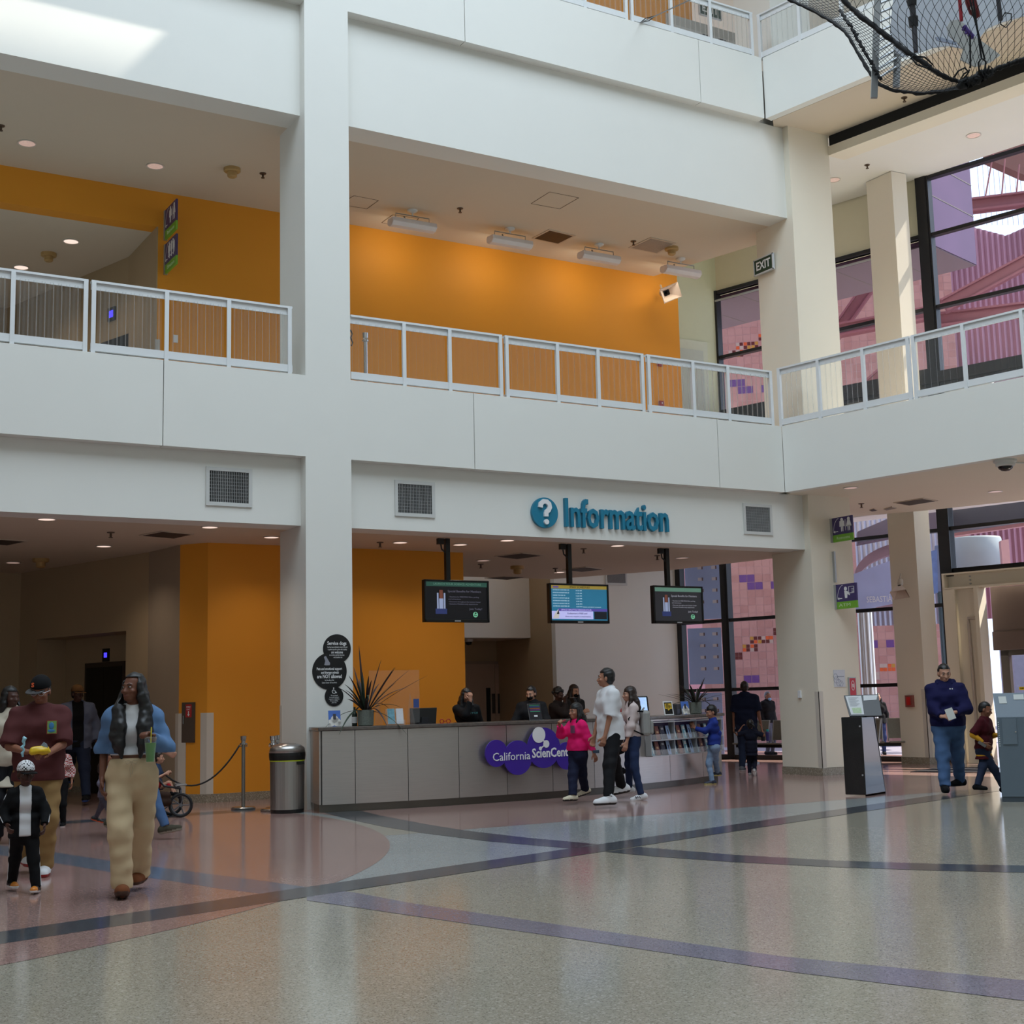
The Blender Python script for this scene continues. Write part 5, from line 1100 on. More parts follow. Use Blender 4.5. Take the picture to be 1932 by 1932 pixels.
a = MB(); a.box(a0[0], RY0-.03, a1[2], a1[0], RY0-.002, a0[2]); a.build('frame', ALU, t, world=True); a = MB(); a.box(a0[0]+.015, RY0-.034, a1[2]+.015, a1[0]-.015, RY0-.03, a0[2]-.015); a.build('print', mat('red_print', (196, 52, 66), .4), t, world=True)
a = MB().at(wallframe((0, RY0-.0345, 0), (1, 0, 0))); cx = (a0[0]+a1[0])/2; cz = a0[2]-.14; pts = [Vector((cx+.034*math.cos(v), cz+.08*math.sin(v), 0)) for v in np.linspace(0, 6.2832, 25)]; ribbon(a, pts, .004, 0, .002); a.box(cx-.012, cz-.03, 0, cx+.012, cz+.03, .002); a.build('emblem', SIGNW, t, world=True)
def box_x(px0, py0, px1, py1, X, m, name, label, cat, th=.03):
    a0 = onX(px0, py0, X); a1 = onX(px1, py1, X); b = MB(); b.box(X-th, a0[1], a1[2], X, a1[1], a0[2]); return tag(b.build(name, m, bevel=.004), label, cat)
box_x(1507, 1303, 1513, 1317, RX0, SIGNW, 'light_switch', 'white light switch on the lower corner column', 'switch')
t = thing('fire_call_point', 'red fire call point in a clear cover on the far column', 'alarm', onX(1719, 1335, 19.9)); a0 = onX(1711, 1312, 19.9); a1 = onX(1726, 1334, 19.9)
a = MB(); a.box(19.84, a0[1], a1[2], 19.9, a1[1], a0[2]); a.build('cover', mat('clear_red_cover', (150, 90, 84), .2), t, world=True); a = MB(); a.box(19.82, a0[1]+(a1[1]-a0[1])*.3, a1[2]+.04, 19.84, a0[1]+(a1[1]-a0[1])*.75, a0[2]-.03); a.build('call_handle', mat('fire_red', (200, 36, 34), .35), t, world=True)
# fire cabinet on the yellow return wall
n_ = Vector((-.392, -.296, 0)).normalized(); c = onN(356.5, 1363, (6.31, 19.905, 0), n_[:]); FMx = wallframe((c[0], c[1], c[2]), Vector((.296, -.392, 0)))
t = thing('fire_hose_cabinet', 'narrow bronze fire cabinet with a red notice on the yellow return wall', 'cabinet', c)
hh = abs(onN(356.5, 1325, (6.31, 19.905, 0), n_[:])[2]-onN(356.5, 1401, (6.31, 19.905, 0), n_[:])[2])/2; ww = .115
a = MB().at(FMx); a.box(-ww, -hh, 0, ww, hh, .02); a.build('door', mat('bronze_cabinet', (92, 78, 66), .45, metal=.4), t, world=True)
a = MB().at(FMx); a.box(-.045, hh-.22, .02, .06, hh-.03, .023); a.build('red_notice', mat('notice_red', (176, 40, 40), .5), t, world=True)
a = MB().at(FMx); write(a, 'FIRE', .007, hh-.07, .0235, .035, width=.07); write(a, 'EXT', .007, hh-.105, .0235, .03, width=.06); ribbon(a, [Vector((.007, hh-.13, 0)), Vector((.007, hh-.18, 0))], .008, .0235, .0245); a.prism([(-.015, hh-.175), (.029, hh-.175), (.007, hh-.205)], .0235, .0245); a.build('lettering', SIGNW, t, world=True)
a = MB().at(FMx); a.box(-.085, -.02, .02, -.07, .1, .035); a.build('handle', CHROME, t, world=True)
# lift doors and indicators
def lift_door(F_, px0, py0, px1, py1, face, n, far):
    pass
LD = EF @ Matrix.Translation((0, -.55, 0))
def ldp(px, py): q = LD.inverted() @ Vector(onN(px, py, LD.translation[:], EN)); return q.x, q.z
xa_, zt_ = ldp(237, 1254); xb_, _ = ldp(163, 1257); zt_ = 2.12
d3 = struct(MB().at(LD).box(xa_, 0, 0, xb_, .03, zt_+.06), 'door_3', mat('lift_frame_bronze', (70, 58, 50), .4, metal=.3))
for k in (0, 1):
    u0, u1 = xa_+.06+(xb_-xa_-.12)*k/2, xa_+.06+(xb_-xa_-.12)*(k+1)/2; a = MB().at(LD); a.box(u0+.004, .03, 0, u1-.004, .036, zt_-.02); a.build('lift_leaf', mat('lift_leaf_dark', (34, 30, 28), .3, metal=.6, var=.2), d3)
ix, iz = ldp(201, 1236); a = MB().at(LD); a.box(ix-.10, 0, iz-.11, ix+.10, .02, iz+.11); li = tag(a.build('lift_indicator', BLACKM), 'lift floor indicator with a small blue lit square in the lower lobby', 'indicator'); a = MB().at(LD); a.box(ix-.045, .02, iz-.04, ix+.045, .024, iz+.04); a.build('lit_display', mat('blue_lit', (60, 50, 255), .4, emit=(70, 60, 255), es=1.6), li)
UN = (-5.7, -1.76, 0); UPt = (6.06, 22.9, 0)
def up_(px, py): return onN(px, py, UPt, UN)
UF = wallframe((6.06, 22.9, 0), Vector((-1.76, 5.7, 0)))
def ul(px, py): q = UF.inverted() @ Vector(up_(px, py)); return q.x, q.y
def upbox(pts, z0, z1, name, m, label=None, cat=None, parent=None):
    q = [ul(*p) for p in pts]; a = MB().at(UF); a.box(min(p[0] for p in q), min(p[1] for p in q), z0, max(p[0] for p in q), max(p[1] for p in q), z1); o = a.build(name, m, parent)
    return tag(o, label, cat) if label else o
sgn = 1 if (UF.to_3x3() @ Vector((0, 0, 1))).dot(Vector(UN)) > 0 else -1
d4 = upbox([(186, 650), (243, 720)], -.01, .02*sgn, 'door_4', mat('lift_black', (20, 18, 17), .4)); d4['kind'] = 'structure'
li = upbox([(206, 583), (219, 603)], 0, .03*sgn, 'lift_indicator', BLACKM, 'lift floor indicator with a small blue lit square in the upper lobby', 'indicator'); upbox([(209, 588), (216, 598)], .03*sgn, .035*sgn, 'lit_display', _mats['blue_lit'], parent=li)
# small things on the upper walls
plate(327, 632, 335, 647, YY, SIGNW, 'light_switch', 'white light switch on the upper yellow wall beside the signs', 'switch', .02)
plate(292, 641, 300, 663, YY, mat('grey_box', (190, 186, 178), .5), 'wall_box', 'small pale box at the edge of the upper lobby opening', 'box', .05)
for (a_, lab) in (((1239, 680, 1247, 692), 'red fire alarm strobe on the upper yellow wall behind the railing'), ((1242, 757, 1250, 768), 'red fire call point low on the upper yellow wall behind the railing')):
    o, r = plate(*a_, YY, mat('alarm_red', (150, 24, 26), .4), 'fire_alarm', lab, 'alarm', .06); b = MB().at(wallframe((0, YY-.061, 0), (1, 0, 0))); b.box(r[0]+.04, r[2]+.05, 0, r[1]-.04, r[3]-.03, .004); b.build('white_front', SIGNW, o)
gq = onY(1332, 655, 23.27); t = thing('pale_door', 'pale green painted door and frame in the upper green wall', 'door', (18.7, 23.25, 5.85))
a = MB(); a.box(17.2, 23.22, 5.85, gq[0], 23.27, gq[2]+.1); a.build('frame', mat('pale_green_frame', (214, 220, 200), .5), t, world=True); a = MB(); a.box(17.4, 23.20, 5.85, gq[0]-.14, 23.22, gq[2]-.12); a.build('door_leaf', mat('pale_green_leaf', (200, 208, 196), .5), t, world=True)
q = onY(690, 700, 18.2); t = thing('railing_post_chrome', 'chrome post standing behind the railing beside the main column', 'post', (q[0], 18.2, 5.82)); a = MB(); a.tube([(0, 0, 0), (0, 0, .98)], .03, 14); a.build('pole', CHROME, t); a = MB(); a.lathe([(.05, .95), (.05, .97), (.03, .98), (.04, 1.0), (.045, 1.08), (.02, 1.09)], n=18); a.build('cap', CHROME, t); a = MB(); a.lathe([(.15, 0), (.15, .02), (.03, .03)], n=24); a.build('base', CHROME, t)
q0 = onY(661, 622, 17.7); a = MB(); a.tube([(q0[0], 17.7, q0[2]), (q0[0]+.03, 17.7, q0[2]-.06), (q0[0]+.005, 17.7, q0[2]-.12), (q0[0]+.035, 17.7, q0[2]-.19), (q0[0]+.02, 17.7, q0[2]-.24), (q0[0]-.02, 17.7, q0[2]-.22), (q0[0]-.03, 17.72, q0[2]-.1)], .011, 8); tag(a.build('black_cable', BLACKP), 'black cable loop hanging behind the railing at the main column', 'cable')

# ================================================================ kiosk, cabinet, seating, mat
A = Vector(onZ(1595, 1502)); B = Vector(onZ(1634, 1503)); C_ = Vector(onZ(1671, 1497)); zt = onV(1596, 1353, A.x, A.y)[2]
t = thing('information_kiosk', 'black floor standing kiosk with a tilted reading panel', 'kiosk', (A+C_)/2)
D_ = A+(C_-B); KB = mat('kiosk_black', (12, 12, 14), .12, var=.05, coat=.3)
u = (C_-B)
def K(p, z): return (p.x, p.y, z)
T1 = B+u*.62; T2 = A+u*.62
a = MB(); a.add([K(A, .02), K(B, .02), K(C_, .02), K(D_, .02), K(A, zt), K(B, zt), K(T1, zt), K(T2, zt)], [(3, 2, 1, 0), (4, 5, 6, 7), (0, 1, 5, 4), (1, 2, 6, 5), (2, 3, 7, 6), (3, 0, 4, 7)]); a.build('body', KB, t, world=True, bevel=.008)
a = MB(); e = u.normalized()*.012
a.add([K(C_, 0), K(C_+e, 0), K(T1+e, zt+.12), K(T1, zt+.12), K(D_, 0), K(D_+e, 0), K(T2+e, zt+.12), K(T2, zt+.12)], [(0, 1, 2, 3), (7, 6, 5, 4), (1, 5, 6, 2), (0, 3, 7, 4), (3, 2, 6, 7)]); a.build('front_panel', BLACKP, t, world=True)
c0 = Vector(onV(1592, 1312, A.x, A.y)); c1 = Vector(onV(1657, 1310, T1.x, T1.y)); b0_ = A.lerp(B, .30); b0_ = Vector((b0_.x, b0_.y, zt+.015)); b1 = Vector((T1.x, T1.y, zt+.03))
zc = 1.40
pn = A.lerp(B, .3); vd = Vector((pn.x, pn.y, 0)).normalized(); pnn = Vector((-vd.x*.80, -vd.y*.80, .6))
pl = [Vector(onN(x_, y_, (pn.x+.02, pn.y+.05, zt+.012), pnn[:])) for x_, y_ in ((1603, 1351), (1664, 1350), (1657, 1310), (1592, 1312))]
nrm = (pl[1]-pl[0]).cross(pl[3]-pl[0]).normalized(); nrm = nrm if nrm.dot(Vector((0, 0, H))-pl[0]) > 0 else -nrm
a = MB(); a.add([tuple(p) for p in pl]+[tuple(p-nrm*.03) for p in pl], [(0, 1, 2, 3), (7, 6, 5, 4), (0, 4, 5, 1), (1, 5, 6, 2), (2, 6, 7, 3), (3, 7, 4, 0)]); a.build('reading_panel', BLACKP, t, world=True)
def onpl(u_, v_, k=.003): return tuple(pl[0].lerp(pl[1], u_).lerp(pl[3].lerp(pl[2], u_), v_)+nrm*k)
a = MB(); a.face([onpl(.06, .06), onpl(.46, .06), onpl(.50, .95), onpl(.04, .95)]); a.face([onpl(.54, .72), onpl(.92, .74), onpl(.97, .96), onpl(.56, .96)]); a.build('paper_notice', mat('notice_paper', (200, 202, 204), .5, var=.03), t, world=True)
a = MB(); a.face([onpl(.14, .12, .005), onpl(.40, .12, .005), onpl(.41, .38, .005), onpl(.13, .38, .005)]); a.build('map_print', mat('map_green', (168, 190, 150), .5, var=.4, scale=30), t, world=True)
a = MB()
for i in range(9): v = .46+.05*i; a.face([onpl(.10, v, .005), onpl(.10+.3*(.7+.3*((i*7) % 3)/2), v, .005), onpl(.10+.3*(.7+.3*((i*7) % 3)/2), v+.012, .005), onpl(.10, v+.012, .005)])
a.build('text_lines', mat('text_grey', (110, 110, 116), .5), t, world=True)
for z in (.28, .92):
    a = MB(); p = B.lerp(A, .10); nn = (B-A).cross(Vector((0, 0, 1))).normalized(); nn = nn if nn.dot(Vector((0, 0, 0))-p) > 0 else -nn; a.tube([tuple(Vector((p.x, p.y, z))), tuple(Vector((p.x, p.y, z))+nn*.006)], .012, 10); a.build('lock', ALU, t, world=True)
# grey cabinet at the entrance side
G0 = Vector(onZ(1891, 1513)); va = math.atan2(G0.x, G0.y); GFm = Matrix(((math.cos(va), math.sin(va), 0, G0.x), (-math.sin(va), math.cos(va), 0, G0.y), (0, 0, 1, 0), (0, 0, 0, 1)))
zt = onV(1882, 1353, G0.x, G0.y)[2]; zh = onV(1882, 1308, G0.x, G0.y)[2]
t = thing('donation_cabinet', 'blue grey steel cabinet with a sloped hood at the entrance', 'cabinet', G0); GC = mat('blue_grey_steel', (98, 112, 124), .45, var=.04)
a = MB().at(GFm); a.box(0, 0, 0, .8, .5, .06); a.build('plinth', mat('dark_blue_grey', (70, 80, 90), .5), t, world=True)
a = MB().at(GFm); a.box(0, -.01, .06, .8, .5, zt); a.build('body', GC, t, world=True, bevel=.006)
a = MB().at(GFm); a.add([(.0, .05, zt), (.8, .05, zt), (.8, .30, zh), (-.02, .30, zh), (.0, .5, zt), (.8, .5, zt), (.8, .42, zh), (-.02, .42, zh)], [(0, 1, 2, 3), (7, 6, 5, 4), (3, 2, 6, 7), (0, 3, 7, 4), (1, 5, 6, 2)]); a.build('sloped_hood', GC, t, world=True)
a = MB().at(GFm); a.box(.06, -.022, zt-.33, .225, -.01, zt-.02); dr = a.build('door', mat('blue_grey_door', (104, 118, 130), .45), t, world=True); a = MB().at(GFm); a.tube([(.212, -.022, zt-.18), (.212, -.03, zt-.18)], .01, 10); a.build('lock', CHROME, dr, world=True)
a = MB().at(GFm)
for i in range(12): a.box(.014, -.014, zt-.07-.026*i, .026, -.0095, zt-.058-.026*i)
a.build('bolt_row', mat('bright_bolt', (200, 204, 206), .4), t, world=True)
a = MB().at(GFm); L2 = lambda x, v: (x, .05+.25*v-.004, zt+(zh-zt)*v+.003)
a.face([L2(.05, .55), L2(.14, .55), L2(.13, .85), L2(.04, .85)]); a.face([L2(.22, .7), L2(.34, .7), L2(.34, .92), L2(.22, .92)]); a.build('paper_note', mat('note_paper', (190, 194, 190), .6), t, world=True)
# rows of perforated metal seats by the glass
SEATM = mat('perforated_steel', (138, 134, 124), .4, metal=.7, var=.2, scale=60)
def seating(M, n, label):
    t = thing('beam_seating', label, 'seating', M.translation[:], 0, 'rows of perforated metal seats')
    a = MB().at(M); a.box(-.1, .02, .33, .62*n-.1, .1, .40); a.build('beam', BLACKP, t, world=True)
    for i in range(n):
        x = .62*i
        a = MB().at(M); a.add([(x-.02, -.22, .43), (x+.5, -.22, .43), (x+.5, .26, .41), (x-.02, .26, .41), (x-.02, -.22, .395), (x+.5, -.22, .395), (x+.5, .26, .375), (x-.02, .26, .375)], [(0, 1, 2, 3), (7, 6, 5, 4), (0, 4, 5, 1), (1, 5, 6, 2), (2, 6, 7, 3), (3, 7, 4, 0)]); a.build('seat', SEATM, t, world=True, bevel=.012)
        a = MB().at(M); a.add([(x, .27, .47), (x+.48, .27, .47), (x+.50, .36, .86), (x-.02, .36, .86), (x, .29, .47), (x+.48, .29, .47), (x+.50, .38, .86), (x-.02, .38, .86)], [(0, 1, 2, 3), (7, 6, 5, 4), (0, 4, 5, 1), (1, 5, 6, 2), (2, 6, 7, 3), (3, 7, 4, 0)]); a.build('backrest', SEATM, t, world=True, bevel=.012)
        a = MB().at(M)
        for s_ in (0, 1): xx = x+.5*s_-.01; a = MB().at(M); a.tube([(xx, .28, .42), (xx, .28, .5), (xx+.01*(1 if s_ else -1), .37, .86)], .014, 8); a.build('side_frame', ALU, t, world=True)
    for x in (.2, .62*n-.35):
        a = MB().at(M); a.tube([(x, .06, .34), (x, .06, .03)], .028, 10); a.box(x-.03, -.22, 0, x+.03, .34, .03); a.build('leg', ALU, t, world=True)
p0 = onZ(1357, 1441); p1 = onZ(1478, 1441); dv = Vector(p1-p0); an = math.atan2(dv.y, dv.x)
seating(Matrix.Translation(Vector((18.1, 21.6, 0))) @ Matrix.Rotation(math.atan2(-.966, .259)+.0, 4, 'Z'), 5, 'row of perforated metal seats by the glass between counter end and corner column')
seating(Matrix.Translation(Vector(onZ(1652, 1440))+Vector((-.35, .1, 0))) @ Matrix.Rotation(-R(42), 4, 'Z'), 2, 'pair of perforated metal seats between the two columns')
a = MB(); q = [onZ(1717, 1457), onZ(1800, 1457.5), onZ(1886, 1457), onZ(1886, 1449), onZ(1771, 1449)]; a.prism([(p[0], p[1]) for p in q], 0, .012); tag(a.build('entrance_mat', mat('black_mat', (30, 28, 34), .9, var=.2, scale=60)), 'black entrance mat on the floor behind the man in navy', 'mat')
# dome camera under the wing
p = onZ(1896, 868, ZS); t = thing('dome_camera', 'white housed dome camera under the wing near the picture edge', 'camera', p)
a = MB(); a.lathe([(.17, 0), (.17, -.03), (.14, -.05), (.14, -.09), (.12, -.10)], n=28); a.build('housing', mat('camera_white', (210, 210, 206), .4), t); a = MB(); a.lathe([(.11, -.10), (.10, -.13), (.06, -.16), (.001, -.17)], n=24, cap=False); a.build('dome', mat('smoked_dome', (20, 20, 22), .08), t, smooth=True); a = MB(); a.tube([(.12, 0, -.03), (.42, -.1, -.03)], .014, 8); a.build('conduit', _mats['camera_white'], t)
p = onY(884, 1206, hy+.6); p = np.array([p[0], hy+.6, hz]); t = thing('dome_camera', 'small dark dome camera under the recess header by the yellow wall', 'camera', p); a = MB(); a.lathe([(.10, 0), (.10, -.05), (.08, -.06)], n=20); a.build('housing', _mats['camera_white'], t); a = MB(); a.lathe([(.075, -.06), (.06, -.12), (.001, -.135)], n=18, cap=False); a.build('dome', _mats['smoked_dome'], t, smooth=True)
# ================================================================ cargo net bag hung high over the hall, with what it holds
def dp(px, py, d): r = ray(px, py); return Vector(CAMC + r*d)       # point at depth d along the view axis
NETM = mat('net_cord', (22, 23, 24), .8, var=.2); ROPE = mat('net_rope', (20, 20, 22), .85, var=.2, scale=40)
ND = 12.0
def lerp_path(pts, u):
    L = [0]
    for a, b in zip(pts, pts[1:]): L.append(L[-1]+math.hypot(b[0]-a[0], b[1]-a[1]))
    t = u*L[-1]
    for i in range(len(pts)-1):
        if t <= L[i+1] or i == len(pts)-2:
            k = (t-L[i])/(L[i+1]-L[i]); return tuple(pts[i][j]+(pts[i+1][j]-pts[i][j])*k for j in range(len(pts[0])))
outer = [(1420, -60, 14.6), (1490, 0, 14.3), (1530, 18, 14.1), (1572, 42, 13.9), (1597, 63, 13.7), (1622, 105, 13.4), (1640, 136, 13.1), (1656, 158, 12.9), (1682, 170, 12.7), (1735, 177, 12.4), (1780, 172, 12.2), (1815, 162, 12.1), (1836, 156, 12.0)]
rope_ = [(1540, -60, 12.6), (1590, -2, 12.5), (1620, 28, 12.4), (1655, 54, 12.3), (1690, 80, 12.2), (1715, 100, 12.1), (1745, 120, 12.05), (1770, 138, 12.0), (1795, 150, 12.0), (1815, 155, 12.0), (1830, 157, 12.0), (1836, 156, 12.0), (1838, 155, 12.0)]
net = thing('cargo_net', 'black knotted cargo net bag hanging high at the upper wing corner', 'net', dp(1760, 60, 12.4))
a = MB()
NU, NV = 58, 15
G_ = [[None]*(NV+1) for _ in range(NU+1)]
for i in range(NU+1):
    o = lerp_path(outer, i/NU); r_ = lerp_path(rope_, i/NU)
    for j in range(NV+1):
        v = j/NV; bul = math.sin(v*math.pi)*9
        G_[i][j] = dp(o[0]+(r_[0]-o[0])*v-bul*.25, o[1]+(r_[1]-o[1])*v+bul, o[2]+(r_[2]-o[2])*v)
for i in range(NU+1): a.tube(G_[i], .0028, 3, cap=False)
for j in range(0, NV+1): a.tube([G_[i][j] for i in range(NU+1)], .0028, 3, cap=False)
a.build('side_netting', NETM, net, world=True)
# front face: diamonds clipped to the bag outline
poly = [(1590, -10), (1620, 28), (1655, 54), (1690, 80), (1715, 100), (1745, 120), (1770, 138), (1795, 150), (1815, 155), (1835, 156), (1853, 146), (1870, 133), (1900, 122), (1975, 98), (1975, -60), (1540, -60)]
def inside(x, y):
    c = False; j = len(poly)-1
    for i in range(len(poly)):
        (xi, yi), (xj, yj) = poly[i], poly[j]
        if (yi > y) != (yj > y) and x < (xj-xi)*(y-yi)/(yj-yi)+xi: c = not c
        j = i
    return c
def fd(x, y): return ND-.5*math.sin(max(0, min(1, (x-1590)/385))*math.pi)*max(0, 1-max(0, y)/160)
a = MB()
def warp(u, v):      # net coordinates to picture: cells narrow towards the gathered knot at the bottom
    x = 1846+(u)*(.55+.45*min(1.2, max(0, (150-v)/110))); return x, v
for fam in (0, 1):
    for k in range(-46, 47):
        run = []
        for s_ in range(0, 90):
            v = -60+s_*2.5
            u = k*15+(v-60)*(.34 if fam == 0 else -.62)
            x, y = warp(u, v)
            if inside(x, y): run.append(dp(x, y, fd(x, y)))
            else:
                if len(run) > 1: a.tube(run, .0026, 3, cap=False)
                run = []
        if len(run) > 1: a.tube(run, .0026, 3, cap=False)
a.build('front_netting', NETM, net, world=True)
rn = random.Random(5)
def rope_part(pts, r, name, wob=1.5):
    a = MB(); n = 70; a.tube([dp(lerp_path(pts, i/n)[0]+rn.uniform(-wob, wob)*.5, lerp_path(pts, i/n)[1]+rn.uniform(-wob, wob)*.5, lerp_path(pts, i/n)[2]-.01) for i in range(n+1)], [r*rn.uniform(.75, 1.3) for _ in range(n+1)], 7); return a.build(name, ROPE, net, world=True, smooth=True)
rope_part(rope_, .022, 'edge_rope'); rope_part(outer, .016, 'edge_rope'); rope_part([(1836, 156, 12.0), (1853, 146, 12), (1862, 139, 12), (1880, 130, 12), (1905, 121, 12), (1975, 98, 12)], .022, 'edge_rope')
rope_part([(1815, 158, 11.98), (1835, 153, 11.95), (1850, 144, 11.95), (1862, 138, 11.96)], .045, 'gathered_knot', 3)
rope_part([(1585, 20, 13.2), (1605, 48, 13.0), (1622, 80, 12.9), (1640, 112, 12.8), (1662, 152, 12.7)], .014, 'lacing', 5)
for loop in ([(1720, 110), (1730, 122), (1748, 128), (1760, 122), (1745, 108), (1722, 106), (1718, 112)], [(1800, 146), (1808, 134), (1820, 128), (1828, 136), (1820, 146), (1812, 150), (1818, 140), (1830, 132)], [(1848, 140), (1846, 118), (1852, 110), (1860, 116), (1858, 132), (1852, 138)], [(1862, 138), (1866, 124), (1873, 130), (1873, 142), (1866, 146), (1860, 140)]):
    a = MB(); a.tube([dp(x, y, 11.9) for x, y in loop], .008, 6); a.build('rope_loop', ROPE, net, world=True, smooth=True)
a = MB(); a.tube([dp(1846, -40, 11.95), dp(1836, 0, 11.95), dp(1852, 112, 11.95)], .008, 6); a.tube([dp(1828, -40, 11.95), dp(1830, 0, 11.95), dp(1858, 112, 11.95)], .008, 6); a.tube([dp(1830, 66, 11.95), dp(1831, 128, 11.95)], .008, 6); a.build('hauling_line', ROPE, net, world=True)
# what the net holds
t = thing('ladder', 'aluminium ladder hanging out of the cargo net', 'ladder', dp(1650, 180, 12.8)); LA = mat('ladder_alloy', (168, 172, 176), .35, metal=.7)
for p, q in (((1657, -40, 12.9), (1649, 185, 12.75)), ((1699, -40, 13.0), (1691, 165, 12.9))):
    a = MB(); A_, B_ = dp(*p), dp(*q); d_ = (B_-A_).normalized(); s_ = Vector((d_.y, -d_.x, 0)).normalized()*.018; k_ = d_.cross(s_).normalized()*.03
    a.add([tuple(P+i*s_+j*k_) for P in (A_, B_) for i, j in ((-1, -1), (1, -1), (1, 1), (-1, 1))], [(0, 1, 2, 3), (7, 6, 5, 4), (0, 4, 5, 1), (1, 5, 6, 2), (2, 6, 7, 3), (3, 7, 4, 0)]); a.build('rail', LA, t, world=True)
for i in range(9):
    u = i/8; a = MB(); a.tube([dp(1656-7.5*u, 8+145*u, 12.88-.1*u), dp(1697-6*u, -8+134*u, 12.98-.08*u)], .012, 8); a.build('rung', LA, t, world=True)
t = thing('paddle_pole', 'dark grey jointed pole held in the cargo net', 'pole', dp(1728, 98, 12.3)); GP_ = mat('dark_grey_pole', (66, 66, 72), .4, metal=.3)
a = MB(); a.tube([dp(1714, -40, 12.3), dp(1720, 2, 12.3), dp(1724, 36, 12.3), dp(1728, 98, 12.25)], [.03, .03, .026, .02], 12); a.build('tube', GP_, t, world=True)
for y0, y1, r in ((0, 10, .045), (32, 50, .045)):
    a = MB(); a.tube([dp(1720+y0*.08, y0, 12.3), dp(1720+y1*.08, y1, 12.3)], [r, r*.9], 10); a.build('collar', mat('black_collar', (34, 34, 38), .5), t, world=True)
t = thing('red_pole', 'thin red pole hanging in the cargo net', 'pole', dp(1814, 40, 12.2)); a = MB(); a.tube([dp(1808, -30, 12.2), dp(1814, 40, 12.2)], .016, 10); a.build('tube', mat('red_enamel', (160, 34, 50), .4), t, world=True)
t = thing('red_float', 'dark red float with a steel eye in the cargo net', 'float', dp(1838, 20, 12.2)); a = MB(); a.tube([dp(1828, -30, 12.2), dp(1832, 4, 12.2), dp(1838, 22, 12.2), dp(1846, 33, 12.2)], [.05, .05, .045, .02], 12); a.build('body', mat('dark_red_enamel', (112, 22, 30), .4), t, world=True, smooth=True); a = MB(); a.tube([dp(1834, 14, 12.12), dp(1834, 15, 12.1)], .018, 12); a.build('eye', CHROME, t, world=True)
t = thing('grey_strut', 'short grey strut with a wire loop at the net edge of the picture', 'strut', dp(1888, 38, 12.1)); a = MB(); a.tube([dp(1880, -30, 12.1), dp(1888, 39, 12.1)], .02, 10); a.build('tube', GP_, t, world=True); a = MB(); a.tube([dp(1888, 38, 12.05), dp(1896, 24, 12.05), (dp(1908, 26, 12.05)), dp(1908, 40, 12.05), dp(1898, 52, 12.05), dp(1888, 46, 12.05), dp(1888, 38, 12.05)], .006, 6); a.build('wire_loop', BLACKP, t, world=True)
t = thing('purple_clip', 'small purple clamp on a line in the cargo net', 'clamp', dp(1828, 60, 12.1)); a = MB(); a.tube([dp(1818, 49, 12.05), dp(1824, 57, 12.05), dp(1836, 70, 12.05)], .02, 8)
for x, y in ((1819, 53), (1824, 60), (1830, 64), (1836, 69)): a.tube([dp(x, y, 12.05), dp(x-3, y+4, 12.05)], .012, 6)
a.build('clamp', mat('purple_plastic', (84, 60, 140), .4), t, world=True)
WP_ = mat('white_sailcloth', (214, 220, 232), .6, var=.06, scale=3)
def sheet(pts, d0, d1, label, m_, nm='sailcloth'):
    q = [dp(x, y, d0+(d1-d0)*(x-1690)/280) for x, y in pts]; n = len(q); off = Vector(_fwd)*.02
    a = MB(); a.add([tuple(p) for p in q]+[tuple(p+off) for p in q], [tuple(range(n))[::-1], tuple(range(n, 2*n))]+[(i, (i+1) % n, n+(i+1) % n, n+i) for i in range(n)]); tag(a.build(nm, m_), label, 'sheet', 'pale sheets in the net')
sheet([(1690, -40), (1975, -60), (1975, 30), (1932, 30), (1890, 42), (1862, 54), (1850, 70), (1846, 92), (1820, 92), (1790, 86), (1760, 90), (1732, 100), (1705, 108), (1690, 100), (1680, 60)], 12.9, 12.9, 'large white curved sheet held inside the cargo net', WP_)
sheet([(1787, 50), (1793, 39), (1808, 37), (1824, 48), (1838, 68), (1862, 84), (1888, 104), (1868, 118), (1840, 126), (1812, 112), (1818, 92), (1806, 80), (1790, 66)], 12.6, 12.6, 'grey white propeller shaped blade inside the cargo net', mat('blade_white', (196, 198, 196), .5, var=.1))
sheet([(1765, 70), (1772, 69), (1806, 80), (1804, 84), (1768, 76)], 12.55, 12.55, 'narrow pale blue slat inside the cargo net', mat('slat_blue', (170, 182, 206), .5))
# stay wire from the net to the top fascia
q = onY(1208, 43, YF-.02); t = thing('stay_wire', 'black stay wire with a clip running from the top fascia towards the net', 'wire', q)
a = MB(); a.tube([tuple(q), tuple(dp(1306, -2, 16)), tuple(dp(1440, -70, 14.5))], .009, 6); a.build('wire', BLACKP, t, world=True)
a = MB(); b_ = Vector(onY(1236, 30, YF-.06)); qv = Vector(q); a.tube([tuple(qv), tuple(qv.lerp(b_, .35)+Vector((0, 0, .035))), tuple(b_)], .008, 6); a.tube([tuple(qv), tuple(qv.lerp(b_, .6)-Vector((0, 0, .035))), tuple(b_)], .008, 6); a.build('clip', BLACKP, t, world=True)
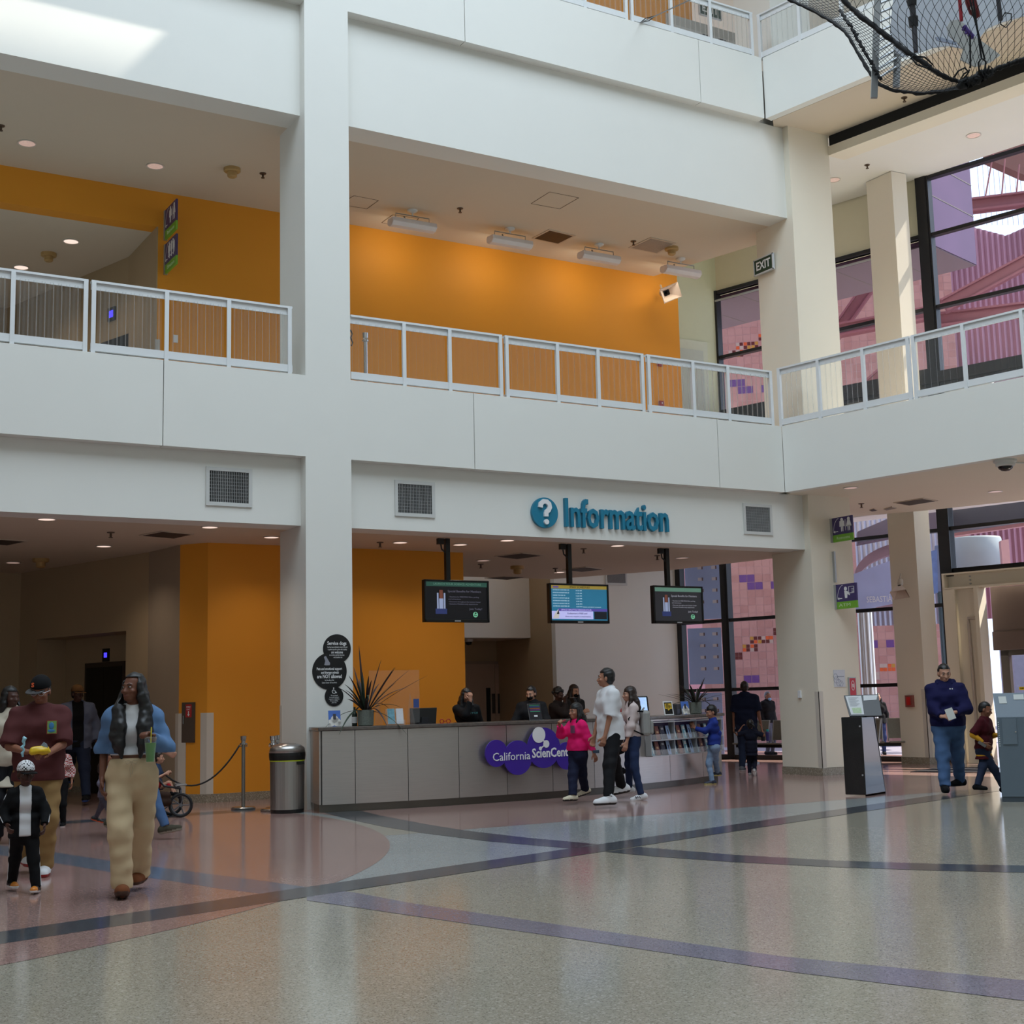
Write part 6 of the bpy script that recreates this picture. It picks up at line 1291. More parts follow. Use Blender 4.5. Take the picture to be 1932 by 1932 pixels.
# ================================================================ people: smooth implicit bodies turned into meshes
def nrm3(v): v = np.array(v, float); return v/max(1e-9, np.linalg.norm(v))
class SDF:
    """smooth union of rounded bones and ellipsoids, with cuts"""
    def __init__(s, k=.03, folds=0.0, seed=0, fs=1.0): s.p = []; s.cut = []; s.k = k; s.folds = folds; s.seed = seed; s.fs = fs
    def cone(s, a, b, r0, r1, flat=False): s.p.append(('c', np.array(a, float), np.array(b, float), r0, r1, flat)); return s
    def path(s, pts, rs, flat=False):
        for i in range(len(pts)-1): s.cone(pts[i], pts[i+1], rs[i], rs[i+1], flat and i == len(pts)-2)
        return s
    def ell(s, c, r, M=None): s.p.append(('e', np.array(c, float), np.array(r, float), None if M is None else np.array(M, float))); return s
    def sub(s, f): s.cut.append(f); return s
    def plane(s, p, n): p = np.array(p, float); n = nrm3(n); s.cut.append(lambda P: (P-p) @ n); return s     # keeps the side the normal points away from
    def box(s):
        lo = np.full(3, 1e9); hi = -lo
        for q in s.p:
            if q[0] == 'c': r = max(q[3], q[4]); lo = np.minimum(lo, np.minimum(q[1], q[2])-r); hi = np.maximum(hi, np.maximum(q[1], q[2])+r)
            else: r = q[2].max(); lo = np.minimum(lo, q[1]-r); hi = np.maximum(hi, q[1]+r)
        return lo-.03, hi+.03
    def __call__(s, P):
        d = None
        for q in s.p:
            if q[0] == 'c':
                a, b = q[1], q[2]; ab = b-a; L2 = ab @ ab
                if L2 < 1e-10: e = np.linalg.norm(P-a, axis=1)-q[3]
                else:
                    t = ((P-a) @ ab)/L2; tc = np.clip(t, 0, 1)
                    if q[5]:
                        tl = np.maximum(t, 0); e = np.linalg.norm(P-a-tl[:, None]*ab, axis=1)-(q[3]+(q[4]-q[3])*np.clip(tl, 0, 1)); e = np.maximum(e, (t-1)*math.sqrt(L2))
                    else: e = np.linalg.norm(P-a-tc[:, None]*ab, axis=1)-(q[3]+(q[4]-q[3])*tc)
            else:
                v = P-q[1]
                if q[3] is not None: v = v @ q[3]
                k0 = np.linalg.norm(v/q[2], axis=1); k1 = np.linalg.norm(v/(q[2]**2), axis=1); e = np.where(k1 > 1e-9, k0*(k0-1)/np.maximum(k1, 1e-9), -q[2].min())
            if d is None: d = e
            else: h = np.maximum(s.k-np.abs(d-e), 0)/s.k; d = np.minimum(d, e)-h*h*s.k*.25
        if s.folds:
            f = s.fs; x, y, z = P[:, 0], P[:, 1], P[:, 2]; o = s.seed
            d = d+s.folds*(np.sin(46*f*z+17*f*x+9*f*y+o)*np.sin(13*f*x-9*f*z+o*2)+.7*np.sin(31*f*x+24*f*y-20*f*z+o*3)*np.sin(19*f*y+11*f*z+o))
        for c in s.cut: d = np.maximum(d, c(P))
        return d
def surface(f, h):
    """surface nets over a sparse sampling of f"""
    lo, hi = f.box(); n = np.ceil((hi-lo)/h).astype(int)+2; n = ((n+3)//4)*4
    cn = n//4; g = np.indices(cn).reshape(3, -1).T
    cd = f(lo+(g*4+2)*h); V = np.repeat(np.repeat(np.repeat(np.where(cd > 0, 1.0, -1.0).reshape(cn), 4, 0), 4, 1), 4, 2)
    act = (np.abs(cd) < 4*h*1.35+.012).reshape(cn)
    A = np.repeat(np.repeat(np.repeat(act, 4, 0), 4, 1), 4, 2); idx = np.argwhere(A); V[A] = f(lo+idx*h)
    S = V < 0
    corners = [(i, j, k) for i in (0, 1) for j in (0, 1) for k in (0, 1)]
    cnt = np.zeros(np.array(S.shape)-1, int)
    sh = lambda a, c: a[c[0]:a.shape[0]-1+c[0], c[1]:a.shape[1]-1+c[1], c[2]:a.shape[2]-1+c[2]]
    for c in corners: cnt += sh(S, c)
    cells = np.argwhere((cnt > 0) & (cnt < 8)); m = len(cells)
    if m == 0: return [], []
    cv = {c: V[cells[:, 0]+c[0], cells[:, 1]+c[1], cells[:, 2]+c[2]] for c in corners}
    acc = np.zeros((m, 3)); num = np.zeros(m)
    for c in corners:
        for ax in range(3):
            if c[ax] == 0:
                e = list(c); e[ax] = 1; e = tuple(e); a, b = cv[c], cv[e]; x = (a < 0) != (b < 0); t = np.where(x, a/np.where(x, a-b, 1), 0)
                pt = np.tile(np.array(c, float), (m, 1)); pt[:, ax] += t; acc += pt*x[:, None]; num += x
    verts = lo+(cells+acc/num[:, None])*h
    ID = -np.ones(np.array(S.shape)-1, int); ID[tuple(cells.T)] = np.arange(m)
    faces = []
    for ax in range(3):
        u, v = (ax+1) % 3, (ax+2) % 3
        s0 = [slice(1, -1)]*3; s0[ax] = slice(0, -1); s1 = list(s0); s1[ax] = slice(1, None)
        a, b = S[tuple(s0)], S[tuple(s1)]
        for flip, M in ((0, a & ~b), (1, ~a & b)):
            e = np.argwhere(M)
            if len(e) == 0: continue
            off = np.ones(3, int); off[ax] = 0; e = e+off
            def at(du, dv): q = e.copy(); q[:, u] -= du; q[:, v] -= dv; q = np.minimum(q, np.array(ID.shape)-1); return ID[tuple(q.T)]
            q = np.stack([at(1, 1), at(0, 1), at(0, 0), at(1, 0)], 1)
            q = q[(q >= 0).all(1)]
            faces.append(q[:, ::-1] if flip else q)
    F_ = np.concatenate(faces)
    return verts, F_
def skinmesh(name, f, h, m, parent, mfun=None):
    v, fc = surface(f, h)
    me = bpy.data.meshes.new(name); me.vertices.add(len(v)); me.vertices.foreach_set('co', np.asarray(v, np.float32).ravel())
    nf = len(fc); me.loops.add(nf*4); me.loops.foreach_set('vertex_index', np.asarray(fc, np.int32).ravel()); me.polygons.add(nf)
    me.polygons.foreach_set('loop_start', np.arange(0, nf*4, 4, dtype=np.int32))
    try: me.polygons.foreach_set('loop_total', np.full(nf, 4, np.int32))
    except Exception: pass
    ms = m if isinstance(m, (list, tuple)) else [m]
    for x in ms: me.materials.append(x)
    if mfun is not None:
        c = np.asarray(v)[np.asarray(fc)].mean(1); me.polygons.foreach_set('material_index', np.asarray(mfun(c), np.int32))
    me.polygons.foreach_set('use_smooth', np.ones(nf, bool)); me.update(calc_edges=True); me.validate()
    o = bpy.data.objects.new(name, me); COL.objects.link(o); o.parent = parent; return o
def ik(a, b, l1, l2, hint):
    a = np.array(a, float); b = np.array(b, float); d = b-a; L = np.linalg.norm(d); L = min(L, (l1+l2)*.999); u = nrm3(d); b2 = a+u*L
    x = (l1*l1-l2*l2+L*L)/(2*L); y = math.sqrt(max(0, l1*l1-x*x)); hnt = np.array(hint, float); hnt = nrm3(hnt-u*(hnt @ u)); return a+u*x+hnt*y, b2
def rotm(yaw, pitch=0, roll=0):
    return np.array(Matrix.Rotation(yaw, 3, 'Z') @ Matrix.Rotation(pitch, 3, 'X') @ Matrix.Rotation(roll, 3, 'Y'))
HAIRB = mat('black_hair', (16, 14, 14), .45, var=.3, scale=30); HAIRBR = mat('brown_hair', (40, 26, 20), .45, var=.3, scale=30); HAIRG = mat('grey_hair', (110, 110, 114), .5, var=.5, scale=20)
EYEW = mat('eye_white', (168, 158, 150), .5); EYED = mat('eye_dark', (20, 14, 12), .2)
class Person:
    def __init__(s, label, px, py, rel, height, skin, h=.011, wd=1.0, hip=1.0, sh=1.0, hs=1.0, feet=None, hands=None, elb=None, head=(0, 0, 0), lean=(0, 0), pel=(0, 0, 0), base=None, curl=(.5, .5), palm=(None, None), handdir=(None, None), seated=None, twist=0, z0=0.0):
        p = np.array(base if base is not None else onZ(px, py), float); s.base = p
        to = -nrm3([p[0], p[1], 0]); rt = np.array([-to[1], to[0], 0]); a = R(rel); f = math.cos(a)*to+math.sin(a)*rt
        if not isinstance(height, (int, float)): height = float(onV(height[0], height[1], p[0], p[1])[2])-z0
        s.t = thing('person', label, 'person', (p[0], p[1], z0), math.atan2(f[1], f[0])-math.pi/2)
        s.to = to; s.fw = f; s.rg = np.array([f[1], -f[0], 0]); s.z0 = z0
        k = s.k = height/1.75; s.height = height
        s.h = h; s.skin = skin; s.wd = wd; s.hs = hs
        hk = (hs-1)*.21      # a bigger head leaves less for the legs
        leg = .90-hk*1.6; S = 1.44-hk; s.S = S
        if feet and feet[0][0] == 'px':
            q = []
            for ft in feet: w_ = (onZ(ft[1], ft[2], z0)-p)/k; q.append((float(w_ @ s.rg), float(w_ @ f)) + tuple(ft[3:]))
            feet = q
        hands = [s.loc(*v[1:]) if (v is not None and v[0] == 'px') else v for v in hands] if hands else None
        feet = feet or [(.10, .0, 0, 8), (-.10, .0, 0, -8)]
        s.feet = feet; pe = np.array([pel[0], pel[1], leg+.03+pel[2]]); s.pe = pe
        s.J = J = {}
        hx = .088*hip
        thigh = .42*leg/.90; shin = .42*leg/.90
        for i, sg in ((0, 1), (1, -1)):
            fx_, fy_, lift, ty = feet[i][:4]
            J['hip%d' % i] = pe+np.array([sg*hx, 0, -.03]); an = np.array([fx_, fy_, .085*leg/.9+lift])
            kn, an = ik(J['hip%d' % i], an, thigh, shin, (math.sin(R(-ty))*.4, 1, 0)) if seated is None else (np.array(seated[i][0]), np.array(seated[i][1]))
            J['knee%d' % i] = kn; J['ank%d' % i] = an
        lx, ly = lean
        up = lambda z: np.array([pe[0]+lx*(z-leg)/.55, pe[1]+ly*(z-leg)/.55, z+pel[2]])
        s.up = up
        J['waist'] = up(leg+.17*(S-leg)/.54); J['chest'] = up(leg+.38*(S-leg)/.54); J['neck'] = up(S+.035); 
        tw = R(twist); sx = .158*sh*wd**.4
        for i, sg in ((0, 1), (1, -1)): J['sh%d' % i] = up(S-.045)+np.array([sg*sx*math.cos(tw), sg*sx*math.sin(tw), 0])
        ua, fa = .285*(S/1.44), .25*(S/1.44)
        hands = hands or [None, None]; elb = elb or [None, None]
        for i, sg in ((0, 1), (1, -1)):
            t_ = hands[i] if hands[i] is not None else (sg*(sx+.06+.03*wd), .03, S-.02-.515*(S/1.44))
            hint = elb[i] if elb[i] is not None else (sg*.5, -1, -.1)
            el, wr = ik(J['sh%d' % i], t_, ua, fa, hint); J['el%d' % i] = el; J['wr%d' % i] = wr
        s.hc = up(S+.035)+np.array([0, .025, .135*hs**.9]); s.HM = rotm(R(head[0]), R(head[1]), R(head[2])); s.curl = curl; s.palm = palm; s.handdir = handdir
        s.t.scale = (k, k, k)
    def loc(s, px, py, off=0.0):      # picture point on the upright plane facing the camera, off metres in front of the person -> person space
        w = onN(px, py, s.base+s.to*off, s.to)-s.base; return np.array([w @ s.rg, w @ s.fw, w[2]-s.z0])/s.k
    def zpx(s, py, px): return float(onV(px, py, s.base[0], s.base[1])[2]-s.z0)/s.k
    def hp(s, x, y, z): return s.hc+s.HM @ (np.array([x, y, z])*s.hs)      # point in head space
    def body(s, bald=False):
        J = s.J; w = s.wd; f = SDF(.035); hs = s.hs; S = s.S; q = S/1.44
        f.cone(J['waist']+[-.06*w, 0, 0], J['waist']+[.06*w, 0, 0], .095*w, .095*w)
        f.cone(J['hip0']*.7+J['hip1']*.3+[0, 0, .04], J['hip1']*.7+J['hip0']*.3+[0, 0, .04], .105*w, .105*w)
        f.cone(J['chest']+[-.075*w, 0, 0], J['chest']+[.075*w, 0, 0], .10*w, .10*w); f.cone(J['sh0']*.72+J['sh1']*.28+[0, 0, -.04], J['sh1']*.72+J['sh0']*.28+[0, 0, -.04], .066*w**.7, .066*w**.7)
        for i in (0, 1): f.cone(J['neck']+[0, -.02, .0], J['sh%d' % i]+[0, -.01, .0], .05, .04)
        for i in (0, 1):
            f.cone(J['hip%d' % i], J['knee%d' % i], .078*w, .052*w**.6); f.cone(J['knee%d' % i], J['ank%d' % i], .050*w**.6, .036)
            f.cone(J['sh%d' % i], J['el%d' % i], .046*w**.7, .036*w**.6); f.cone(J['el%d' % i], J['wr%d' % i], .036*w**.6, .024)
            yw = R(-s.feet[i][3]); d = np.array([math.sin(yw), math.cos(yw), 0]); f.cone(J['ank%d' % i]-[0, 0, .03], J['ank%d' % i]+d*.09-[0, 0, .05], .035, .028)
        nk = J['neck']; f.cone(nk-[0, .0, .03], s.hp(0, -.015, -.075), .052*w**.5, .05*hs**.6)
        # head: skull, face, jaw, nose, brow, lips, ears
        E = lambda c, r: f.ell(s.hp(*c), np.array(r)*hs, s.HM)
        E((0, -.015, .03), (.074, .092, .088)); E((0, .018, -.02), (.062, .072, .088)); E((0, .045, -.085), (.036, .036, .026))
        f.k = .02
        f.cone(s.hp(0, .086, -.0), s.hp(0, .104, -.036), .008*hs, .013*hs); E((0, .092, -.038), (.019, .012, .009))
        E((0, .078, .018), (.05, .014, .010)); E((0, .080, -.064), (.024, .012, .006)); E((0, .078, -.073), (.021, .012, .006))
        for sg in (1, -1): E((sg*.077, -.005, -.012), (.010, .02, .031)); E((sg*.042, .062, -.03), (.022, .02, .016))
        f.k = .014
        for i in (0, 1): s.hand(f, i)
        def socket(P):
            d = np.full(len(P), -1e3)
            for sg in (1, -1): d = np.maximum(d, .015*hs-np.linalg.norm((P-s.hp(sg*.031, .098, .002)), axis=1))
            return d
        f.sub(socket)
        return skinmesh('body', f, s.h/s.k, s.skin, s.t)
    def hand(s, f, i):
        J = s.J; w = J['wr%d' % i]; d = nrm3(s.handdir[i]) if s.handdir[i] is not None else nrm3(w-J['el%d' % i]); sg = 1 if i == 0 else -1
        n = np.array(s.palm[i], float) if s.palm[i] is not None else np.array([-sg, 0, 0.0]); n = nrm3(n-d*(n @ d)); l = np.cross(d, n)
        if l @ np.array([0, 1, .25]) < 0 and s.palm[i] is None: l = -l       # thumb side to the front
        elif s.palm[i] is not None: l = l*sg*-1 if sg < 0 else l
        z = (s.hs**.4)
        for q in (-.026, -.009, .009, .026): f.cone(w+d*.01+l*q*.6*z, w+d*.085*z+l*q*z, .013*z, .0115*z)
        c = s.curl[i]; s_tip = []
        for q, L in ((.030, .074), (.010, .082), (-.010, .076), (-.029, .060)):
            p = w+d*.085*z+l*q*z; a = 0
            for ph, fr in ((0, .45), (1, .32), (2, .23)):
                a += c*(.75 if ph == 0 else .95); dd = d*math.cos(a)+n*math.sin(a); p2 = p+dd*L*fr*z; f.cone(p, p2, .0092*z, .0085*z); p = p2
            s_tip.append(p)
        p = w+d*.03*z+l*.028*z; dd = nrm3(d*.75+l*.75+n*.35*c); p2 = p+dd*.042*z; f.cone(p, p2, .013*z, .0105*z); f.cone(p2, p2+nrm3(d*.9+l*.25+n*.6*c)*.036*z, .0105*z, .009*z)
        s.__dict__['grip%d' % i] = w+d*.085*z+n*.035*z
    def hb(s, x, y, z):
        a = min(1.0, max(0.0, (-z-.06)/.10)); return s.hp(x, y, z)*(1-a)+(s.hc+np.array([x, y, z])*np.array([s.hs**.5, s.hs**.5, s.hs]))*a
    def face(s, iris=True, brow=HAIRB, lips=(150, 84, 78), gaze=0.0):
        o = []
        for sg in (1, -1):
            c = s.hp(sg*.031, .083, .002); a = MB(); M = Matrix(((s.HM[0][0], s.HM[0][1], s.HM[0][2], c[0]), (s.HM[1][0], s.HM[1][1], s.HM[1][2], c[1]), (s.HM[2][0], s.HM[2][1], s.HM[2][2], c[2]), (0, 0, 0, 1)))
            a.at(M); a.use(0).ell((0, -.001, 0), .0135*s.hs, .010*s.hs, .0058*s.hs, 12, 8); a.use(1).ell((gaze, .006*s.hs, 0), .0062*s.hs, .0045*s.hs, .0060*s.hs, 10, 6); a.build('eye', [EYEW, EYED], s.t, smooth=True)
            a = MB(); a.tube([tuple(s.hp(sg*x, y, z)) for x, y, z in ((.013, .094, .021), (.03, .0915, .027), (.048, .080, .022))], [.0028*s.hs, .004*s.hs, .002*s.hs], 6); a.build('eyebrow', brow, s.t)
        a = MB(); a.tube([tuple(s.hp(x, y, z)) for x, y, z in ((-.021, .085, -.068), (0, .0935, -.066), (.021, .085, -.068))], [.002*s.hs, .0055*s.hs, .002*s.hs], 8); a.build('lips', mat('lips_%d_%d_%d' % lips, lips, .4), s.t, smooth=True)
    def top(s, m, hem=None, sleeve=1.0, neck=.0, thick=.018, folds=.0035, name='shirt', loose=1.0, cuff=True, open_=None, vneck=0, mfun=None, seed=1, collar=False):
        """shirt, sweater or jacket; sleeve 0..1 upper arm, 1..2 forearm; open_ = half width of a gap down the front"""
        J = s.J; w = s.wd; t = thick; f = SDF(.05, folds, seed); S = s.S; hemz = hem if hem is not None else s.pe[2]-.06
        s.hemz = hemz
        f.cone(J['waist']+[-.06*w, 0, 0], J['waist']+[.06*w, 0, 0], .10*w*loose+t, .10*w*loose+t)
        hz = (J['hip0']+J['hip1'])/2; f.cone(hz+[-.05*w, 0, .05], hz+[.05*w, 0, .05], .112*w*loose**.5+t, .112*w*loose**.5+t)
        f.cone(J['chest']+[-.075*w, 0.004, 0], J['chest']+[.075*w, .004, 0], .103*w+t, .103*w+t); f.cone(J['sh0']*.72+J['sh1']*.28+[0, 0, -.04], J['sh1']*.72+J['sh0']*.28+[0, 0, -.04], .066*w**.7+t, .066*w**.7+t)
        for i in (0, 1): f.cone(J['neck']+[0, -.02, -.01], J['sh%d' % i]+[0, -.01, .0], .05+t*.5, .042+t*.7)
        if hemz < s.pe[2]-.04:
            hc_ = (J['hip0']+J['hip1'])/2; f.cone([hc_[0]-.055*w, hc_[1], hemz-.01], [hc_[0]+.055*w, hc_[1], hemz-.01], .112*w+t*1.3, .112*w+t*1.3)
        f.cone(J['neck']-[0, 0, .06], J['neck']+[0, .0, neck+.005], .075*w**.5+t*.6, .058*w**.5+t*.5, True)
        for i in (0, 1):
            sh, el, wr = J['sh%d' % i], J['el%d' % i], J['wr%d' % i]
            sl = sleeve[i] if isinstance(sleeve, tuple) else sleeve
            if sl <= 1: e = sh+(el-sh)*sl; f.cone(sh, e, .048*w**.7+t, (.046*w**.6+t*1.5)*loose**.4, True)
            else:
                f.cone(sh, el, .048*w**.7+t, .042*w**.6+t); e = el+(wr-el)*min(1.02, sl-1); f.cone(el, e, .042*w**.6+t, .030+t*.8, True)
        f.plane((0, 0, hemz), (0, 0, -1))
        hc, HMi, hs = s.hc, s.HM, s.hs
        if vneck: f.sub(lambda P: .001+vneck*.5-np.linalg.norm((P-(J['neck']+np.array([0, .06, .01])))*np.array([1.3, 1, .8]), axis=1))
        if open_:
            cx = J['chest'][0]
            f.sub(lambda P: np.where(P[:, 1] > J['chest'][1], np.minimum(open_-np.abs(P[:, 0]-cx), P[:, 1]-J['chest'][1]), -1))
        return skinmesh(name, f, s.h/s.k, m, s.t, mfun)
    def tee_inner(s, m, hem, thick=.006, name='inner_shirt', neck=-.01):
        return s.top(m, hem, .02, neck, thick, .001, name, .97)
    def pants(s, m, to=1.0, thick=.014, top=None, folds=.003, flare=1.0, name='trousers', seed=2, mfun=None):
        J = s.J; w = s.wd; t = thick; f = SDF(.04, folds, seed)
        hz = (J['hip0']+J['hip1'])/2; f.cone(hz+[-.05*w, 0, .05], hz+[.05*w, 0, .05], .110*w+t, .110*w+t); f.cone(hz+[-.06*w, -.012, -.03], hz+[.06*w, -.012, -.03], .100*w+t, .100*w+t)
        f.cone(hz+[-.055*w, 0, .10], hz+[.055*w, 0, .10], .102*w+t, .102*w+t)
        for i in (0, 1):
            hp, kn, an = J['hip%d' % i], J['knee%d' % i], J['ank%d' % i]
            f.cone(hp, kn, .086*w+t, (.058*w**.6+t)*flare**.6)
            e = kn+(an-kn)*min(to, 1.06); f.cone(kn, e, (.056*w**.6+t)*flare**.6, (.042+t)*flare, True)
        z = top if top is not None else max(s.pe[2]+.0, getattr(s, 'hemz', s.pe[2]+.08)+.03)
        f.plane((0, 0, z), (0, 0, 1))
        return skinmesh(name, f, s.h/s.k, m, s.t, mfun)
    def shoes(s, m, sole, high=0.0, L=1.0, toe=None, soleh=.028, bulk=1.0):
        for i in (0, 1):
            an = s.J['ank%d' % i]; yw = R(-s.feet[i][3]); pit = R(s.feet[i][4]) if len(s.feet[i]) > 4 else 0
            d0 = np.array([math.sin(yw), math.cos(yw), 0]); d = d0*math.cos(pit)+np.array([0, 0, math.sin(pit)]); u = nrm3(np.array([0, 0, 1.0])-d*d[2])
            an0 = an-u*.085*s.S/1.44; b = bulk
            f = SDF(.03); P = lambda a, c: an0+d*a*L+u*c
            f.cone(P(-.055, .045), P(.06, .045), .046*b, .044*b); f.cone(P(.06, .035), P(.155, .030), .044*b, .036*b); f.cone(P(-.04, .06), an+u*(.01+high), .042*b, .044*b, True)
            l = np.cross(d, u); f.cone(P(.10, .03)+l*.012, P(.14, .03)+l*.008, .036*b, .032*b)
            f.plane(an0, -u)
            mf = (lambda an0=an0, u=u, d=d: (lambda c: np.where((c-an0) @ u < soleh, 1, np.where((c-an0) @ d > (.10*L if toe else 9), 2, 0))))()
            skinmesh('shoe', f, min(s.h, .009)/s.k, [m, sole, toe or sole], s.t, mf)
    def hair(s, m, kind='short', length=.3, front=True, fringe=0.0, name='hair', seed=3):
        hs = s.hs; f = SDF(.02, .0022, seed, 2.4)
        if kind == 'short':
            f.ell(s.hp(0, -.02, .042), np.array([.083, .10, .094])*hs, s.HM); f.ell(s.hp(0, -.04, .0), np.array([.080, .078, .09])*hs, s.HM)
        elif kind == 'crop':
            f.ell(s.hp(0, -.018, .036), np.array([.0785, .0965, .0905])*hs, s.HM); f.ell(s.hp(0, -.038, -.005), np.array([.0775, .075, .085])*hs, s.HM)
        elif kind == 'curly':
            r_ = random.Random(seed)
            for q in range(40):
                a, b = r_.uniform(0, 6.28), r_.uniform(.1, 1.5); f.ell(s.hp(.08*math.cos(a)*math.sin(b), -.025+.095*math.sin(a)*math.sin(b), .03+.10*math.cos(b)), np.array([.026, .026, .026])*hs)
            f.ell(s.hp(0, -.02, .035), np.array([.08, .097, .092])*hs, s.HM)
        else:
            f.ell(s.hp(0, -.02, .038), np.array([.084, .102, .096])*hs, s.HM); f.ell(s.hp(0, -.045, -.02), np.array([.086, .075, .10])*hs, s.HM)
            for x in (-.06, -.03, 0, .03, .06): f.path([s.hb(x, -.06, -.04), s.hb(x*1.15, -.10, -.12), s.hb(x*1.3, -.12, -.12-length*.6), s.hb(x*1.1, -.115, -.12-length)], [.045*hs, .048*hs, .042, .018])
            if kind == 'longfront':
                for sg in (1, -1):
                    L = length
                    f.path([s.hb(sg*.066, .01, .03), s.hb(sg*.086, .005, -.07), s.hb(sg*.10, .03, -.16), s.hb(sg*.085, .105, -.2-L*.30), s.hb(sg*.088, .125, -.2-L*.70), s.hb(sg*.07, .125, -.2-L)], [.03, .034, .046, .048, .042, .012])
                    f.path([s.hb(sg*.085, -.02, -.05), s.hb(sg*.115, .03, -.18), s.hb(sg*.13, .09, -.2-L*.5), s.hb(sg*.12, .115, -.2-L*.85)], [.035, .042, .042, .012])
            elif kind == 'longside':
                for sg in (1, -1): f.path([s.hb(sg*.066, .0, .03), s.hb(sg*.084, -.005, -.07), s.hb(sg*.09, .01, -.16), s.hb(sg*.085, .03, -.17-length*.4)], [.03, .034, .036, .012])
        hc, HM = s.hc, s.HM
        def facecut(P):
            q = ((P-hc) @ HM)/hs
            top = .062-fringe; side = .066
            d = np.minimum(np.minimum(q[:, 1]-.018, top-q[:, 2]), side-np.abs(q[:, 0]))
            d2 = np.minimum(np.minimum(q[:, 1]-.045, side+.02-np.abs(q[:, 0])), np.minimum(q[:, 2]+.14, top-q[:, 2]))
            return np.maximum(d, d2)*hs if kind in ('short', 'crop', 'curly', 'bob') else np.where(q[:, 2] > -.13, d*hs, -1)
        f.sub(facecut)
        if kind == 'crop':
            f.sub(lambda P: np.maximum(-(((P-hc) @ HM)/hs)[:, 2]-.035-.9*np.maximum(0, -.03-(((P-hc) @ HM)/hs)[:, 1])*1.0, -9)*hs)
        if kind == 'short':
            f.sub(lambda P: (-(((P-hc) @ HM)/hs)[:, 2]-.02-1.2*np.maximum(0, .01-(((P-hc) @ HM)/hs)[:, 1]))*hs)
        return skinmesh(name, f, min(s.h, .009)/s.k, m, s.t)
    def cap(s, m, brim, yaw=0.0, mfun=None, up=.0):
        hs = s.hs; f = SDF(.012); f.ell(s.hp(0, -.012, .05+up), np.array([.088, .108, .094])*hs, s.HM); f.sub(lambda P: (.036+up-(((P-s.hc) @ s.HM)/hs)[:, 2])*hs)
        c = skinmesh('cap', f, .006/s.k, m, s.t, mfun)
        a = MB(); n = 16; vs = []
        cy, sy = math.cos(R(yaw)), math.sin(R(yaw))
        for r_, zz in ((.0, 0), (.008, 0)):
            for i in range(n+1):
                v = math.pi*i/n; x = .082*math.cos(v); y = .06+.115*math.sin(v)**.75; dz = .048+up-.55*abs(x)*abs(x)*6-.03*math.sin(v)
                vs.append(tuple(s.hp(x*cy-y*sy, x*sy+y*cy-.01, dz-r_)))
        vi = [tuple(s.hp((-.082+.164*i/n)*cy-(.06)*sy, (-.082+.164*i/n)*sy+.05*cy, .05+up)) for i in range(n+1)][::-1]
        a.add(vs, [(i, i+1, n+2+i, n+1+i) for i in range(n)]+[tuple(range(n+1)), tuple(range(n+1, 2*n+2))[::-1], (0, n+1, 2*n+1, n)])
        a.build('visor', brim, c); return c
    def W(s, p): return s.t.matrix_basis @ Vector(p)
SK = lambda n, c: mat('skin_'+n, c, .5, var=.04, scale=8, spec=.35)
FAB = lambda n, c, var=.08, rough=.85, sc=14: mat(n, c, rough, var=var, scale=sc, spec=.2)
def decal(P, name, m, cx, cz, w, h, lift=.0, yfront=None):
    """flat print on the chest, bent to the cloth by casting onto it"""
    pass
DEN = FAB('denim_blue', (74, 100, 138), .16, .85, 9); DEND = FAB('denim_dark', (34, 42, 62), .14, .85, 9); DENL = FAB('denim_pale', (128, 150, 178), .3, .85, 12)
BLK = FAB('black_cloth', (15, 15, 17)); BLK2 = FAB('black_cloth_faded', (24, 24, 27)); WHT = FAB('white_cloth', (220, 220, 222), .03); NAVY = FAB('navy_cloth', (20, 24, 44)); TAN = FAB('beige_fleece', (206, 182, 146), .05)
SK1 = SK('brown', (112, 70, 52)); SK2 = SK('deep', (72, 44, 34)); SK3 = SK('olive', (164, 116, 92)); SK4 = SK('light', (188, 140, 116)); SK5 = SK('tan', (138, 90, 68))
def P_tube(P, pts, r, name, m, n=8): a = MB(); a.tube([tuple(p) for p in pts], r, n); return a.build(name, m, P.t, smooth=True)
def glasses(P, m, lens=None, dark=False):
    a = MB()
    for sg in (1, -1):
        a.tube([tuple(P.hp(sg*.033+.024*math.cos(v), .103, .002+.019*math.sin(v))) for v in np.linspace(0, 6.2832, 13)], .0028*P.hs, 5); a.tube([tuple(P.hp(sg*.056, .10, .006)), tuple(P.hp(sg*.080, .05, .008)), tuple(P.hp(sg*.082, -.01, .0))], .0026*P.hs, 5)
    a.tube([tuple(P.hp(-.01, .106, .004)), tuple(P.hp(.01, .106, .004))], .0026*P.hs, 5); o = a.build('glasses', m, P.t)
    if dark:
        b = MB()
        for sg in (1, -1): b.face([tuple(P.hp(sg*.033+.024*math.cos(v), .102, .002+.019*math.sin(v))) for v in np.linspace(0, 5.9, 12)])
        b.build('dark_lens', BLACKP, o)
def mask(P, m, low=0.0):
    f = SDF(.02); f.ell(P.hp(0, .055, -.055-low), np.array([.052, .050, .046])*P.hs, P.HM); f.sub(lambda q: .0-(((q-P.hc) @ P.HM)/P.hs)[:, 1]*1+.02); skinmesh('face_mask', f, .007/P.k, m, P.t)
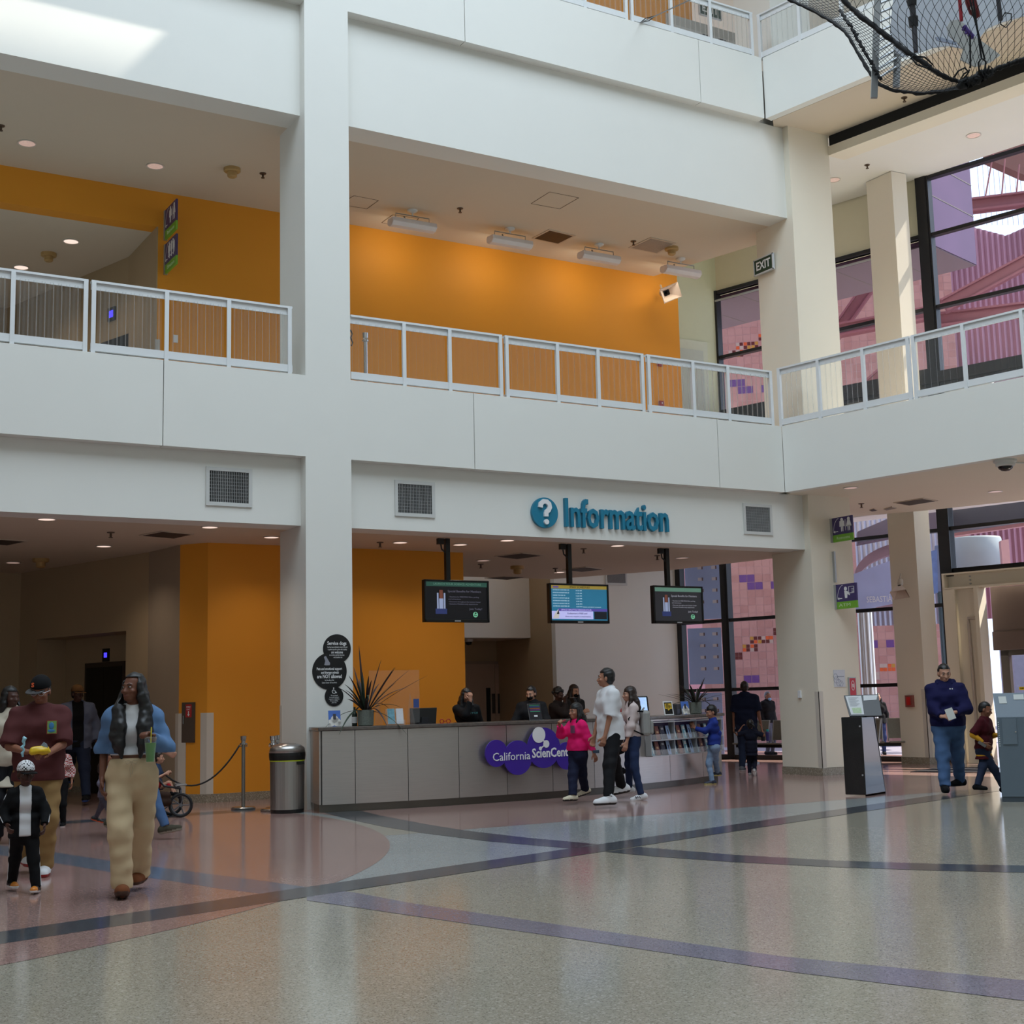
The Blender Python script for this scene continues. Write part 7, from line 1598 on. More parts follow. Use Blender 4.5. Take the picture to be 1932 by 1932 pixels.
def patch(P, px, py, w, h, off, name, m, dz=.004, tilt=0):
    """flat print laid on the chest, turned to the body's front"""
    c = P.loc(px, py, off); a = MB(); n = P.to if tilt is None else P.fw
    xl = P.rg if tilt is not None else np.array([-P.to[1], P.to[0], 0])
    L = lambda v: np.array([v @ P.rg, v @ P.fw, v[2]])
    X_, N_ = L(xl), L(n); k = P.k
    q = [c+X_*sx*w/2/k+np.array([0, 0, sz*h/2/k]) for sx, sz in ((-1, -1), (1, -1), (1, 1), (-1, 1))]
    a.add([tuple(v) for v in q]+[tuple(v-N_*.02/k) for v in q], [(0, 1, 2, 3), (7, 6, 5, 4), (0, 4, 5, 1), (1, 5, 6, 2), (2, 6, 7, 3), (3, 7, 4, 0)])
    return a.build(name, m, P.t)
def wpos(P, px, py, off): return Vector(onN(px, py, P.base+P.to*off, P.to))
def vframe(P, px, py, off):      # upright frame facing the camera at that place: x to picture right, y up, z to the camera
    return wallframe(wpos(P, px, py, off)[:], (-P.to[1], P.to[0], 0))

# --- woman in denim jacket with green drink
P = Person('woman in blue denim jacket and beige sweatpants holding a green drink', 246, 1689, -4, (240, 1266), SK1, h=.0075, hip=1.12, sh=.98, wd=1.02, feet=[('px', 230, 1694, 0, 6, 14), ('px', 263, 1677, 0, -10)], hands=[('px', 193, 1470, .0), ('px', 289, 1394, .27)], elb=[(.3, -1, 0), (-.45, -.8, -.6)], head=(-34, 6, 0), curl=(.5, .75), handdir=(None, (.35, .45, .35)), palm=(None, (.2, .5, -.9)))
P1 = P; P.body(); P.face(lips=(120, 60, 58), gaze=.002); P.hair(HAIRB, 'longfront', .34, fringe=-.02)
P.top(WHT, P.zpx(1424, 240), .05, -.01, .008, .0015, 'crop_top'); P.top(FAB('denim_jacket', (92, 122, 160), .18, .9, 10), P.zpx(1421, 240), 1.97, -.005, .026, .006, 'denim_jacket', 1.06, open_=.085, seed=4)
P.pants(TAN, 1.03, .020, P.zpx(1430, 240), .005, 1.32, seed=5); P.shoes(FAB('tan_suede', (120, 70, 42)), mat('dark_gum', (70, 46, 34), .7), .05, .95, bulk=1.15)
zt = P.zpx(1436, 240); a = MB()
for x0, pts in ((0, [(0, 0), (.035, -.02), (.05, .005), (.02, .01), (0, 0)]), (0, [(0, 0), (-.035, -.02), (-.05, .005), (-.02, .01), (0, 0)]), (0, [(.0, 0), (.012, -.06), (.004, -.12)]), (0, [(0, 0), (-.012, -.06), (-.006, -.10)])): a.tube([(x-.005, P.pe[1]+.150, zt+z) for x, z in pts], .0035, 5)
a.build('drawstring', FAB('cord_beige', (190, 170, 140)), P.t)
P_tube(P, [P.hp(-.082, .0, -.03+.018*math.sin(v)-.018)+np.array([0, .014*math.cos(v), 0]) for v in np.linspace(0, 6.28, 14)], .002, 'earring', CHROME)
c = wpos(P, 283.5, 1437, .36); cup = thing('drink_cup', 'clear cup of green juice with a yellow straw held by the woman in denim', 'cup', c); s_ = .2
a = MB(); a.lathe([(.028, 0), (.041, .135), (.001, .135)], n=24, cap=True); a.build('green_juice', mat('green_juice', (70, 128, 40), .3), cup)
a = MB(); a.lathe([(.029, -.002), (.044, .168), (.046, .17)], n=24, cap=False); a.build('clear_cup', LIP, cup)
a = MB(); a.lathe([(.047, .168), (.047, .176), (.04, .178), (.001, .18)], n=24, cap=False); a.build('lid', LIP, cup)
a = MB(); a.tube([(0, 0, .06), (.006, 0, .25)], .0045, 8); a.build('straw', mat('yellow_straw', (224, 206, 60), .4), cup)

# --- man in maroon tee
P = Person('man in maroon t-shirt and black cap holding a yellow snack bag', 68, 1653, 6, (58, 1274), SK5, h=.0078, wd=1.14, sh=1.12, feet=[('px', 50, 1645, 0, 8), ('px', 84, 1652, 0, -10)], hands=[('px', 50, 1419, .30), ('px', 92, 1421, .30)], elb=[(.6, -.6, -.4), (-.6, -.6, -.4)], head=(-22, -16, 0), curl=(.8, .8), handdir=((-.7, .5, .1), (.7, .5, .1)), palm=((-.2, -.2, -.9), (.2, -.2, -.9)))
P.body(); P.face(lips=(120, 72, 66)); P.hair(HAIRB, 'crop'); P.cap(BLK, mat('grey_under_visor', (60, 58, 58), .7), -18); P.top(FAB('maroon_cotton', (84, 44, 44), .06), P.zpx(1472, 70), .98, .0, .026, .005, 'tee_shirt', 1.12, seed=2)
P.pants(FAB('khaki_twill', (150, 120, 78), .08), 1.04, .022, None, .005, 1.15, seed=8); P.shoes(WHT, mat('red_sole', (150, 34, 34), .5), .02, bulk=1.1); glasses(P, mat('clear_frame', (190, 190, 196), .2))
cp = P.loc(98, 1372, .165*P.k)
pt = patch(P, 98, 1372, .085, .115, .19, 'printed_patch', mat('red_edge_print', (150, 50, 40), .7)); pt2 = patch(P, 98, 1372, .074, .104, .193, 'patch_ground', mat('green_print', (120, 160, 90), .7, var=.3, scale=40)); 
c_ = P.loc(97, 1371, .1945); a = MB(); a.ell(tuple(c_+[0, 0, .008]), .022, .004, .030, 14, 8); a.ell(tuple(c_+[0, 0, -.035]), .03, .003, .014, 12, 6); a.build('patch_figure', mat('blue_print', (60, 124, 176), .7), P.t)
M = P.t.matrix_basis; hc = M @ Vector(P.hp(.03, .085, .075)); a = MB(); write(a.at(wallframe(hc[:], (-P.to[1], P.to[0], 0))), 'S', -.01, 0, .012, .05, bold=.002); o = a.build('cap_letter', mat('orange_thread', (214, 90, 40), .6), P.t, world=True)
q = vframe(P, 74, 1417, .40); t = thing('snack_bag', 'crumpled yellow snack bag held by the man in maroon', 'bag', q.translation[:]); r_ = random.Random(3); f = SDF(.012, .004, 2, 1.6); 
f.cone((-.055, 0, -.005), (.055, 0, .01), .026, .03); f.cone((-.06, 0, .015), (.02, 0, .03), .02, .015); f.cone((.02, .01, -.02), (.08, 0, -.005), .018, .012); b_ = skinmesh('bag_foil', f, .006, mat('yellow_foil', (226, 186, 30), .3, var=.25, scale=25), t); b_.rotation_euler = (0, 0, math.atan2(P.to[0], -P.to[1]) if False else 0)
a = MB().at(q); a.add([(.0, .03, .0), (.075, .005, .0), (.06, .055, .01), (.035, .075, .01), (0, .03, -.006), (.075, .005, -.006), (.06, .055, .004), (.035, .075, .004)], [(0, 1, 2, 3), (7, 6, 5, 4), (0, 4, 5, 1), (1, 5, 6, 2), (2, 6, 7, 3), (3, 7, 4, 0)]); a.build('card_leaflet', mat('printed_card', (150, 170, 190), .5, var=.5, scale=60), t, world=True)
q = vframe(P, 43, 1428, .38); a = MB().at(q); zz = [(0, .0), (-.006, .03), (.008, .055), (-.008, .08), (.008, .10), (.002, .125), (.012, .15), (.0, .165)]
a.tube([(x, y, 0) for x, y in zz], [.008, .014, .009, .018, .010, .016, .02, .008], 6); tag(a.build('candy_strip', mat('blue_white_wrapper', (150, 200, 224), .35, var=.5, scale=40)), 'blue and white twisted candy strip rising from the hand of the man in maroon', 'candy')

# --- small child in black track suit
P = Person('small child in black track jacket and white patterned cap', 43, 1684, 4, (37, 1437), SK2, h=.0075, hs=1.34, wd=1.05, feet=[('px', 22, 1680, 0, 14), ('px', 68, 1686, 0, -16, 8)], hands=[('px', 13, 1556, .10), ('px', 84, 1556, .10)], elb=[(.5, -.8, 0), (-.5, -.8, 0)], head=(6, -2, 0))
P.body(); P.face(lips=(110, 60, 56)); P.hair(HAIRB, 'crop')
P.cap([WHT, BLK], BLK, 12, lambda c: (np.sin(c[:, 0]*150)*np.sin(c[:, 2]*170+c[:, 1]*60)+.5*np.sin(c[:, 1]*210+c[:, 0]*80) > .55).astype(int))
P.tee_inner(WHT, P.zpx(1577, 40), .012, 'white_tee'); P.top(BLK, P.zpx(1580, 40), 1.95, .0, .026, .004, 'track_jacket', 1.08, open_=.075, seed=3); P.pants(BLK, 1.03, .016, None, .003, 1.1)
P.shoes(mat('black_leather', (22, 20, 20), .4), SIGNW, .015, 1.0, mat('orange_leather', (206, 124, 36), .45), .03, 1.15)
for i, sg in ((0, 1), (1, -1)):
    for o_ in (-.022, 0, .022):
        a = MB(); d_ = P.J['ank%d' % i]-P.J['knee%d' % i]
        a.tube([tuple(P.J['hip%d' % i]+[sg*.098, o_, -.06]), tuple(P.J['knee%d' % i]+[sg*.077, o_, 0]), tuple(P.J['ank%d' % i]+[sg*.062, o_, .02])], .005, 5); a.build('white_stripe', WHT, P.t)
    a = MB()
    for o_ in (-.018, .0, .018): a.tube([tuple(P.J['sh%d' % i]+[sg*.066, o_, .03]), tuple(P.J['el%d' % i]+[sg*.066, o_, .0]), tuple(P.J['wr%d' % i]+[sg*.052, o_, .03])], .0045, 5)
    a.build('sleeve_stripe', WHT, P.t)

# --- people behind them on the lobby side
P = Person('person in cream jacket with dreadlocks half hidden behind the man in maroon', 14, 1592, -12, (24, 1292), SK2, h=.0095, feet=None, head=(50, 0, 0))
P.body(); P.hair(HAIRB, 'longside', .12); P.top(FAB('cream_canvas', (196, 186, 168)), .62, 1.95, .01, .03, .005, 'jacket', 1.1); P.pants(BLK2)
P = Person('man in tan cap and open grey blue shirt over black standing by the lift', 142, 1517, 8, (151, 1291), SK2, h=.0098, wd=1.15, sh=1.1, feet=[('px', 127, 1510, 0, 8), ('px', 163, 1519, 0, -14)], head=(18, 0, 0))
P.body(); P.face(lips=(86, 50, 46)); P.hair(HAIRB, 'crop'); P.cap(FAB('tan_cap', (112, 78, 46)), FAB('tan_cap', (112, 78, 46)), 5); P.tee_inner(BLK, P.zpx(1410, 140), .016, 'black_tee'); P.top(FAB('grey_blue_shirt', (92, 98, 118)), P.zpx(1414, 140), 1.95, .01, .03, .005, 'open_shirt', 1.08, open_=.08); P.pants(DEND, 1.02, .02); P.shoes(BLK, mat('blue_sole', (40, 70, 130), .5), bulk=1.1)
P = Person('child in red and white plaid shirt between the man in maroon and the capped man', 109, 1560, 0, (113, 1392), SK5, h=.0095, hs=1.25)
PLD = mat('plaid_red', (150, 40, 40), .85); nt = PLD.node_tree; w1 = nt.nodes.new('ShaderNodeTexChecker'); w1.inputs['Scale'].default_value = 34; w1.inputs[1].default_value = lin((150, 44, 42)); w1.inputs[2].default_value = lin((206, 190, 186)); tc_ = nt.nodes.new('ShaderNodeTexCoord'); nt.links.new(tc_.outputs['Object'], w1.inputs[0]); nt.links.new(w1.outputs[0], nt.nodes['Principled BSDF'].inputs['Base Color'])
P.body(); P.hair(HAIRB, 'short'); P.top(PLD, P.zpx(1468, 110), 1.9, .0, .024); P.pants(BLK); P.shoes(BLK, SIGNW)
P = Person('child walking behind the denim jacket woman in grey leggings and bright trainers', 196, 1577, 84, (212, 1418), SK5, h=.0095, hs=1.2, feet=[('px', 217, 1577, 0, 0), ('px', 173, 1571, .03, 0, -18)], hands=[None, None])
P.body(); P.hair(HAIRBR, 'long', .12); P.top(FAB('grey_lilac_top', (110, 104, 120)), None, 1.9); P.pants(FAB('grey_leggings', (84, 84, 98), .3, .8, 30), 1.0, .004); P.shoes(mat('dark_trainer', (34, 34, 36), .5), mat('orange_green_sole', (220, 90, 40), .5))
P = Person('grey haired woman in sunglasses and jeans pushing the stroller', 262, 1582, 80, (284, 1306), SK4, h=.0095, feet=[('px', 317, 1584, 0, 0, 10), ('px', 206, 1579, .02, 0, -14)], hands=[('px', 312, 1418, .12), ('px', 312, 1416, -.12)], head=(0, -4, 0))
P.body(); P.face(); P.hair(HAIRG, 'short'); glasses(P, BLACKP, dark=True); P.top(FAB('teal_print', (34, 52, 62), .5, .85, 20), None, 1.3, .0, .02); P.pants(DEN, 1.0, .012); P.shoes(FAB('olive_shoe', (70, 66, 54)), mat('pale_sole', (150, 144, 130), .6))
# stroller
B0 = onZ(327, 1543); STP = P
t = thing('stroller', 'red and black three wheeled stroller with a bag hung below', 'stroller', B0); sr = P.rg; sf = P.fw
SM_ = Matrix(((sf[0], P.to[0]*-1, 0, B0[0]), (sf[1], P.to[1]*-1, 0, B0[1]), (0, 0, 1, 0), (0, 0, 0, 1)))     # x forward, y away from the camera
TY = mat('black_tyre', (20, 20, 22), .7); RM = mat('grey_rim', (110, 112, 116), .4, metal=.4)
for x, y, r in ((.09, .0, .155), (-.02, .38, .15), (-.50, .02, .16), (-.50, .42, .16)):
    a = MB().at(SM_); a.tube([(x+r*.88*math.cos(v), y, r+r*.88*math.sin(v)) for v in np.linspace(0, 6.2832, 25)], r*.12, 8, cap=False); wl = a.build('wheel', TY, t, world=True, smooth=True)
    a = MB().at(SM_); a.tube([(x+r*.76*math.cos(v), y, r+r*.76*math.sin(v)) for v in np.linspace(0, 6.2832, 25)], r*.04, 6, cap=False)
    for k_ in range(5): v = k_*6.2832/5; a.tube([(x, y, r), (x+r*.76*math.cos(v), y, r+r*.76*math.sin(v))], r*.05, 6)
    a.tube([(x, y-.03, r), (x, y+.03, r)], r*.14, 10); a.build('spokes', RM, wl, world=True)
FRM = mat('stroller_frame', (60, 60, 64), .35, metal=.6)
for y in (.02, .38):
    a = MB().at(SM_); a.tube([(-.42, y, 1.0), (-.30, y, .62), (-.12, y, .40), (.09, y, .36)], .014, 8); a.tube([(-.50, y, .16), (-.34, y, .42), (-.28, y, .60)], .013, 8); a.tube([(.09, y*.9+.01, .36), (.09, y, .155)], .014, 8); a.build('frame_tube', FRM, t, world=True, smooth=True)
a = MB().at(SM_); a.tube([(-.42, .02, 1.0), (-.42, .38, 1.0)], .018, 10); a.build('handlebar', BLACKP, t, world=True)
a = MB().at(SM_); a.tube([(.03, -.01, .40), (.16, .18, .40), (.03, .40, .40)], .013, 8); a.build('footrest_bar', ALU, t, world=True)
f = SDF(.03); f.cone((-.20, .06, .42), (-.20, .34, .42), .05, .05); f.cone((-.36, .08, .70), (-.36, .32, .70), .05, .05); f.cone((-.28, .08, .54), (-.28, .32, .54), .05, .05); f.cone((-.06, .08, .40), (-.06, .32, .40), .03, .03); o = skinmesh('seat', f, .012, FAB('red_canvas', (150, 26, 34)), t); o.matrix_parent_inverse = mw(t).inverted() @ SM_
f = SDF(.03); f.cone((-.40, .06, .82), (-.40, .34, .82), .05, .05); f.cone((-.33, .06, .96), (-.33, .34, .96), .06, .06); f.cone((-.22, .06, .92), (-.22, .34, .92), .03, .03); o = skinmesh('canopy', f, .012, FAB('black_red_canvas', (60, 18, 24), .5), t); o.matrix_parent_inverse = mw(t).inverted() @ SM_
f = SDF(.03, .004); f.cone((-.30, .0, .22), (-.08, .0, .20), .07, .06); f.cone((-.30, .0, .30), (-.08, .0, .28), .05, .05); o = skinmesh('hung_bag', f, .010, FAB('brown_leather', (52, 36, 28)), t); o.matrix_parent_inverse = mw(t).inverted() @ SM_
q = (SM_ @ Vector((-.20, .19, 0)))
P = Person('toddler with bare legs sitting in the stroller', 0, 0, 80, .86, SK4, h=.009, hs=1.36, base=(q.x, q.y, 0), z0=.18, pel=(0, 0, -.42), seated=[((.10, .30, .52), (.10, .42, .26)), ((-.10, .30, .50), (-.10, .44, .24))], feet=[(.1, .42, .1, 0), (-.1, .44, .1, 0)], hands=[(.14, .22, .75), (-.14, .24, .75)])
P.body(); P.face(); P.hair(HAIRBR, 'short'); P.top(FAB('navy_print', (40, 60, 90), .4), None, .8); P.shoes(BLK, BLK)

# --- staff behind the counter
def at(px, Yv): p = onY(px, 1340, Yv); return (p[0], p[1], 0)
P = Person('staff woman in black sweatshirt behind the counter with one hand at her face', 0, 0, 14, (878, 1297), SK3, h=.0095, base=at(880, 18.0), hands=[('px', 888, 1322, .20), None], elb=[(.3, .4, -1), None], head=(16, -8, 0), curl=(.6, .4), handdir=((.0, -.1, 1), None), palm=((0, -1, .1), None))
P.body(); P.face(); P.hair(HAIRB, 'longside', .22); P.top(BLK, None, 1.9, .02, .024); P.pants(BLK); P.shoes(BLK, BLK)
q = vframe(P, 893, 1345, .145); a = MB().at(q)
write(a, 'CYCS', 0, 0, 0, .035, width=.13); a.build('chest_lettering', mat('multi_print', (70, 150, 150), .6, var=.6, scale=60), P.t, world=True)
patch(P, 880.5, 1351, .06, .06, .15, 'name_badge', SIGNW); P_tube(P, [P.loc(886, 1323, .17)+[0, 0, -.02]+np.array([.03*math.cos(v), .03*math.sin(v), 0]) for v in np.linspace(0, 6.28, 12)], .006, 'bracelet', mat('pink_band', (220, 130, 130), .5))
P = Person('staff man in black sweater and black mask behind the counter', 0, 0, -10, (1006, 1293), SK4, h=.0095, base=at(1003, 18.1), wd=1.1, sh=1.1, head=(-16, -10, 0), hands=[(.26, .30, 1.0), (-.26, .30, 1.0)])
P.body(); P.face(); P.hair(HAIRB, 'short'); mask(P, BLK); P.top(BLK2, None, 1.95, .02, .026); P.pants(BLK); P.shoes(BLK, BLK)
P = Person('curly haired person in dark top on the phone behind the counter', 0, 0, 55, (1059, 1297), SK2, h=.0095, base=at(1053, 19.0), hands=[('px', 1067, 1326, .12), (-.2, .3, 1.0)], elb=[(.6, .3, -1), None], head=(0, -10, 0), handdir=((0, .0, 1), None), palm=((-1, 0, 0), None), curl=(.8, .5))
P.body(); P.hair(HAIRB, 'curly'); P.top(FAB('dark_brown_knit', (34, 26, 24)), None, 1.9, .02, .026); P.pants(BLK); P.shoes(BLK, BLK)
q = vframe(P, 1068, 1318, .13); t = thing('phone', 'black phone held to the ear of the curly haired person', 'phone', q.translation[:]); a = MB().at(q); a.box(-.006, -.07, -.035, .006, .07, .035); a.build('case', BLACKP, t, world=True, bevel=.004)
P = Person('woman with long brown hair and black mask behind the curly haired person', 0, 0, 40, (1082, 1290), SK4, h=.0095, base=at(1083, 19.5), hands=[(.05, .26, 1.22), None], head=(0, -8, 0))
P.body(); P.face(); P.hair(HAIRBR, 'longside', .28); mask(P, BLK); P.top(FAB('charcoal_coat', (40, 38, 38)), None, 1.9, .02, .026); P.pants(BLK); P.shoes(BLK, BLK)

# --- the family walking past the counter
P = Person('girl in bright pink sweatshirt and navy trousers with cream boots', 1093, 1516, -58, (1079, 1325), SK3, h=.0085, hs=1.2, wd=1.1, feet=[('px', 1080, 1519, 0, 0), ('px', 1106, 1512, .02, 0, -14)], hands=[('px', 1056, 1368, .10), ('px', 1121, 1422, .14)], elb=[(.6, .0, -1), (-.5, -1, 0)], head=(8, 0, 0), curl=(.9, .5))
P.body(); P.face(); P.hair(HAIRB, 'longside', .13, fringe=.03); P.top(FAB('pink_fleece', (226, 30, 108), .06), P.zpx(1416, 1090), 1.92, .0, .03, .005, 'sweatshirt', 1.15); P.pants(FAB('navy_cotton', (28, 32, 54)), 1.0, .02, None, .004, 1.15); P.shoes(FAB('cream_leather', (212, 202, 178)), BLACKP, .05, bulk=1.15)
patch(P, 1079, 1376, .075, .10, .16, 'chest_print', mat('grey_print', (110, 70, 96), .7, var=.5, scale=50))
q0, q1 = wpos(P, 1050, 1369, .16), wpos(P, 1067, 1358, .16); a = MB(); a.tube([tuple(q0), tuple(q1)], .008, 8); tag(a.build('candy_stick', mat('red_candy', (190, 30, 60), .3)), 'red candy stick held to the mouth of the girl in pink', 'candy')
P = Person('man in white t-shirt and black trousers looking towards the counter', 1157, 1520, -68, (1132, 1259), SK3, h=.0085, wd=1.12, sh=1.08, feet=[('px', 1178, 1513, .0, 0, -8), ('px', 1148, 1525, 0, 0)], hands=[('px', 1120, 1394, -.10), ('px', 1137, 1410, .22)], elb=[(.3, -1, 0), (-.5, -1, 0)], head=(-22, 4, 0), lean=(0, .02), curl=(.5, .7))
P.body(); P.face(); P.hair(HAIRB, 'short'); P.top(WHT, P.zpx(1396, 1145), .95, .0, .024, .003, 'tee_shirt', 1.1); P.pants(BLK2, 1.0, .018, None, .004, 1.05); P.shoes(WHT, mat('black_red_sole', (30, 24, 24), .5), .03, 1.05, bulk=1.2)
patch(P, 1169, 1336, .03, .10, -.02, 'red_back_print', mat('red_letter', (190, 40, 44), .6))
q = vframe(P, 1124, 1418, .23); t = thing('phone', 'dark blue phone in the lowered hand of the man in the white t-shirt', 'phone', q.translation[:]); a = MB().at(q); a.box(-.035, -.02, -.006, .045, .02, .006); a.build('case', mat('phone_blue', (40, 54, 72), .3), t, world=True, bevel=.004)
P = Person('woman in pale long sleeved top and jeans wearing a grey backpack', 1197, 1508, -76, (1181, 1293), SK4, h=.0085, feet=[('px', 1187, 1504, 0, 0), ('px', 1210, 1510, 0, 0, -8)], hands=[None, ('px', 1182, 1402, .20)], elb=[None, (-.4, -1, -.2)], head=(4, 0, 0))
P.body(); P.face(); P.hair(HAIRBR, 'longside', .16, fringe=.03); P.top(FAB('pale_pink_knit', (206, 190, 186), .05), P.zpx(1390, 1190), 1.9, .03, .016, .004, 'long_sleeved_top', 1.02); P.pants(FAB('denim_indigo', (36, 48, 78), .15, .85, 9), 1.0, .008); P.shoes(WHT, SIGNW, .0, bulk=1.0)
a = MB(); f = SDF(.012); wz = P.zpx(1391, 1190); a.lathe([(.132, -.02), (.132, .02)], (P.up(wz)[0], P.up(wz)[1], wz), 28, cap=False, sx=1.0, sy=.86); a.build('belt', WHT, P.t)
for x in (-.03, 0, .03):
    a = MB(); an = P.J['ank1']; a.tube([tuple(an+[-.045, .05+x, -.05]), tuple(an+[-.047, .075+x, -.02])], .006, 5); a.build('shoe_stripe', BLK, P.t)
bb_ = P.loc(1216, 1362, .03); bm = P.t.matrix_basis @ Vector(bb_); t = thing('backpack', 'small grey leather backpack on the woman in the pale top', 'backpack', bm); t.rotation_euler = P.t.rotation_euler
BP = mat('grey_leather', (150, 150, 146), .45, var=.06)
a = MB(); a.box(-.13, -.06, -.19, .13, .06, .16); a.build('body', BP, t, bevel=.045)
a = MB(); a.box(-.10, -.105, -.17, .10, -.05, .02); a.build('pocket', BP, t, bevel=.025)
a = MB(); a.box(-.12, -.066, .03, .12, -.058, .04); a.build('zip_line', mat('zip_grey', (90, 90, 88), .4), t)
a = MB(); a.tube([(-.03, .03, .15), (-.02, .0, .19), (.02, .0, .19), (.03, .03, .15)], .008, 6); a.build('handle', BP, t)
for sx in (-.1, .1): a = MB(); a.tube([(sx, .03, .14), (sx*1.1, .14, .15), (sx*1.1, .25, .05), (sx, .20, -.1), (sx, .05, -.17)], .010, 6); a.build('strap', BLK, t, smooth=True)
tq = vframe(P, 1168, 1432, -.08); t = thing('tote_bag', 'black cloth bag hanging between the man in white and the backpack woman', 'bag', tq.translation[:])
f = SDF(.03, .004); f.cone((-.03, 0, -.16), (.05, 0, -.16), .06, .05); f.cone((-.03, 0, .10), (.05, 0, .12), .05, .05); skinmesh('bag_body', f, .010, BLK, t)
a = MB(); a.tube([(-.03, 0, .14), (-.01, 0, .45), (.05, 0, .14)], .010, 6); a.build('strap', BLK, t, smooth=True)
P = Person('boy in blue sweater and pale jeans reaching for the leaflet rack', 1350, 1480, -74, (1338, 1330), SK3, h=.0085, hs=1.22, feet=[('px', 1344, 1480, 0, 0), ('px', 1355, 1477, 0, 0)], hands=[('px', 1356, 1402, -.05), ('px', 1311, 1374, .05)], elb=[(.4, -1, 0), (-.3, -.2, -1)], head=(6, -14, 0), handdir=(None, (.0, .6, .9)))
P.body(); P.face(); P.hair(HAIRB, 'short', fringe=.02); P.top(FAB('royal_blue_knit', (34, 52, 128), .05), P.zpx(1406, 1345), 1.93, .0, .022, .004, 'sweater'); P.pants(DENL, 1.0, .012, None, .005); P.shoes(mat('navy_trainer', (30, 36, 56), .5), mat('yellow_white_sole', (210, 200, 130), .5), bulk=1.05)
# --- further back
P = Person('man in navy polo shirt seen from behind near the glass', 1412, 1455, 174, (1407, 1283), SK5, h=.010, wd=1.15, sh=1.12, hands=[('px', 1440, 1385, .06), ('px', 1384, 1385, .0)], feet=[(.11, .05, 0, 6), (-.11, -.05, 0, -6)])
P.body(); P.hair(HAIRBR, 'crop'); P.top(NAVY, P.zpx(1380, 1410), .9, .02, .026, .004, 'polo_shirt', 1.12); P.pants(DEND, 1.0, .018); P.shoes(FAB('grey_shoe', (96, 96, 100)), SIGNW)
for px_, c_, lab in ((1440, (24, 26, 34), 'dark bottle with a white label in the hand of the man in navy polo'), (1449, (66, 58, 120), 'purple bottle with a teal cap in the hand of the man in navy polo')):
    q = wpos(P, px_, 1398, .08); t = thing('water_bottle', lab, 'bottle', q); a = MB(); a.lathe([(.034, 0), (.036, .01), (.036, .15), (.024, .17)], n=18); a.build('flask', mat('flask_%d' % px_, c_, .3), t); a = MB(); a.lathe([(.027, .17), (.027, .205), (.02, .21)], n=16); a.build('cap', mat('teal_cap', (50, 160, 160), .4) if px_ > 1445 else BLACKP, t)
P = Person('small girl in dark clothes with a ponytail walking before the man in navy polo', 1420, 1464, 176, (1418, 1357), SK5, h=.010, hs=1.3, hands=[('px', 1437, 1374, .0), ('px', 1398, 1374, .0)], elb=[(1, 0, -.6), (-1, 0, -.6)], feet=[(.07, -.12, .10, 0, -50), (-.09, .10, 0, 0)])
P.body(); P.hair(HAIRB, 'short'); P_tube(P, [P.hp(.0, -.10, .02), P.hp(.05, -.15, .02), P.hp(.10, -.16, -.03), P.hp(.12, -.15, -.08)], [.03, .035, .03, .01], 'ponytail', HAIRB); P.top(FAB('midnight_knit', (18, 20, 34)), .62, .9, .0, .026); P.pants(FAB('midnight_knit2', (20, 22, 38)), 1.0, .016); P.shoes(FAB('pale_grey_shoe', (130, 128, 128)), SIGNW)
P = Person('man in black vest outside the glass with a blue mask under his chin', 1453, 1424, 48, (1451, 1303), SK3, h=.011, wd=1.2)
P.body(); P.face(); P.hair(HAIRG, 'crop'); mask(P, mat('blue_mask', (130, 180, 220), .7), .035); P.top(BLK, None, 1.9, .02, .03); P.pants(FAB('grey_trousers', (92, 94, 108))); P.shoes(BLK, BLK)
P = Person('woman in black sweater standing outside the glass between the columns', 1662, 1424, 18, (1655, 1306), SK4, h=.011, head=(10, 14, 0))
P.body(); P.face(); P.hair(HAIRB, 'longside', .2); P.top(BLK, None, 1.95, .02, .026); P.pants(FAB('navy_denim', (40, 52, 92))); P.shoes(BLK, BLK)
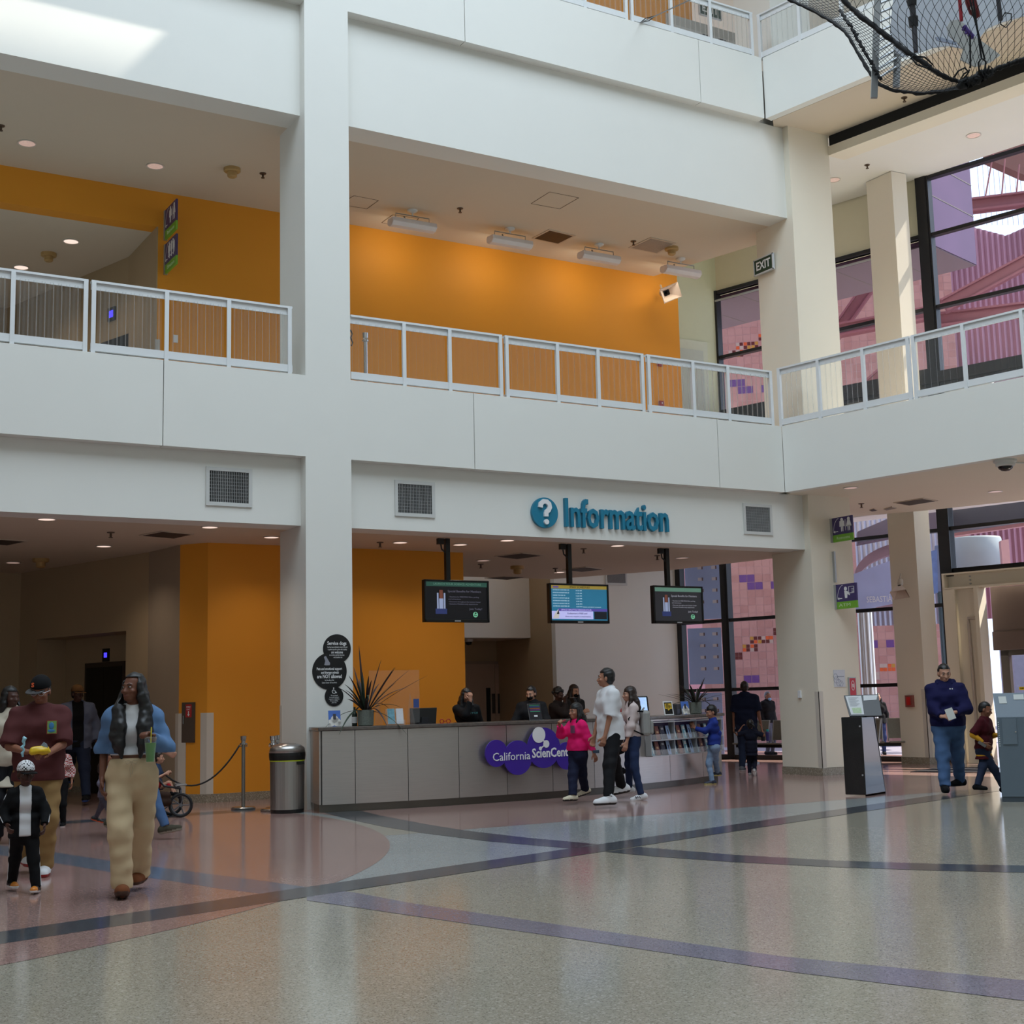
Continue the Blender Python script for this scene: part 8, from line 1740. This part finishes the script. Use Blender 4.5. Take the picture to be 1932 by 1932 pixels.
# --- at the entrance
P = Person('man in navy hooded sweatshirt and jeans holding a white paper', 1797, 1496, -8, (1784, 1250), SK4, h=.0085, wd=1.2, sh=1.1, hs=1.04, feet=[('px', 1784, 1499, 0, 12), ('px', 1813, 1492, 0, -30)], hands=[('px', 1776, 1352, .30), ('px', 1803, 1344, .30)], elb=[(.6, -.7, -.3), (-.6, -.7, -.3)], head=(22, -12, 0), curl=(.7, .9), handdir=((-.8, .4, .0), (.8, .4, .1)), palm=((0, -.5, -.8), (0, -.5, -.8)))
P.body(); P.face(); P.hair(HAIRB, 'crop'); P.top(FAB('navy_fleece', (24, 24, 66), .06), P.zpx(1370, 1795), 1.95, .03, .03, .006, 'hooded_sweatshirt', 1.12); P.pants(DEN, 1.02, .022, None, .006, 1.12, seed=6); P.shoes(BLK, BLK, .0, bulk=1.15)
f = SDF(.03, .002); nk = P.J['neck']; f.path([nk+[.09, .04, .0], nk+[.10, -.03, .02], nk+[.05, -.10, .02], nk+[-.05, -.10, .02], nk+[-.10, -.03, .02], nk+[-.09, .04, .0]], [.022, .034, .042, .042, .034, .022]); skinmesh('hood', f, .009/P.k, _mats['navy_fleece'], P.t)
a = MB(); q = vframe(P, 1794.5, 1299.5, .20)
for sx in (-.014, .014): disc(a.at(q), sx, 0, .009, 0, .003, 10)
a.build('chest_mark', SIGNW, P.t, world=True)
q = vframe(P, 1793, 1347, .40) @ Matrix.Rotation(R(18), 4, 'Z'); a = MB().at(q); a.box(-.05, -.075, 0, .05, .075, .003); tag(a.build('paper_sheet', mat('white_paper', (220, 222, 216), .6, var=.02)), 'folded white paper in the hands of the man in navy sweatshirt', 'paper')
P = Person('boy in maroon t-shirt over yellow sleeves walking by the grey cabinet', 1862, 1500, 66, (1849, 1323), SK5, h=.0085, hs=1.18, feet=[('px', 1896, 1500, .04, 0, 16), ('px', 1842, 1503, 0, 0)], hands=[('px', 1856, 1402, .16), ('px', 1886, 1386, .0)], elb=[(.5, -1, 0), (-.5, -1, 0)], head=(8, -14, 0), lean=(0, .06))
P.body(); P.face(); P.hair(HAIRB, 'crop'); P.top(FAB('mustard_knit', (206, 148, 40)), P.zpx(1430, 1860)+.03, 1.92, .0, .012, .003, 'yellow_undershirt', .98); P.top(FAB('maroon_jersey', (70, 18, 26)), P.zpx(1432, 1860), 1.0, .0, .024, .005, 'tee_shirt', 1.12); P.pants(DEND, 1.02, .018); P.shoes(BLK, BLK)
q = vframe(P, 1853, 1404, .18); t = thing('phone', 'black and silver phone in the hand of the boy in maroon', 'phone', q.translation[:]); a = MB().at(q @ Matrix.Rotation(R(-35), 4, 'Z')); a.box(-.055, -.02, -.006, .055, .02, .006); a.build('case', mat('silver_phone', (120, 116, 114), .3, metal=.5), t, world=True, bevel=.004)
